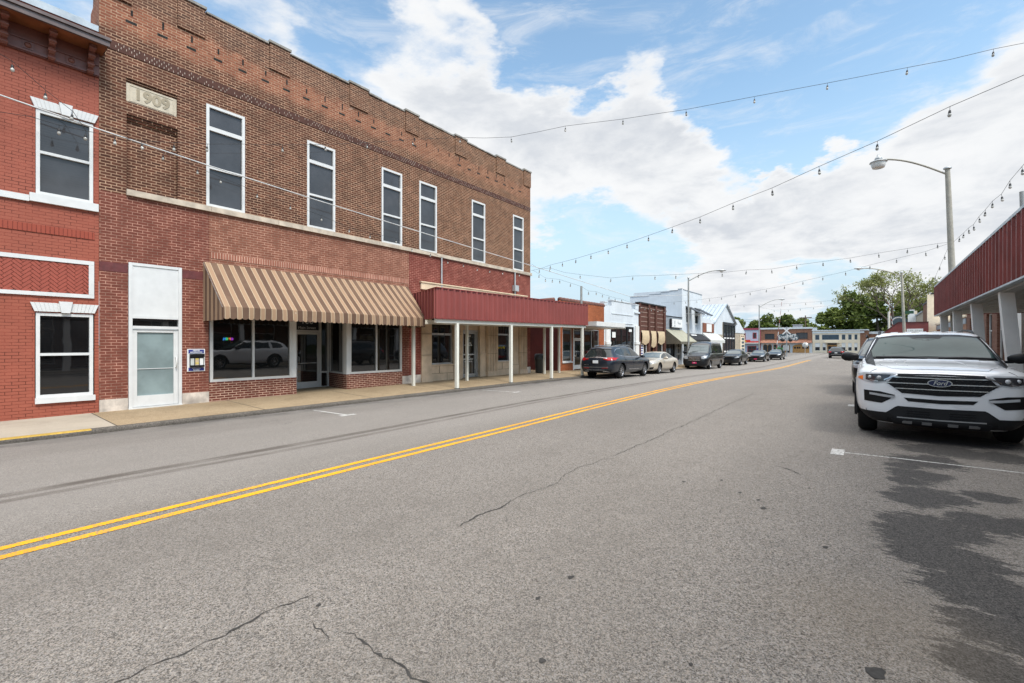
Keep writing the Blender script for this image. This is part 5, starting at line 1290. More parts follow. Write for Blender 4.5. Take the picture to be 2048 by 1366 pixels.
mb = MB().box(2.36, 2.95, 53.3, 53.34, 4.35, 4.62); part(mb, 'street_sign', 'sign_green', gl); part(MB().box(3.0, 3.18, 53.28, 53.34, 4.3, 4.6), 'notice', 'cream_wall', gl)
# plain posts carrying the wires
t = thing('wire_post', 'thin grey steel post standing on the end of the far red canopy', 'post', (-12.6, 22, 3.6))
part(MB().tube([(-12.5, 22.0, 3.5), (-12.5, 22.0, 4.86)], .06, 10), 'post', 'pole_metal', t)
t = thing('wire_post', 'thin grey steel post at the right edge above the near right canopy', 'post', (2.75, 15.0, 4.3))
part(MB().tube([(2.62, 14.75, 4.2), (2.60, 14.75, 5.02)], .045, 10), 'post', 'pole_metal', t)

# ---- festoon lights. A cable follows a few support points; bulbs hang at even spacing
def bulb_mesh():
    mb = MB(); mb.tube([(0, 0, 0), (0, 0, -.10)], .005, 5, 0)
    mb.lathe([(.006, -.085), (.022, -.095), (.03, -.15), (.031, -.165)], (0, 0, 0), 10, 'Z', 0)
    mb.lathe([(.026, -.165), (.038, -.19), (.041, -.215), (.032, -.24), (.016, -.255), (0, -.258)], (0, 0, 0), 10, 'Z', 1)
    return mb
proto_b = bulb_mesh().build('bulb', [M['cable'], M['bulb_glass']])
BULB_ME = proto_b.data; bpy.data.objects.remove(proto_b)
def festoon(label, pts, bulbs, r=.011, sc_=1.0, sag=0.0, mat='cable'):
    """pts: cable points; bulbs: points on the cable"""
    t = thing('string_lights', label, 'string lights', pts[0], 'strings of festoon bulbs over the street')
    P = []
    for a, b in zip(pts, pts[1:]):
        for i in range(6):
            k = i / 6; P.append((a[0] + (b[0] - a[0]) * k, a[1] + (b[1] - a[1]) * k, a[2] + (b[2] - a[2]) * k - sag * math.sin(k * math.pi)))
    P.append(pts[-1])
    part(MB().tube(P, r * .55, 5), 'cable', mat, t)
    rb = random.Random(len(pts) * 7 + len(bulbs))
    for p in bulbs:
        o = bpy.data.objects.new('bulb', BULB_ME); COL.objects.link(o); o.parent = t
        o.location = Vector(p) - Vector(pts[0]); o.rotation_euler = (rb.uniform(-.12, .12), rb.uniform(-.12, .12), rb.uniform(0, 6)); o.scale = (sc_ * .85,) * 3
    return t
def lerp3(a, b, k): return tuple(a[i] + (b[i] - a[i]) * k for i in range(3))
CT, ST = math.cos(TH), math.sin(TH)
def ray_(px): u = (px - 1024) / F_PX; return (u * CT - ST, u * ST + CT)
def in_plane(px, py, A, B):
    """where the sight line through a surveyed point meets the vertical plane through plan points A, B"""
    rx, ry = ray_(px); nx, ny = B[1] - A[1], A[0] - B[0]
    d = (A[0] * nx + A[1] * ny) / (rx * nx + ry * ny)
    return (d * rx, d * ry, CAM_Z + (HZ - py) * d / F_PX)
def survey(lst, A, B): return [in_plane(x, y, A, B) for x, y in lst]
A_, B_ = (-14.25, 12.6), (2.2, 18.6)
c = survey([(870, 277), (921, 275), (970, 276), (1022, 274), (1075, 264), (1131, 252), (1246, 238), (1310, 228), (1372, 219), (1430, 208), (1509, 193), (1655, 166), (1815, 135), (1900, 119), (1987, 98), (2048, 86), (2200, 50)], A_, B_)
bl = survey([(921, 275), (1022, 274), (1131, 252), (1246, 237), (1372, 219), (1509, 194), (1655, 166), (1815, 135), (1987, 98)], A_, B_)
festoon('nearest string of bulbs, crossing highest over the street', c, bl, .012)
A_, B_ = (-14.4, 20.2), (-.4, 13.8)
p2 = [(1062, 541), (1079, 538), (1101, 530), (1125, 524), (1152, 517), (1182, 508), (1216, 498), (1254, 486), (1297, 471), (1345, 454), (1400, 434), (1466, 406), (1544, 376), (1638, 333), (1755, 282), (1900, 213), (2048, 150), (2200, 90)]
c = survey(p2, A_, B_)
festoon('second string of bulbs rising right from the brown building corner', c, c[1:16], .011)
A_, B_ = (-14.5, 20.3), (2.75, 28.0)
p3 = [(1063, 528), (1079, 538), (1100, 536), (1130, 545), (1160, 549), (1222, 556), (1266, 552), (1310, 551), (1352, 549), (1397, 547), (1444, 545), (1493, 540), (1543, 538), (1593, 530), (1646, 523), (1700, 516), (1757, 506), (1815, 497), (1875, 487), (1903, 484)]
c = survey(p3, A_, B_); festoon('level string of bulbs from the brown building corner to the concrete lamp pole', c, [c[i] for i in (2, 4, 5, 6, 7, 8, 9, 10, 11, 12, 13, 14, 15, 16, 17, 18)], .010)
A_, B_ = (-14.3, 39.0), (2.75, 28.0)
p4 = [(1322, 606), (1348, 604), (1371, 602), (1394, 600), (1419, 597), (1443, 594), (1471, 589), (1500, 584), (1533, 578), (1569, 571), (1606, 562), (1646, 553), (1691, 543), (1740, 530), (1793, 517), (1851, 503), (1903, 485)]
c = survey(p4, A_, B_); festoon('string of bulbs sloping down left from the concrete lamp pole to the dark brick shop', c, c[1:-1], .010)
A_, B_ = (-14.5, 20.3), (-12.5, 22.0); 
c = [(-14.5, 20.2, 5.72), (-14.0, 20.7, 5.3), (-13.4, 21.2, 5.22), (-12.5, 22.0, 4.84)]
c2 = [(-12.5, 22.0, 4.84)] + survey([(1177, 582), (1192, 583), (1205, 588), (1218, 592), (1230, 596), (1243, 598), (1264, 606)], (-12.5, 22.0), (-14.4, 34.0))
festoon('low string of bulbs looped over the thin post on the red canopy', c + c2[1:], [lerp3(c[0], c[1], .5), c[1], lerp3(c[1], c[2], .5), c[2], lerp3(c[2], c[3], .5)] + c2[1:7], .009)
A_, B_ = (2.75, 28.0), (2.9, 17.0)
p6 = [(1907, 484), (1919, 473), (1928, 465), (1937, 456), (1947, 449), (1958, 433), (1971, 419), (1985, 402), (2003, 388), (2020, 361), (2044, 333), (2080, 290)]
c = survey(p6, A_, B_); festoon('string of bulbs climbing from the concrete lamp pole towards the viewer above the right canopy', c, c[1:11], .009)
c = [(2.78, 28.1, 6.2), (2.7, 33, 5.3), (2.6, 40, 4.95), (2.4, 47, 5.2), (2.2, 53, 5.9)]
festoon('string of bulbs running away behind the right canopy between the two lamp poles', c, [lerp3(c[i], c[i + 1], k) for i in range(4) for k in (.0, .33, .66)][1:], .009)
A_, B_ = (-14.3, 57.5), (2.15, 53.4)
p8 = [(1390, 610), (1403, 611), (1430, 612), (1459, 611), (1488, 610), (1518, 610), (1548, 609), (1580, 607), (1611, 605), (1642, 603), (1675, 600), (1707, 596), (1740, 592), (1770, 587), (1799, 580)]
c = survey(p8, A_, B_); festoon('faint distant string of bulbs from the gabled building to the far right lamp pole', c, c[1:14], .012, 1.2)
A_, B_ = (-12.3, 72.1), (2.15, 53.6)
p9 = [(1521, 615), (1548, 620), (1577, 619), (1601, 617), (1627, 614), (1655, 612), (1683, 606), (1720, 600), (1760, 590), (1799, 578)]
c = survey(p9, A_, B_); festoon('most distant string of bulbs joining the furthest left lamp to the far right lamp pole', c, c[1:9], .012, 1.2)
# along the front of the big buildings
A_, B_ = (-14.15, 0), (-14.15, 20)
p = [(-60, 40), (0, 108), (24, 122), (91, 180), (146, 223), (172, 262), (229, 272), (283, 282), (348, 285), (415, 288), (482, 288), (565, 290), (650, 289), (735, 285), (826, 279), (868, 277)]
c = survey(p, A_, B_); festoon('string of bulbs hanging in front of the upper walls of the red and brown buildings', c, [c[i] for i in (2, 3, 4, 5, 6, 7, 8, 9, 11, 12, 13, 14)], .011)
p = [(-60, 205), (0, 224), (60, 233), (118, 250), (172, 262)]
c = survey(p, A_, B_); festoon('short string of bulbs across the upper window of the bright red building', c, [c[3]], .011)
A_, B_ = (-14.3, 0), (-14.3, 20)
p = [(283, 283), (327, 306), (395, 335), (441, 354), (515, 384), (581, 408), (642, 431), (699, 455), (741, 467), (792, 476), (824, 495), (861, 505), (895, 519), (926, 526), (954, 534), (980, 538), (1006, 542), (1039, 546), (1062, 549)]
c = survey(p, A_, B_); festoon('lower string of bulbs sagging along the stone ledge of the brown building', c, c[1:18], .009, .85)
# bare wires
def wire(label, pts, r, mat):
    P = []
    for a, b in zip(pts, pts[1:]):
        for i in range(8): P.append(lerp3(a, b, i / 8))
    t = thing('overhead_wire', label, 'wire', pts[0]); part(MB().tube(P + [pts[-1]], r, 6), 'wire', mat, t)
A_, B_ = (-14.2, 0), (-14.2, 20)
c = survey([(-80, 160), (0, 190), (190, 256), (420, 332), (620, 396), (860, 470), (1062, 531)], A_, B_)
wire('thick pale cable running straight along the front of the brown brick building', c + [(-13.2, 30, 5.0), (-12.4, 40.1, 5.9)], .016, 'cable_pale')
for zz in (6.4, 7.1):
    wire('utility line strung across beyond the junction, %s of two' % ('lower' if zz < 7 else 'upper'), [(-45, 150, zz + 2.5), (-17, 152, zz + 1.6), (10, 140, zz + 1.9), (30, 128, zz + 3)], .03, 'cable')
# bulbs pinned along the dark brick shop
c = [(-14.4, 34.9 + .72 * i, 4.75 - .12 * (i % 2)) for i in range(9)]
festoon('row of bulbs pinned along the top of the dark brown brick shop', c, c, .006, 1.0)

# ---- level crossing
t = thing('crossing_signal', 'railroad crossbuck signal with twin black lamps on a grey mast', 'crossing signal', (-10.9, 86.9, -.5))
part(MB().tube([(-10.9, 86.9, -.6), (-10.9, 86.9, 4.5)], .09, 10), 'mast', 'lamp_grey', t)
mX = back_wall(86.75)
mb = MB()
for s in (1, -1): mb.prism(mX, [(-10.9 + s * a, 3.85 + b_) for a, b_ in ((-.62, -.50), (-.53, -.64), (.62, .50), (.53, .64))], .02 + .03 * (s > 0), .045 + .03 * (s > 0))
part(mb, 'crossbuck', 'sign_white', t)
mb = MB()
for dx in (-.55, .55): mb.lathe([(.0, -.30), (.30, -.29), (.31, -.02), (.24, .06), (0, .06)], (-10.9 + dx, 86.7, 2.35), 16, 'Y')
mb.box(-11.5, -10.3, 86.84, 86.92, 2.31, 2.39); part(mb, 'flasher', 'sign_black', t)
part(MB().box(-11.4, -10.6, 86.6, 87.2, .6, 1.5), 'gate_mechanism', 'lamp_grey', t)
def gate(label, base, top, z0):
    t = thing('crossing_gate', label, 'crossing gate', base)
    n = 12; w = MB(); r = MB()
    for i in range(n):
        a, b_ = lerp3(base, top, i / n), lerp3(base, top, (i + .995) / n); (r if i % 2 else w).tube([a, b_], .05 - .002 * i, 6)
    part(w, 'gate_arm', 'sign_white', t); part(r, 'arm_stripe', 'faded_red', t)
    return t
g = gate('raised red and white crossing gate arm by the crossbuck signal', (-12.3, 85.9, .2), (-11.55, 86.4, 8.6), 0)
part(MB().tube([(-12.4, 85.8, -.6), (-12.3, 85.9, .4)], .12, 8).box(-12.9, -12.2, 85.6, 86.0, -.2, .35), 'counterweight', 'sign_black', g)
g = gate('raised red and white crossing gate arm right of the street, by the oval sign', (2.15, 72.0, 3.4), (1.5, 71.5, 7.5), 0)
part(MB().tube([(1.75, 71.6, -.5), (1.7, 71.6, 5.6)], .11, 8), 'gate_mast', 'cream_post', g)
part(MB().prism(back_wall(71.4), [(2.0, 3.2), (2.2, 3.05), (2.75, 3.55), (2.6, 3.75)], 0, .03).prism(back_wall(71.36), [(2.05, 3.7), (2.75, 3.1), (2.9, 3.25), (2.2, 3.85)], 0, .03), 'crossbuck', 'sign_white', g)
t = thing('pole_sign', 'oval navy sign with a white arch on a white post past the white car', 'sign', (2.75, 72.6, 3.9))
mS = back_wall(72.3); ring = [(2.62 + .78 * math.cos(a), 4.45 + .62 * math.sin(a)) for a in [2 * math.pi * i / 28 for i in range(28)]]
part(MB().tube([(2.75, 72.6, -.4), (2.7, 72.6, 4.0)], .10, 8).box(1.6, 3.6, 72.5, 72.7, 3.8, 3.9), 'post', 'sign_white', t)
sf = part(MB().prism(mS, ring, 0, .1), 'sign_board', 'sign_slate', t)
mb = MB()
for i in range(11):
    a = math.pi * (.12 + .76 * i / 10); mb.mbox(mS, 2.62 + .58 * math.cos(a) - .05, 2.62 + .58 * math.cos(a) + .05, 4.42 + .46 * math.sin(a) - .05, 4.42 + .46 * math.sin(a) + .08, .102, .13)
mb.mbox(mS, 2.5, 2.75, 3.98, 4.12, .102, .13); part(mb, 'sign_print', 'sign_white', sf)
t = thing('round_sign', 'round grey sign back on a thin post in front of the timber double doors', 'sign', (-9.1, 94.8, -.4))
part(MB().tube([(-9.1, 94.8, -.6), (-9.1, 94.8, 1.9)], .04, 8), 'post', 'lamp_grey', t)
part(MB().lathe([(0, 0), (.46, 0), (.46, .02), (0, .02)], (-9.1, 94.85, 1.5), 24, 'Y'), 'disc', 'alu_pale', t)
t = thing('utility_pole', 'distant wooden utility pole with a crossarm behind the restaurant roof', 'utility pole', (-17.2, 180, -1))
part(MB().tube([(-17.2, 180, -1.2), (-17.2, 180, 11.2)], .17, 8), 'pole', 'wood_pole', t); part(MB().box(-19, -15.4, 179.9, 180.1, 10.3, 10.6).box(-18.6, -15.8, 179.9, 180.1, 9.2, 9.4), 'crossarm', 'wood_pole', t)
t = thing('roof_unit', 'pale roof ventilation unit on the restaurant roof', 'roof unit', (-14.5, BY + 5, 5.4)); part(MB().box(-15.5, -13.6, BY + 4, BY + 6, 5.31, 6.5).box(-15.7, -13.4, BY + 3.9, BY + 6.1, 6.5, 6.6), 'housing', 'roof_metal', t)

# ---- trees
def leaf_mat(name, a, b_):
    m, t, b = new_mat(name)
    g = t.node('ShaderNodeNewGeometry'); pos = g.outputs['Position']
    n = t.noise(pos, .35, 4, .6); r = g.outputs['Random Per Island']
    c = t.mix(r, a, b_); c = t.mix(t.step(n, .35, .65, 0, .42), c, tuple(k * .55 for k in a))
    t.put(b.inputs['Base Color'], c); b.inputs['Roughness'].default_value = .6; b.inputs['Specular IOR Level'].default_value = .25
    tr = t.node('ShaderNodeBsdfTranslucent'); t.put(tr.inputs[0], t.mix(.3, c, (.12, .16, .02)))
    mx = t.node('ShaderNodeMixShader'); mx.inputs[0].default_value = .3
    out = [n_ for n_ in t.n if n_.type == 'OUTPUT_MATERIAL'][0]
    t.l.new(b.outputs[0], mx.inputs[1]); t.l.new(tr.outputs[0], mx.inputs[2]); t.l.new(mx.outputs[0], out.inputs[0])
    return m
M['leaf_dark'] = leaf_mat('leaf_dark', (.072, .105, .024), (.165, .205, .045)); M['leaf_mid'] = leaf_mat('leaf_mid', (.10, .135, .03), (.22, .26, .06)); M['leaf_spring'] = leaf_mat('leaf_spring', (.19, .215, .065), (.34, .35, .13))
M['bark'] = plain('bark', (.085, .065, .048), .9, var=.3, scale=3)
def leaf_quad(mb, c, s, rr):
    n = Vector((rr.gauss(0, 1), rr.gauss(0, 1), rr.gauss(0, 1) + .4)).normalized(); a = n.orthogonal().normalized(); b_ = n.cross(a)
    k = rr.uniform(0, 6.28); a, b_ = a * math.cos(k) + b_ * math.sin(k), b_ * math.cos(k) - a * math.sin(k)
    s1, s2 = s * rr.uniform(.6, 1.3), s * rr.uniform(.4, .9)
    mb.add([c - a * s1, c - b_ * s2 + a * s1 * .2, c + a * s1, c + b_ * s2 - a * s1 * .1], [(0, 1, 2, 3)])
def bushy_tree(label, x, y, zb, h, w, seed, mat, n=2600, leaf=.42, base=.12):
    rr = random.Random(seed); t = thing('tree', label, 'tree', (x, y, zb), 'trees beyond the junction')
    tk = MB().tube([(x, y, zb), (x + rr.uniform(-.2, .2), y, zb + h * .45), (x + rr.uniform(-.4, .4), y, zb + h * .8)], [h * .03, h * .022, h * .006], 7)
    cl = []
    for i in range(26):
        a = rr.uniform(0, 6.28); q = rr.random() ** .5; zz = zb + h * (base + (1 - base) * rr.random())
        k = math.sin(min(1, (zz - zb - h * base) / (h * (1 - base)) * .9 + .12) * math.pi) ** .6
        p = Vector((x + math.cos(a) * q * w * .42 * k, y + math.sin(a) * q * w * .36 * k, zz)); cl.append((p, rr.uniform(.10, .19) * w))
        if i < 9: tk.tube([(x, y, zb + h * rr.uniform(.2, .5)), tuple(p)], [h * .01, h * .003], 5)
    part(tk, 'trunk', 'bark', t)
    mb = MB()
    for i in range(n):
        p, r = cl[rr.randrange(len(cl))]
        d = Vector((rr.gauss(0, 1), rr.gauss(0, 1), rr.gauss(0, .8))).normalized() * r * rr.random() ** .35
        leaf_quad(mb, p + d, leaf, rr)
    part(mb, 'crown', mat, t)
def airy_tree(label, x, y, zb, h, w, seed):
    rr = random.Random(seed); t = thing('tree', label, 'tree', (x, y, zb), 'trees beyond the junction')
    tk = MB(); tips = []
    def grow(p, d, l, r, lev):
        q = p + d * l; m_ = p + d * l * .5 + Vector((rr.gauss(0, .06), rr.gauss(0, .06), 0)) * l
        tk.tube([p, m_, q], [r, r * .85, r * .68], 6 if lev < 3 else 4, cap=False)
        if lev >= 2: tips.append((m_, .55 * l, lev)); tips.append((q, .7 * l, lev))
        if lev >= 6: return
        for k in range(3 if lev < 3 else 2):
            a = rr.uniform(0, 6.28); sp = rr.uniform(.35, .75); o = d.orthogonal().normalized(); o = Matrix.Rotation(a, 3, d) @ o
            nd = (d + o * sp + Vector((o.x, o.y, .0)) * .15 + Vector((0, 0, .16 if lev < 4 else .0))).normalized()
            grow(q, nd, l * rr.uniform(.62, .80), r * .60, lev + 1)
    base = Vector((x, y, zb)); fork = Vector((x, y, zb + h * .32)); tk.tube([base, fork], [h * .035, h * .026], 8)
    for a in (0.1, 1.6, 3.0, 4.6):
        nd = Vector((math.cos(a) * .62 * w / 20, math.sin(a) * .45, .95)).normalized(); grow(fork, nd, h * .215, h * .0095, 1)
    part(tk, 'trunk', 'bark', t)
    mb = MB()
    for p, r, lev in tips:
        for k in range(5 if lev > 4 else 2): leaf_quad(mb, p + Vector((rr.gauss(0, 1), rr.gauss(0, 1), rr.gauss(0, .6))) * max(.4, r * .4), rr.uniform(.13, .24), rr)
    part(mb, 'crown', 'leaf_spring', t)
airy_tree('tall airy spring tree with bare limbs showing, above the right side shops', 3.7, 126, -1, 19.5, 22, 11)
airy_tree('second airy spring tree close behind, its thin crown spreading to the right', 10.8, 134, -1, 17.5, 17, 23)
for i, (x, y, h, w, mt, lb) in enumerate(((-9.3, 166, 12.2, 11, 'leaf_mid', 'round mid green tree at the left end of the dense clump'), (-4.6, 170, 16.8, 13, 'leaf_dark', 'highest dark green tree in the dense clump'), (1.5, 168, 16.0, 13, 'leaf_dark', 'broad dark tree in the middle of the dense clump'), (7.5, 172, 16.0, 13, 'leaf_mid', 'mid green tree behind the far right lamp pole'), (14, 165, 15, 13, 'leaf_mid', 'green tree behind the brown building on the right'), (-14, 172, 7.5, 9, 'leaf_mid', 'low bush left of the dense clump'), (20, 160, 14, 13, 'leaf_dark', 'dark tree furthest right behind the shops'))):
    bushy_tree(lb, x, y, -1.0, h, w * 1.15, 40 + i, mt, 5500, .5)
for i, (x, y, h, w, lb) in enumerate(((-41, 192, 11.6, 10, 'leftmost tree of the far tree line above the small white-roofed building'), (-35.5, 196, 10.2, 9, 'low tree second from the left in the far tree line'), (-30.2, 193, 12.2, 10, 'rounded tree in the middle of the far tree line'), (-24.8, 198, 12.0, 9, 'tree behind the raised crossing gate arm in the far tree line'), (-20.2, 200, 11.4, 8, 'rightmost tree of the far tree line near the utility pole'))):
    bushy_tree(lb, x, y, -1.0, h, w * 1.4, 70 + i, 'leaf_mid' if i in (0, 4) else 'leaf_dark', 4200, .6)
# ---------------------------------------------------------------- vehicles (front of each at y=0 facing -Y, length along +Y)
def catmull(vals, ts, t):
    i = 0
    while i < len(ts) - 2 and t > ts[i + 1]: i += 1
    t0, t1 = ts[i], ts[i + 1]; k = (t - t0) / (t1 - t0)
    p1, p2 = vals[i], vals[i + 1]
    p0 = vals[i - 1] if i > 0 else p1; p3 = vals[i + 2] if i + 2 < len(vals) else p2
    d0 = t1 - (ts[i - 1] if i > 0 else t0 - (t1 - t0)); d1 = (ts[i + 2] if i + 2 < len(vals) else t1 + (t1 - t0)) - t0
    m1 = (p2 - p0) / d0 * (t1 - t0); m2 = (p3 - p1) / d1 * (t1 - t0)
    # keep monotone
    if (p2 - p1) == 0: m1 = m2 = 0
    else:
        for_m = 3 * abs(p2 - p1)
        m1 = max(-for_m, min(for_m, m1)) if m1 * (p2 - p1) > 0 else 0
        m2 = max(-for_m, min(for_m, m2)) if m2 * (p2 - p1) > 0 else 0
    return p1 * (2 * k**3 - 3 * k**2 + 1) + m1 * (k**3 - 2 * k**2 + k) + p2 * (-2 * k**3 + 3 * k**2) + m2 * (k**3 - k**2)
def ring_points(zb, wb, zm, wm, zs_, ws, zre, wr, zr_):
    P = [(0, zb), (wb - .12, zb), (wb, zb + .05), (wm - .02, zb + (zm - zb) * .45), (wm, zm), (wm - .008, zm + (zs_ - zm) * .55), (ws, zs_ - .03), (ws - .035, zs_ + .004), (wr + (ws - wr) * .06 + .01, zre - (zre - zs_) * .06 - .01), (wr - .05, zre + .02), (wr * .55, zr_ - (zr_ - zre) * .18), (0, zr_)]
    for _ in range(2):   # corner cutting rounds the section
        Q = [P[0]]
        for a, b in zip(P, P[1:]):
            Q.append((a[0] * .75 + b[0] * .25, a[1] * .75 + b[1] * .25)); Q.append((a[0] * .25 + b[0] * .75, a[1] * .25 + b[1] * .75))
        Q.append(P[-1]); P = Q
    return P
class Body:
    def __init__(s, st, arches, R, W):
        ts = [q[0] for q in st]; L = ts[-1]; s.L = L; s.W = W
        ys = []
        n = 110
        for i in range(n + 1):
            t = i / n; ys.append(L * (t + .035 * math.sin(2 * math.pi * t) * -1))
        ys = sorted(set([round(v, 4) for v in ys] + [round(t, 4) for t in ts] + [.02, .04, L - .02, L - .04]))
        V = []; F = []; k = None
        for y in ys:
            vals = [catmull([q[j] for q in st], ts, y) for j in range(1, 10)]
            r = ring_points(*vals); full = [(x, y, z) for x, z in r] + [(-x, y, z) for x, z in reversed(r[1:-1])]
            k = len(full); V += full
        for i in range(len(ys) - 1):
            for j in range(k): F.append((i * k + j, i * k + (j + 1) % k, (i + 1) * k + (j + 1) % k, (i + 1) * k + j))
        for base, rev in ((0, False), ((len(ys) - 1) * k, True)):
            c = len(V); pts = V[base:base + k]; V.append((0, pts[0][1], sum(p[2] for p in pts) / k))
            for j in range(k): F.append((base + (j + 1) % k, base + j, c) if not rev else (base + j, base + (j + 1) % k, c))
        s.V, s.F = V, F
        s.tree = BVHTree.FromPolygons([Vector(v) for v in V], F)
        s.arches, s.R = arches, R
    def mesh(s, name, mats, parent):
        me = bpy.data.meshes.new(name); me.from_pydata(s.V, [], s.F)
        for m_ in mats: me.materials.append(m_)
        bm = bmesh.new(); bm.from_mesh(me); bmesh.ops.recalc_face_normals(bm, faces=bm.faces); bm.to_mesh(me); bm.free()
        o = link(name, me, parent)
        mb = MB()
        for y in s.arches:
            for sg in (1, -1): mb.lathe([(0, sg * (s.W / 2 - .30)), (s.R, sg * (s.W / 2 - .30)), (s.R, sg * (s.W / 2 + .1)), (0, sg * (s.W / 2 + .1))], (0, y, s.R * .92), 36, 'X', 1, False)
        cut = mb.build('cut', mats, None, weld=True)
        md = o.modifiers.new('b', 'BOOLEAN'); md.operation = 'DIFFERENCE'; md.object = cut; md.solver = 'EXACT'
        dg = bpy.context.evaluated_depsgraph_get()
        new = bpy.data.meshes.new_from_object(o.evaluated_get(dg)); o.modifiers.clear(); old = o.data; o.data = new; bpy.data.meshes.remove(old)
        cm = cut.data; bpy.data.objects.remove(cut); bpy.data.meshes.remove(cm)
        new.name = name
        new.polygons.foreach_set('use_smooth', [True] * len(new.polygons)); new.set_sharp_from_angle(angle=math.radians(38)); new.update()
        return o
    def hit(s, axis, a, b):
        """axis: F front (a=x, b=z), B back, L left side x<0 (a=y, b=z), R right side, T top (a=x, b=y)"""
        o, d = {'F': ((a, -2, b), (0, 1, 0)), 'B': ((a, s.L + 2, b), (0, -1, 0)), 'L': ((-3, a, b), (1, 0, 0)), 'R': ((3, a, b), (-1, 0, 0)), 'T': ((a, b, 4), (0, 0, -1))}[axis]
        loc, nor, idx, dist = s.tree.ray_cast(Vector(o), Vector(d))
        if loc is None:
            loc, nor, idx, dist = s.tree.find_nearest(Vector((a, 0 if axis == 'F' else s.L, b)) if axis in 'FB' else Vector((-s.W / 2 if axis == 'L' else s.W / 2, a, b)))
        if nor.dot(Vector(d)) > 0: nor = -nor
        return loc, nor
    def patch(s, mb, axis, top, bot, off=.004, nx=14, ny=6, mi=0, depth=.02):
        """a panel laid on the body between two outline curves"""
        def res(pl, n):
            ls = [0]
            for p, q in zip(pl, pl[1:]): ls.append(ls[-1] + math.hypot(q[0] - p[0], q[1] - p[1]))
            out = []
            for i in range(n + 1):
                d = ls[-1] * i / n; j = 0
                while j < len(ls) - 2 and d > ls[j + 1]: j += 1
                k = (d - ls[j]) / max(1e-9, ls[j + 1] - ls[j]); out.append((pl[j][0] + (pl[j + 1][0] - pl[j][0]) * k, pl[j][1] + (pl[j + 1][1] - pl[j][1]) * k))
            return out
        T, B_ = res(top, nx), res(bot, nx); P = []; N = []
        for i in range(nx + 1):
            for j in range(ny + 1):
                k = j / ny; a = T[i][0] + (B_[i][0] - T[i][0]) * k; b = T[i][1] + (B_[i][1] - T[i][1]) * k
                l, n = s.hit(axis, a, b); P.append(l + n * off); N.append(n)
        mb.sheet(P, nx + 1, ny + 1, mi)
        edge = [j for j in range(ny + 1)] + [i * (ny + 1) + ny for i in range(1, nx + 1)] + [nx * (ny + 1) + j for j in range(ny - 1, -1, -1)] + [i * (ny + 1) for i in range(nx - 1, 0, -1)]
        E = [P[i] for i in edge]; I = [P[i] - N[i] * depth for i in edge]; m_ = len(edge)
        mb.add(E + I, [(i, (i + 1) % m_, m_ + (i + 1) % m_, m_ + i) for i in range(m_)], mi)
        return mb
    def strip(s, mb, axis, pts, w, off=.006, th=.012, n=24, mi=0):
        """a thin bar following the body"""
        top = [(p[0], p[1] + w / 2) for p in pts]; bot = [(p[0], p[1] - w / 2) for p in pts]
        return s.patch(mb, axis, top, bot, off, n, 1, mi, th + off)
def mir(pts): return [(-a, b) for a, b in pts]
def wheel(parent, x, y, R, w, rim_mat, spokes=10, name='wheel', rr=.66):
    sg = 1 if x > 0 else -1
    prof = [(R * .62, -w / 2), (R * .90, -w / 2), (R * .975, -w / 2 + .03), (R, -w / 2 + .06), (R, w / 2 - .06), (R * .975, w / 2 - .03), (R * .90, w / 2), (R * .62, w / 2), (R * .62, -w / 2)]
    t = part(MB().lathe(prof, (x, y, R), 36, 'X', cap=False), name, 'tyre', parent)
    mb = MB(); ri = R * rr
    fx = x + sg * (w / 2 - .015)
    mb.lathe([(ri, -sg * .12), (ri, .0), (ri * .94, sg * .008), (ri * .88, -sg * .02), (ri * .88, -sg * .12)], (fx, y, R), 30, 'X')
    mb.lathe([(0, sg * .004), (ri * .16, sg * .002), (ri * .2, -sg * .04), (0, -sg * .05)], (fx - sg * .012, y, R), 16, 'X')
    for k in range(spokes):
        a = 2 * math.pi * k / spokes + .2; ca, sa = math.cos(a), math.sin(a); da = .5 * ri * .16
        p = []
        for rad, hw in ((ri * .14, da * .7), (ri * .92, da)):
            for s2 in (-1, 1):
                for dx in (-.035, .0): p.append((fx + sg * (dx - .014), y + ca * rad - sa * hw * s2, R + sa * rad + ca * hw * s2))
        mb.add(p, [(0, 1, 3, 2), (4, 5, 7, 6), (0, 1, 5, 4), (2, 3, 7, 6), (1, 3, 7, 5), (0, 2, 6, 4)])
    part(mb, 'rim', rim_mat, t)
    part(MB().lathe([(0, 0), (ri * .9, 0), (ri * .9, -sg * .02), (0, -sg * .02)], (fx - sg * .09, y, R), 24, 'X'), 'brake_disc', 'black_trim', t)
    return t
def mirror(parent, B, y, z, mat, W):
    for sg in (-1, 1):
        mb = MB(); rings = []
        c = Vector((sg * (W / 2 + .10), y, z))
        for k, (dx, hw, hh) in enumerate(((-.13, .02, .03), (-.09, .06, .06), (0, .085, .085), (.08, .08, .08), (.13, .05, .05), (.145, .01, .01))):
            for j in range(12):
                a = 2 * math.pi * j / 12; rings.append((c.x + sg * dx, c.y + hw * math.cos(a) * .9, c.z + hh * (abs(math.sin(a)) ** .7) * math.copysign(1, math.sin(a))))
        mb.add(rings, [(i * 12 + j, i * 12 + (j + 1) % 12, (i + 1) * 12 + (j + 1) % 12, (i + 1) * 12 + j) for i in range(5) for j in range(12)], 0, True)
        mb.hexa([(sg * (W / 2 - .16), y - .03, z - .09), (sg * (W / 2 + .04), y - .02, z - .075), (sg * (W / 2 + .04), y + .05, z - .075), (sg * (W / 2 - .16), y + .07, z - .09), (sg * (W / 2 - .16), y - .03, z - .05), (sg * (W / 2 + .04), y - .02, z - .03), (sg * (W / 2 + .04), y + .05, z - .03), (sg * (W / 2 - .16), y + .07, z - .05)])
        part(mb, 'wing_mirror', mat, parent)
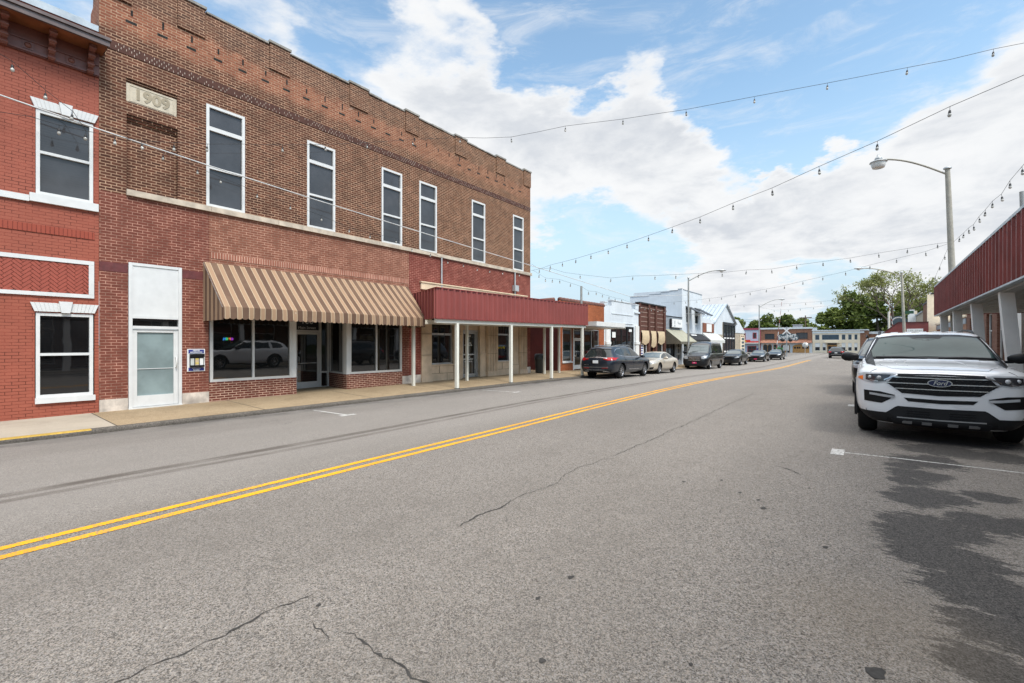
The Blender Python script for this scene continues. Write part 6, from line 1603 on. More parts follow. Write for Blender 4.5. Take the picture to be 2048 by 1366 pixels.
def side_set(t, B, axis, wins, doors, paint_, glass_='car_glass', sgn=1, handles=(), trim=None, sill=None):
    for top, bot in wins: part(B.patch(MB(), axis, top, bot, .006, 20, 10), 'side_window', glass_, t)
    for k, (top, bot) in enumerate(doors):
        d = part(B.patch(MB(), axis, top, bot, .007, 26, 20, depth=.03), 'door', paint_, t)
        if k < len(handles):
            hy, hz_ = handles[k]; mb = MB(); B.strip(mb, axis, [(hy, hz_), (hy + .2, hz_ + .005)], .035, .022, .02, 6); part(mb, 'door_handle', trim or paint_, d)
def seat_on(root, x, y, rot):
    root.rotation_euler = (0, 0, rot)
    c, s = math.cos(rot), math.sin(rot)
    root.location = (x, y, 0)
def place(root, xc, yf, rot, L, W, wheels):
    """put the car on the road: front centre at (xc, yf) and tilt it to the local slope"""
    c, s = math.cos(rot), math.sin(rot)
    P = []
    for wx, wy in wheels:
        X, Y = xc + wx * c - wy * s, yf + wx * s + wy * c; P.append((wx, wy, zr(X, Y)))
    n = len(P); zf = sum(p[2] for p in P[:2]) / 2; zb_ = sum(p[2] for p in P[2:]) / 2; zl = (P[0][2] + P[2][2]) / 2; zr_ = (P[1][2] + P[3][2]) / 2
    pitch = math.atan2(zb_ - zf, P[2][1] - P[0][1]); roll = -math.atan2(zr_ - zl, P[1][0] - P[0][0])
    root.rotation_mode = 'ZXY' if False else 'XYZ'
    R = Matrix.Rotation(rot, 4, 'Z') @ Matrix.Rotation(pitch, 4, 'X') @ Matrix.Rotation(roll, 4, 'Y')
    root.rotation_euler = R.to_euler('XYZ')
    mid = Vector((0, (P[0][1] + P[2][1]) / 2, 0)); zm_ = (zf + zb_) / 2
    off = R @ mid
    wmid = Vector((xc - mid.y * s, yf + mid.y * c, zm_))
    root.location = wmid - off

# ---- white SUV in the right foreground
def white_suv():
    W = 2.0; R = .385
    st = [  # y, zb, wb, zm, wm, zs, ws, zre, wr, zr
        (0.00, .30, .50, .62, .62, .93, .58, .98, .50, 1.01), (.05, .26, .66, .62, .79, 1.00, .74, 1.04, .64, 1.065), (.14, .24, .76, .63, .895, 1.03, .84, 1.075, .74, 1.10),
        (.30, .24, .82, .66, .965, 1.06, .92, 1.10, .81, 1.13), (.60, .25, .86, .68, .995, 1.08, .955, 1.12, .84, 1.15), (1.10, .26, .88, .70, 1.0, 1.11, .96, 1.14, .86, 1.17), (1.45, .26, .88, .70, 1.0, 1.125, .96, 1.16, .88, 1.19),
        (1.62, .26, .88, .70, 1.0, 1.14, .962, 1.22, .89, 1.26), (2.28, .26, .88, .70, 1.0, 1.165, .955, 1.60, .735, 1.64), (2.75, .26, .88, .70, 1.0, 1.175, .95, 1.675, .70, 1.71), (3.5, .26, .88, .70, 1.0, 1.19, .94, 1.675, .69, 1.72), (4.35, .28, .87, .70, .99, 1.20, .92, 1.62, .66, 1.68),
        (4.70, .30, .86, .72, .97, 1.20, .90, 1.50, .64, 1.56), (4.93, .36, .80, .74, .92, 1.12, .84, 1.18, .66, 1.22), (5.05, .44, .70, .74, .80, .95, .74, 1.0, .60, 1.02)]
    ax1, ax2 = .93, 3.955
    t = thing('parked_suv', 'white SUV parked facing the viewer at the right edge, chrome barred black grille', 'car', (0, 0, 0), 'cars parked along the kerbs', local=True)
    B = Body(st, (ax1, ax2), R + .055, W)
    body = B.mesh('body', [M['paint_white'], M['black_trim']], t)
    # windscreen: black surround, glass
    part(B.patch(MB(), 'F', [(-.725, 1.60), (-.45, 1.645), (0, 1.655), (.45, 1.645), (.725, 1.60)], [(-.925, 1.20), (-.5, 1.207), (0, 1.212), (.5, 1.207), (.925, 1.20)], .004, 40, 18), 'windscreen_surround', 'black_trim', t)
    ws = part(B.patch(MB(), 'F', [(-.665, 1.575), (-.4, 1.605), (0, 1.612), (.4, 1.605), (.665, 1.575)], [(-.84, 1.235), (-.45, 1.25), (0, 1.255), (.45, 1.25), (.84, 1.235)], .010, 40, 16), 'windscreen', 'screen_glass', t)
    part(B.patch(MB(), 'F', [(-.24, 1.612), (0, 1.614), (.24, 1.612)], [(-.17, 1.555), (0, 1.535), (.17, 1.555)], .010, 8, 4), 'sensor_housing', 'grey_trim', ws)
    for x0, x1 in ((-.72, -.02), (.12, .78)):
        mb = MB(); B.strip(mb, 'F', [(x0, 1.235), ((x0 + x1) / 2, 1.242), (x1, 1.228)], .014, .020, .02, 14); part(mb, 'wiper', 'black_trim', t)
    # bonnet: shut line, raised centre panel
    hd = B.patch(MB(), 'T', [(-.60, 1.52), (-.70, 1.0), (-.66, .40), (-.52, .12)], [(.60, 1.52), (.70, 1.0), (.66, .40), (.52, .12)], .010, 44, 30, depth=.03); part(hd, 'bonnet', 'paint_white', t)
    for sg in (-1, 1): part(B.patch(MB(), 'T', [(sg * .30, 1.45), (sg * .36, .9), (sg * .33, .35)], [(sg * .44, 1.45), (sg * .50, .9), (sg * .45, .35)], .019, 34, 8, depth=.012), 'bonnet_crease', 'paint_white', t)
    # grille
    gtop = [(-.635, .925), (-.47, 1.02), (0, 1.028), (.47, 1.02), (.635, .925)]; gbot = [(-.635, .915), (-.42, .735), (0, .715), (.42, .735), (.635, .915)]
    g = part(B.patch(MB(), 'F', gtop, gbot, .006, 40, 10), 'grille', 'black_trim', t)
    mb = MB()
    for r in range(6):
        for k in range(19):
            x = -.54 + k * .06 + (.03 if r % 2 else 0); z = .765 + r * .043
            if abs(x) > .60 - abs(z - .91) * 1.0 or abs(x) > .56: continue
            l, n = B.hit('F', x, z); l = l + n * .009; e = .017
            mb.add([l + Vector((-e, 0, 0)), l + Vector((0, 0, -e * .7)), l + Vector((e, 0, 0)), l + Vector((0, 0, e * .7)), l + Vector((0, -.007, 0))], [(0, 1, 4), (1, 2, 4), (2, 3, 4), (3, 0, 4)])
    part(mb, 'grille_mesh', 'grey_trim', g)
    for z, hw in ((.972, .52), (.885, .60), (.803, .50)):
        mb = MB(); B.strip(mb, 'F', [(-hw, z + .004), (0, z), (hw, z + .004)], .013, .016, .02, 30); part(mb, 'chrome_bar', 'chrome', g)
    mb = MB(); B.strip(mb, 'F', [(-.47, 1.03), (0, 1.038), (.47, 1.03)], .010, .012, .02, 24)
    for sg in (-1, 1): B.patch(mb, 'F', [(sg * .47, 1.018), (sg * .63, .933)], [(sg * .47, 1.0), (sg * .63, .915)], .014, 10, 1, depth=.02)
    part(mb, 'grille_trim', 'chrome', g)
    # oval badge
    l, n = B.hit('F', 0, .905); mE_ = lambda u, v, w=0.0: (u, l.y - .03 - w, .905 + v)
    ov = lambda a, b: [(a * math.cos(q), b * math.sin(q)) for q in [2 * math.pi * i / 36 for i in range(36)]]
    bd = part(MB().prism(mE_, ov(.135, .055), -.03, .0), 'badge', 'chrome', g)
    part(MB().prism(mE_, ov(.124, .046), .0, .004), 'badge_field', plain('badge_navy', (.008, .014, .06), .3), bd)
    mb = MB(); put_text(mb, mE_, 'Ford', 0, .0, .006, .085, width=.16, depth=.004, shear=.35, bold=.001); part(mb, 'badge_script', 'chrome', bd)
    # lamps
    for sg in (-1, 1):
        f = (lambda P: P) if sg > 0 else mir
        h = part(B.patch(MB(), 'F', f([(.945, 1.0), (.86, 1.028), (.62, 1.03), (.485, 1.022)]), f([(.945, .925), (.86, .888), (.72, .87), (.575, .905)]), .007, 18, 8), 'headlight', 'light_glass', t)
        part(B.patch(MB(), 'F', f([(.85, 1.0), (.72, 1.01), (.545, 1.008)]), f([(.85, .915), (.72, .89), (.61, .91)]), .010, 12, 5), 'lamp_bezel', 'light_dark', h)
        for cx, cz, r in ((.80, .96, .028), (.69, .955, .032)):
            lo, no = B.hit('F', sg * cx, cz); part(MB().lathe([(0, -.022), (r * .7, -.018), (r, -.008), (r, .01)], (lo.x, lo.y - .002, lo.z), 14, 'Y'), 'projector', 'light_glass', h)
        mb = MB(); B.strip(mb, 'F', f([(.80, .912), (.70, .90)]), .010, .014, .01, 8); part(mb, 'daylight_strip', 'chrome', h)
        part(B.patch(MB(), 'F', f([(.945, .955), (.885, .975)]), f([(.945, .925), (.885, .91)]), .011, 6, 4), 'indicator', 'amber', h)
        p = part(B.patch(MB(), 'F', f([(.875, .755), (.68, .745), (.50, .70)]), f([(.87, .585), (.66, .565), (.56, .635)]), .005, 14, 8), 'fog_lamp_recess', 'black_trim', t)
        mb = MB(); B.patch(mb, 'F', f([(.80, .722), (.62, .700), (.50, .688)]), f([(.80, .69), (.62, .664), (.52, .655)]), .018, 12, 3, depth=.03); part(mb, 'fog_lamp', 'light_glass', p)
    # lower bumper: slot, black intake, skid plate
    part(B.patch(MB(), 'F', [(-.40, .668), (0, .655), (.40, .668)], [(-.35, .615), (0, .60), (.35, .615)], .005, 24, 4), 'bumper_slot', 'black_trim', t)
    part(B.patch(MB(), 'F', [(-.62, .415), (-.48, .535), (0, .525), (.48, .535), (.62, .415)], [(-.62, .36), (-.46, .30), (0, .285), (.46, .30), (.62, .36)], .006, 34, 10), 'lower_intake', 'grey_trim', t)
    for sg in (-1, 1):
        f = (lambda P: P) if sg > 0 else mir
        mb = MB()
        for z in (.47, .435, .40): B.strip(mb, 'F', f([(.10, z), (.37, z + .004)]), .016, .014, .015, 10)
        part(mb, 'intake_slats', 'black_trim', t)
        part(B.patch(MB(), 'F', f([(.97, .43), (.80, .43), (.60, .42)]), f([(.93, .27), (.78, .27), (.60, .29)]), .006, 16, 6), 'bumper_valance', 'grey_trim', t)
    part(B.patch(MB(), 'F', [(-.985, .43), (-.6, .425), (0, .42), (.6, .425), (.985, .43)], [(-.95, .25), (-.6, .245), (0, .24), (.6, .245), (.95, .25)], .004, 50, 6), 'lower_bumper', 'black_trim', t)
    sk = B.patch(MB(), 'F', [(-.54, .335), (-.42, .375), (0, .365), (.42, .375), (.54, .335)], [(-.52, .275), (-.40, .265), (0, .255), (.40, .265), (.52, .275)], .020, 30, 5, depth=.05); sk = part(sk, 'skid_plate', 'grey_trim', t)
    mb = MB(); B.strip(mb, 'F', [(-.48, .366), (0, .358), (.48, .366)], .016, .024, .02, 24); part(mb, 'skid_edge', 'silver_trim', sk)
    mb = MB()
    for x in (-.36, -.14, .14, .36): B.strip(mb, 'F', [(x - .055, .305), (x + .055, .305)], .022, .026, .02, 5)
    part(mb, 'skid_insert', 'silver_trim', sk)
    # sides
    for axis in 'LR':
        wins = [([(1.80, 1.225), (2.15, 1.43), (2.42, 1.575), (2.78, 1.60)], [(1.80, 1.20), (2.2, 1.195), (2.5, 1.20), (2.78, 1.205)]), ([(2.86, 1.60), (3.3, 1.605), (3.72, 1.60)], [(2.86, 1.205), (3.3, 1.21), (3.72, 1.22)]), ([(3.84, 1.595), (4.2, 1.57), (4.48, 1.50)], [(3.84, 1.225), (4.2, 1.235), (4.58, 1.26)])]
        doors = [([(1.62, 1.14), (2.2, 1.165), (2.80, 1.175)], [(1.62, .40), (2.2, .36), (2.80, .36)]), ([(2.815, 1.175), (3.3, 1.185), (3.80, 1.19)], [(2.815, .36), (3.3, .36), (3.50, .40)])]
        side_set(t, B, axis, wins, doors, 'paint_white', handles=[(2.50, 1.03), (3.5, 1.05)])
        part(B.patch(MB(), axis, [(1.57, 1.225), (1.94, 1.445), (2.27, 1.622)], [(1.80, 1.20), (2.16, 1.41), (2.44, 1.575)], .006, 20, 4), 'pillar_trim', 'black_trim', t)
        part(B.patch(MB(), axis, [(1.42, .34), (2.5, .335), (3.48, .34)], [(1.42, .27), (2.5, .27), (3.48, .27)], .01, 18, 3), 'sill_trim', 'black_trim', t)
        sg = -1 if axis == 'L' else 1
        for ya in (ax1, ax2):    # black wheel-arch cladding
            mb = MB(); P = []
            for i in range(25):
                a = math.pi * (-.06 + 1.12 * i / 24)
                for q, (rad, dx) in enumerate(((R + .045, -.05), (R + .045, .012), (R + .065, .022), (R + .11, .018), (R + .115, -.02))): P.append((sg * (W / 2 - .012 + dx - max(0, (.75 - ya) * 0)), ya + rad * math.cos(a), max(.20, .40 + rad * math.sin(a))))
            mb.sheet(P, 25, 5); part(mb, 'arch_cladding', 'black_trim', t)
        part(MB().tube([(sg * .66, 2.45, 1.64), (sg * .655, 2.65, 1.715), (sg * .64, 3.4, 1.745), (sg * .62, 4.2, 1.705), (sg * .61, 4.4, 1.64)], .02, 8), 'roof_rail', 'grey_trim', t)
    mirror(t, B, 1.80, 1.24, 'black_trim', W)
    mb = MB()
    for i in range(5): x = -.42 + i * .21; B.patch(mb, 'T', [(x - .05, 2.75), (x - .05, 4.2)], [(x + .05, 2.75), (x + .05, 4.2)], .014, 10, 2, depth=.02)
    part(mb, 'roof_rib', 'paint_white', t)
    part(B.patch(MB(), 'B', [(-.55, 1.52), (0, 1.56), (.55, 1.52)], [(-.72, 1.22), (0, 1.22), (.72, 1.22)], .004, 16, 6), 'rear_window', 'car_glass', t)
    for sg in (-1, 1): part(B.patch(MB(), 'B', [(sg * .5, 1.1), (sg * .86, 1.15)], [(sg * .5, .98), (sg * .88, .95)], .006, 10, 5), 'tail_light', 'tail_red', t)
    wh = [(-.835, ax1), (.835, ax1), (-.835, ax2), (.835, ax2)]
    for x, y in wh: wheel(t, x, y, R, .26, 'rim', 10)
    place(t, .79, 9.12, math.radians(0.0), 5.05, W, wh)
    return t
white_suv()

def suv_stations(L, H, W, hood=1.02, tail=0.0):
    w = W / 2
    return [(0, .34, w - .45, .60, w - .36, .84, w - .40, .90, w - .5, .93), (.06, .28, w - .28, .60, w - .2, .92, w - .25, .96, w - .35, .98), (.2, .25, w - .18, .62, w - .07, .98, w - .12, 1.01, w - .22, hood), (.55, .25, w - .13, .64, w - .015, 1.0, w - .06, 1.03, w - .17, hood + .03), (1.25, .26, w - .12, .66, w, 1.04, w - .05, 1.08, w - .16, hood + .09),
            (1.45, .26, w - .12, .66, w, 1.06, w - .05, 1.14, w - .18, hood + .16), (2.15, .26, w - .12, .66, w, 1.08, w - .06, H - .17, w - .34, H - .12), (2.7, .26, w - .12, .66, w, 1.09, w - .06, H - .07, w - .37, H - .03), (L * .70, .27, w - .12, .68, w, 1.12, w - .06, H - .07, w - .38, H - .02), (L - .75, .28, w - .12, .70, w - .01, 1.14, w - .07, H - .13, w - .40, H - .07),
            (L - .40, .30, w - .13, .72, w - .03, 1.13, w - .10, H - .27, w - .42, H - .19), (L - .16, .34, w - .18, .74, w - .07, 1.06, w - .15, 1.14, w - .34, 1.18), (L - .05, .38, w - .26, .72, w - .17, .98, w - .24, 1.02, w - .40, 1.04), (L, .44, w - .40, .70, w - .34, .88, w - .38, .92, w - .5, .94)]
def common_lights(t, B, W, zf=.83, plate=None):
    w = W / 2
    for sg in (-1, 1):
        f = (lambda P: P) if sg > 0 else mir
        part(B.patch(MB(), 'F', f([(w - .10, zf + .07), (w - .3, zf + .10), (w - .46, zf + .05)]), f([(w - .10, zf), (w - .3, zf - .03), (w - .46, zf)]), .006, 12, 5), 'headlight', 'light_glass', t)
def parked_suv_dark():
    """navy SUV seen from behind"""
    L, W, H, R = 5.15, 1.98, 1.74, .385
    t = thing('parked_suv', 'dark navy SUV seen from behind, parked by the end of the red canopy', 'car', (0, 0, 0), 'cars parked along the kerbs', local=True)
    st = suv_stations(L, H, W); B = Body(st, (.98, 4.02), R + .05, W)
    B.mesh('body', [M['paint_navy'], M['black_trim']], t); w = W / 2
    part(B.patch(MB(), 'F', [(-.62, H - .2), (0, H - .15), (.62, H - .2)], [(-.80, 1.17), (0, 1.2), (.80, 1.17)], .004, 24, 10), 'windscreen', 'screen_bright', t)
    part(B.patch(MB(), 'B', [(-.60, H - .25), (0, H - .21), (.60, H - .25)], [(-.78, 1.16), (-.4, 1.13), (0, 1.12), (.4, 1.13), (.78, 1.16)], .004, 24, 10), 'rear_window', 'car_glass', t)
    mb = MB(); B.patch(mb, 'B', [(-.62, H - .19), (0, H - .15), (.62, H - .19)], [(-.62, H - .24), (0, H - .20), (.62, H - .24)], .03, 20, 3, depth=.06); part(mb, 'roof_spoiler', 'paint_navy', t)
    mb = MB(); B.strip(mb, 'B', [(-.62, 1.045), (-.3, 1.085), (0, 1.10), (.3, 1.085), (.62, 1.045)], .035, .02, .03, 24); part(mb, 'chrome_strip', 'chrome', t)
    for sg in (-1, 1):
        f = (lambda P: P) if sg > 0 else mir
        tl = part(B.patch(MB(), 'B', f([(.42, 1.06), (.7, 1.09), (.93, 1.08)]), f([(.44, 1.0), (.7, .94), (.94, .96)]), .012, 14, 5), 'tail_light', 'tail_red', t)
        part(B.patch(MB(), 'R' if sg > 0 else 'L', [(L - .55, 1.07), (L - .18, 1.09)], [(L - .42, 1.0), (L - .18, .96)], .010, 8, 4), 'lamp_wrap', 'tail_red', tl)
        mb = MB(); B.strip(mb, 'B', f([(.36, .56), (.68, .57)]), .03, .012, .02, 8); part(mb, 'reflector', 'tail_red', t)
        mb = MB(); B.strip(mb, 'B', f([(.40, .40), (.60, .405), (.72, .37)]), .035, .02, .03, 8); part(mb, 'exhaust_trim', 'chrome', t)
    pl = part(B.patch(MB(), 'B', [(-.30, .96), (0, .96), (.30, .96)], [(-.24, .78), (0, .78), (.24, .78)], .004, 10, 4), 'plate_recess', 'paint_black', t)
    part(B.patch(MB(), 'B', [(-.15, .945), (.15, .945)], [(-.15, .80), (.15, .80)], .012, 6, 3), 'number_plate', 'sign_white', pl)
    mb = MB(); B.strip(mb, 'B', [(-.7, .61), (0, .60), (.7, .61)], .02, .012, .02, 20); B.strip(mb, 'B', [(-.5, .46), (0, .455), (.5, .46)], .018, .012, .02, 16); part(mb, 'bumper_line', 'silver_trim', t)
    part(B.patch(MB(), 'B', [(-.8, .45), (0, .43), (.8, .45)], [(-.75, .33), (0, .33), (.75, .33)], .006, 20, 4), 'bumper_valance', 'black_trim', t)
    l_, n_ = B.hit('B', .52, .72); mb = MB(); put_text(mb, lambda u, v, w_: (-u, l_.y + .012 + w_, v), 'ENCLAVE', -.52, .72, .0, .055, width=.26, depth=.006); part(mb, 'model_lettering', 'chrome', t)
    for axis in 'LR':
        wins = [([(1.75, 1.20), (2.1, 1.42), (2.35, 1.53), (2.68, H - .185)], [(1.75, 1.14), (2.2, 1.13), (2.68, 1.14)]), ([(2.75, H - .18), (3.2, H - .175), (3.66, H - .185)], [(2.75, 1.14), (3.2, 1.15), (3.66, 1.16)]), ([(3.74, H - .19), (4.1, H - .22), (4.4, H - .32)], [(3.74, 1.165), (4.1, 1.2), (4.45, 1.27)])]
        side_set(t, B, axis, wins, [([(1.6, 1.08), (2.2, 1.10), (2.71, 1.11)], [(1.6, .42), (2.2, .38), (2.71, .38)]), ([(2.725, 1.11), (3.2, 1.12), (3.7, 1.13)], [(2.725, .38), (3.2, .38), (3.5, .44)])], 'paint_navy', handles=[(2.42, .97), (3.4, .99)], trim='paint_navy')
        mb = MB(); B.strip(mb, axis, [(1.75, 1.125), (3, 1.13), (3.7, 1.15), (4.2, 1.20), (4.48, 1.27)], .022, .010, .02, 24); B.strip(mb, axis, [(3.72, 1.56), (4.2, 1.52), (4.47, 1.40), (4.50, 1.28)], .02, .010, .02, 14); B.strip(mb, axis, [(1.9, .46), (3.2, .48)], .03, .012, .02, 14); part(mb, 'chrome_trim', 'chrome', t)
        sg = -1 if axis == 'L' else 1; part(MB().tube([(sg * .60, 2.3, H - .07), (sg * .60, 2.5, H - .01), (sg * .58, 3.6, H + .0), (sg * .57, 4.2, H - .05)], .018, 8), 'roof_rail', 'chrome', t)
    mirror(t, B, 1.72, 1.14, 'paint_navy', W)
    wh = [(-.80, .98), (.80, .98), (-.80, 4.02), (.80, 4.02)]
    for x, y in wh: wheel(t, x, y, R, .25, 'rim', 10)
    place(t, -11.05, 26.05, math.pi, L, W, wh)
parked_suv_dark()

def beige_sedan():
    L, W, H, R = 4.85, 1.86, 1.44, .345; w = W / 2
    st = [(0, .26, w - .45, .48, w - .36, .66, w - .42, .70, w - .5, .72), (.06, .22, w - .28, .48, w - .2, .72, w - .26, .76, w - .35, .78), (.25, .20, w - .18, .52, w - .06, .80, w - .13, .83, w - .25, .85), (.6, .20, w - .12, .55, w - .01, .85, w - .06, .88, w - .2, .92), (1.2, .21, w - .11, .58, w, .91, w - .05, .94, w - .18, .98), (1.42, .21, w - .11, .58, w, .92, w - .05, .99, w - .2, 1.03),
          (2.20, .21, w - .11, .58, w, .94, w - .07, 1.33, w - .36, 1.38), (2.75, .21, w - .11, .58, w, .95, w - .07, 1.38, w - .38, H - .01), (3.2, .21, w - .11, .60, w, .97, w - .07, 1.36, w - .38, 1.42), (3.9, .22, w - .12, .62, w - .005, .99, w - .08, 1.16, w - .33, 1.23), (4.35, .24, w - .13, .62, w - .02, .98, w - .12, 1.02, w - .28, 1.06), (4.68, .28, w - .2, .62, w - .08, .94, w - .17, .97, w - .32, 1.01), (4.8, .34, w - .3, .6, w - .2, .86, w - .28, .89, w - .42, .92), (L, .40, w - .42, .58, w - .36, .76, w - .4, .79, w - .5, .81)]
    t = thing('parked_sedan', 'pale beige saloon parked nose to nose with the dark navy SUV', 'car', (0, 0, 0), 'cars parked along the kerbs', local=True)
    B = Body(st, (.95, 3.70), R + .045, W); B.mesh('body', [M['paint_beige'], M['black_trim']], t)
    part(B.patch(MB(), 'F', [(-.56, 1.32), (0, 1.355), (.56, 1.32)], [(-.76, 1.0), (0, 1.02), (.76, 1.0)], .004, 24, 10), 'windscreen', 'screen_bright', t)
    part(B.patch(MB(), 'B', [(-.54, 1.30), (0, 1.34), (.54, 1.30)], [(-.66, 1.08), (0, 1.1), (.66, 1.08)], .004, 18, 8), 'rear_window', 'car_glass', t)
    g = part(B.patch(MB(), 'F', [(-.30, .68), (0, .69), (.30, .68)], [(-.22, .46), (0, .44), (.22, .46)], .006, 16, 6), 'grille', 'black_trim', t)
    mb = MB(); B.strip(mb, 'F', [(-.30, .685), (0, .695), (.30, .685)], .02, .012, .02, 14); part(mb, 'chrome_bar', 'chrome', g)
    for sg in (-1, 1):
        f = (lambda P: P) if sg > 0 else mir
        part(B.patch(MB(), 'F', f([(.84, .78), (.66, .76), (.42, .69)]), f([(.85, .70), (.66, .64), (.42, .63)]), .006, 14, 6), 'headlight', 'light_glass', t)
        p = part(B.patch(MB(), 'F', f([(.82, .46), (.6, .41), (.40, .38)]), f([(.76, .33), (.6, .31), (.42, .32)]), .006, 10, 5), 'fog_lamp_recess', 'black_trim', t)
        mb = MB(); B.strip(mb, 'F', f([(.84, .31), (.62, .28), (.40, .29)]), .022, .014, .02, 10); part(mb, 'fog_trim', 'chrome', p)
        part(B.patch(MB(), 'B', f([(.5, .9), (.85, .92)]), f([(.5, .78), (.86, .76)]), .006, 10, 5), 'tail_light', 'tail_red', t)
    part(B.patch(MB(), 'F', [(-.4, .33), (0, .32), (.4, .33)], [(-.36, .25), (0, .24), (.36, .25)], .005, 12, 3), 'lower_intake', 'black_trim', t)
    for axis in 'LR':
        wins = [([(1.62, 1.03), (2.0, 1.2), (2.35, 1.30), (2.66, 1.325)], [(1.62, .985), (2.1, .985), (2.66, .995)]), ([(2.73, 1.325), (3.1, 1.305), (3.45, 1.21), (3.72, 1.10)], [(2.73, .997), (3.1, 1.005), (3.45, 1.02), (3.72, 1.05)])]
        side_set(t, B, axis, wins, [([(1.5, .94), (2.1, .955), (2.69, .965)], [(1.5, .34), (2.1, .30), (2.69, .30)]), ([(2.705, .965), (3.1, .975), (3.5, .985)], [(2.705, .30), (3.1, .30), (3.25, .36)])], 'paint_beige', handles=[(2.42, .84), (3.3, .86)])
        mb = MB(); B.strip(mb, axis, [(1.6, .98), (2.7, .985), (3.75, 1.035)], .014, .008, .02, 20); part(mb, 'chrome_trim', 'chrome', t)
    mirror(t, B, 1.66, 1.0, 'paint_beige', W)
    wh = [(-.77, .95), (.77, .95), (-.77, 3.70), (.77, 3.70)]
    for x, y in wh: wheel(t, x, y, R, .22, 'rim', 10)
    place(t, -11.30, 27.25, math.radians(0.5), L, W, wh)
beige_sedan()

def black_van():
    L, W, H, R = 5.55, 2.06, 2.36, .36; w = W / 2
    st = [(0, .34, w - .42, .62, w - .32, .95, w - .38, 1.02, w - .46, 1.05), (.06, .28, w - .26, .62, w - .16, 1.0, w - .22, 1.08, w - .32, 1.12), (.25, .26, w - .14, .64, w - .04, 1.06, w - .10, 1.14, w - .24, 1.19), (.6, .26, w - .1, .68, w, 1.12, w - .05, 1.22, w - .2, 1.28), (.95, .26, w - .1, .7, w, 1.2, w - .05, 1.36, w - .2, 1.42),
          (1.65, .26, w - .1, .7, w, 1.28, w - .05, 1.95, w - .22, 2.05), (2.1, .26, w - .1, .7, w, 1.3, w - .05, 2.14, w - .24, 2.27), (2.6, .26, w - .1, .7, w, 1.3, w - .05, 2.2, w - .25, 2.34), (4.6, .27, w - .1, .7, w, 1.3, w - .05, 2.2, w - .25, 2.34), (5.3, .3, w - .12, .7, w - .01, 1.3, w - .07, 2.14, w - .27, 2.28), (5.5, .34, w - .16, .7, w - .05, 1.25, w - .12, 1.95, w - .3, 2.05), (L, .44, w - .3, .7, w - .2, 1.1, w - .26, 1.5, w - .4, 1.55)]
    t = thing('parked_van', 'black high roofed passenger van facing the viewer with a pink front plate', 'van', (0, 0, 0), 'cars parked along the kerbs', local=True)
    B = Body(st, (1.0, 4.35), R + .05, W); B.mesh('body', [M['paint_black'], M['black_trim']], t)
    part(B.patch(MB(), 'F', [(-.70, 1.98), (0, 2.02), (.70, 1.98)], [(-.84, 1.36), (0, 1.38), (.84, 1.36)], .004, 24, 12), 'windscreen', 'screen_bright', t)
    mb = MB(); B.strip(mb, 'F', [(-.6, 1.40), (0, 1.5)], .03, .014, .02, 12); part(mb, 'wiper', 'black_trim', t)
    g = part(B.patch(MB(), 'F', [(-.46, 1.0), (0, 1.01), (.46, 1.0)], [(-.42, .70), (0, .69), (.42, .70)], .006, 20, 8), 'grille', 'black_trim', t)
    for z in (.96, .86, .75):
        mb = MB(); B.strip(mb, 'F', [(-.45, z), (0, z), (.45, z)], .055, .016, .02, 18); part(mb, 'chrome_bar', 'chrome', g)
    for sg in (-1, 1):
        f = (lambda P: P) if sg > 0 else mir
        part(B.patch(MB(), 'F', f([(.92, 1.13), (.75, 1.12), (.52, 1.02)]), f([(.93, .93), (.75, .85), (.52, .86)]), .008, 12, 6), 'headlight', 'light_glass', t)
        part(B.patch(MB(), 'B', f([(.8, 1.6), (.95, 1.6)]), f([(.8, .9), (.97, .9)]), .006, 4, 8), 'tail_light', 'tail_red', t)
    part(B.patch(MB(), 'F', [(-.95, .66), (0, .64), (.95, .66)], [(-.9, .34), (0, .32), (.9, .34)], .006, 24, 6), 'bumper', 'grey_trim', t)
    pp = part(B.patch(MB(), 'F', [(-.17, .60), (.17, .60)], [(-.17, .47), (.17, .47)], .02, 6, 3), 'front_plate', 'plate_pink', t)
    mb = MB(); B.strip(mb, 'F', [(-.06, .545), (.02, .545)], .05, .03, .01, 4); part(mb, 'plate_mark', 'sign_white', pp)
    for axis in 'LR':
        wins = [([(1.28, 1.45), (1.6, 1.75), (1.9, 1.95), (2.2, 1.97)], [(1.28, 1.36), (1.7, 1.34), (2.2, 1.34)]), ([(2.35, 1.97), (2.9, 1.98), (3.4, 1.97)], [(2.35, 1.34), (2.9, 1.34), (3.4, 1.34)]), ([(3.5, 1.97), (4.0, 1.98), (4.45, 1.97)], [(3.5, 1.34), (4.0, 1.34), (4.45, 1.34)]), ([(4.55, 1.97), (5.25, 1.95)], [(4.55, 1.34), (5.3, 1.34)])]
        side_set(t, B, axis, wins, [([(1.42, 1.28), (1.8, 1.29), (2.25, 1.29)], [(1.5, .36), (1.8, .34), (2.25, .34)]), ([(2.3, 1.29), (2.9, 1.29), (3.45, 1.29)], [(2.3, .34), (2.9, .34), (3.45, .34)])], 'paint_black', handles=[(1.95, 1.08), (2.4, 1.08)], trim='silver_trim')
    mirror(t, B, 1.25, 1.42, 'black_trim', W + .1)
    wh = [(-.87, 1.0), (.87, 1.0), (-.87, 4.35), (.87, 4.35)]
    for x, y in wh: wheel(t, x, y, R, .23, 'rim', 8)
    place(t, -11.35, 38.5, math.radians(0.5), L, W, wh)
black_van()

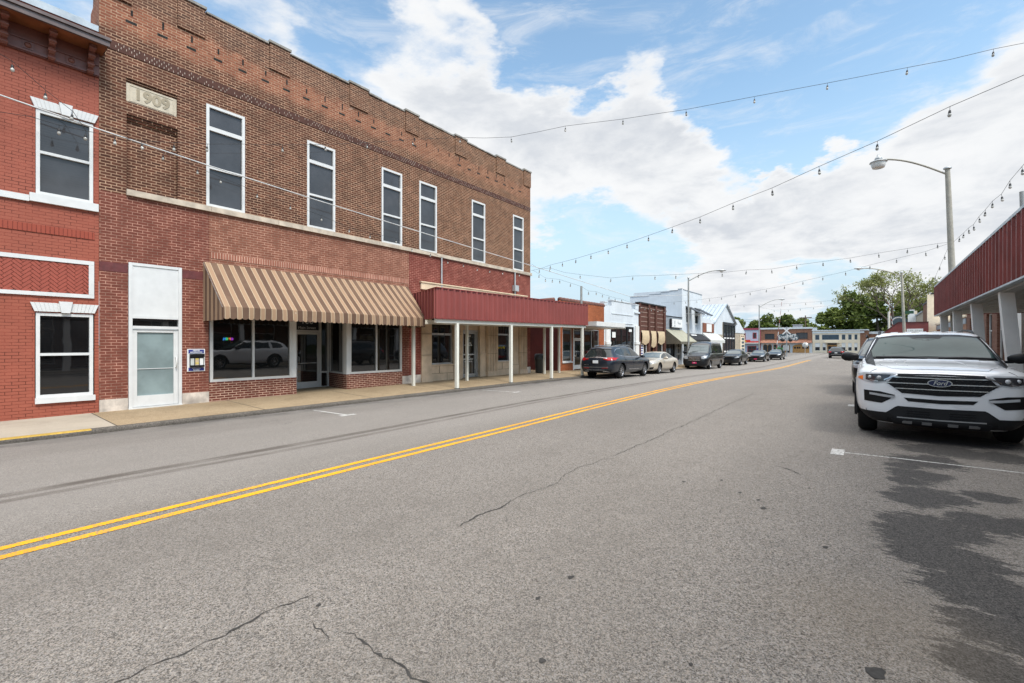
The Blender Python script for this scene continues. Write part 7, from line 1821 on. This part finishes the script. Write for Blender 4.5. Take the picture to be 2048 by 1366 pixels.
def generic(name, label, cat, kind, paint_, xc, yf, rot, group='cars parked along the kerbs', plate=None, rear=False, H=1.66, L=4.7, W=1.86, rails=False):
    R = .35; w = W / 2
    t = thing(name, label, cat, (0, 0, 0), group, local=True)
    if kind == 'suv':
        st = suv_stations(L, H, W, .98); roof = H - .18
    else:
        st = [(0, .26, w - .45, .48, w - .36, .66, w - .42, .70, w - .5, .72), (.06, .22, w - .28, .48, w - .2, .72, w - .26, .76, w - .35, .78), (.3, .20, w - .15, .52, w - .04, .80, w - .1, .83, w - .22, .86), (1.2, .21, w - .11, .58, w, .90, w - .05, .93, w - .18, .97), (1.42, .21, w - .11, .58, w, .92, w - .05, .98, w - .2, 1.02),
              (2.15, .21, w - .11, .58, w, .94, w - .07, H - .12, w - .36, H - .07), (2.75, .21, w - .11, .58, w, .95, w - .07, H - .06, w - .38, H - .01), (3.2, .21, w - .11, .60, w, .97, w - .07, H - .08, w - .38, H - .03), (L - .85, .22, w - .12, .62, w - .005, .98, w - .08, 1.08, w - .33, 1.12), (L - .25, .26, w - .16, .62, w - .06, .95, w - .14, .98, w - .3, 1.02), (L, .38, w - .4, .58, w - .34, .78, w - .38, .81, w - .5, .83)]
        roof = H - .13
    a1, a2 = .92, L - 1.02
    B = Body(st, (a1, a2), R + .045, W); B.mesh('body', [M[paint_], M['black_trim']], t)
    zc = 1.17 if kind == 'suv' else 1.0
    part(B.patch(MB(), 'F', [(-w + .38, roof - .01), (0, roof + .03), (w - .38, roof - .01)], [(-w + .18, zc), (0, zc + .02), (w - .18, zc)], .004, 20, 8), 'windscreen', 'screen_bright', t)
    part(B.patch(MB(), 'B', [(-w + .42, roof - .06), (0, roof - .02), (w - .42, roof - .06)], [(-w + .25, zc + .01), (0, zc), (w - .25, zc + .01)], .004, 20, 8), 'rear_window', 'car_glass', t)
    zl = .82 if kind == 'suv' else .70
    part(B.patch(MB(), 'F', [(-.42, zl - .02), (0, zl - .01), (.42, zl - .02)], [(-.38, zl - .22), (0, zl - .24), (.38, zl - .22)], .006, 14, 5), 'grille', 'black_trim', t)
    for sg in (-1, 1):
        f = (lambda P: P) if sg > 0 else mir
        part(B.patch(MB(), 'F', f([(w - .08, zl + .10), (w - .26, zl + .09), (w - .46, zl)]), f([(w - .08, zl), (w - .26, zl - .05), (w - .46, zl - .05)]), .006, 12, 5), 'headlight', 'light_glass', t)
        part(B.patch(MB(), 'B', f([(w - .42, zl + .18), (w - .07, zl + .22)]), f([(w - .42, zl + .06), (w - .06, zl + .02)]), .008, 10, 5), 'tail_light', 'tail_red', t)
    if plate: part(B.patch(MB(), 'F', [(-.16, zl - .27), (.16, zl - .27)], [(-.16, zl - .39), (.16, zl - .39)], .015, 6, 3), 'front_plate', plate, t)
    if rear:
        part(B.patch(MB(), 'B', [(-.16, .86), (.16, .86)], [(-.16, .73), (.16, .73)], .012, 6, 3), 'number_plate', 'sign_white', t)
        mb = MB(); B.strip(mb, 'B', [(-.6, .58), (0, .57), (.6, .58)], .04, .012, .02, 16); part(mb, 'bumper_line', 'silver_trim', t)
    for axis in 'LR':
        b0 = zc - .02
        wins = [([(1.7, b0 + .04), (2.0, roof - .16), (2.35, roof - .04), (2.62, roof - .03)], [(1.7, b0), (2.1, b0), (2.62, b0 + .005)]), ([(2.7, roof - .03), (3.1, roof - .04), (L - 1.3, roof - .10), (L - 1.0, roof - .2)], [(2.7, b0 + .006), (3.1, b0 + .01), (L - 1.3, b0 + .03), (L - 1.0, b0 + .05)])]
        side_set(t, B, axis, wins, [([(1.5, b0 - .05), (2.1, b0 - .04), (2.65, b0 - .03)], [(1.5, .36), (2.1, .32), (2.65, .32)]), ([(2.665, b0 - .03), (3.1, b0 - .02), (L - 1.45, b0 - .01)], [(2.665, .32), (3.0, .32), (L - 1.6, .4)])], paint_, handles=[(2.38, b0 - .16), (3.1, b0 - .14)])
        if rails: sg = -1 if axis == 'L' else 1; part(MB().tube([(sg * (w - .36), 2.3, H - .05), (sg * (w - .37), 2.5, H + .03), (sg * (w - .38), L - 1.0, H + .02), (sg * (w - .4), L - .8, H - .06)], .02, 6), 'roof_rail', 'grey_trim', t)
    mirror(t, B, 1.66, zc, paint_, W)
    wh = [(-w + .15, a1), (w - .15, a1), (-w + .15, a2), (w - .15, a2)]
    for x, y in wh: wheel(t, x, y, R, .22, 'rim', 8)
    place(t, xc, yf, rot, L, W, wh)
    return t
generic('parked_suv', 'black SUV facing the viewer, parked behind the black van', 'car', 'suv', 'paint_black', -11.2, 49.6, .0, L=4.6)
generic('parked_sedan', 'dark saloon with a red front plate, last in the far parked row', 'car', 'sedan', 'paint_dark', -10.9, 61.0, .0, plate='plate_pink', H=1.42)
generic('parked_sedan', 'grey green car mostly hidden behind the last dark saloon', 'car', 'sedan', 'paint_dark', -10.3, 69.5, .0, H=1.4)
generic('moving_suv', 'dark SUV driving away towards the junction', 'car', 'suv', 'paint_dark', -4.0, 86.0, math.pi, group='cars on the road', rear=True, L=4.8, W=1.95, H=1.70)
generic('parked_suv', 'dark SUV parked directly behind the white SUV, only its left flank showing', 'car', 'suv', 'paint_black', .52, 16.2, .0, L=4.9, W=1.98, H=1.76, rails=True)
generic('parked_suv', 'silver grey SUV with roof rails seen over the mirror of the white SUV', 'car', 'suv', 'paint_grey', .9, 23.5, .0, L=4.8, W=1.92, H=1.80, rails=True)
generic('parked_sedan', 'maroon car far down the right kerb', 'car', 'sedan', 'paint_maroon', .7, 60.0, math.pi, L=4.6, H=1.45, rear=True)
for o in bpy.data.objects:
    if o.get('local'): del o['local']
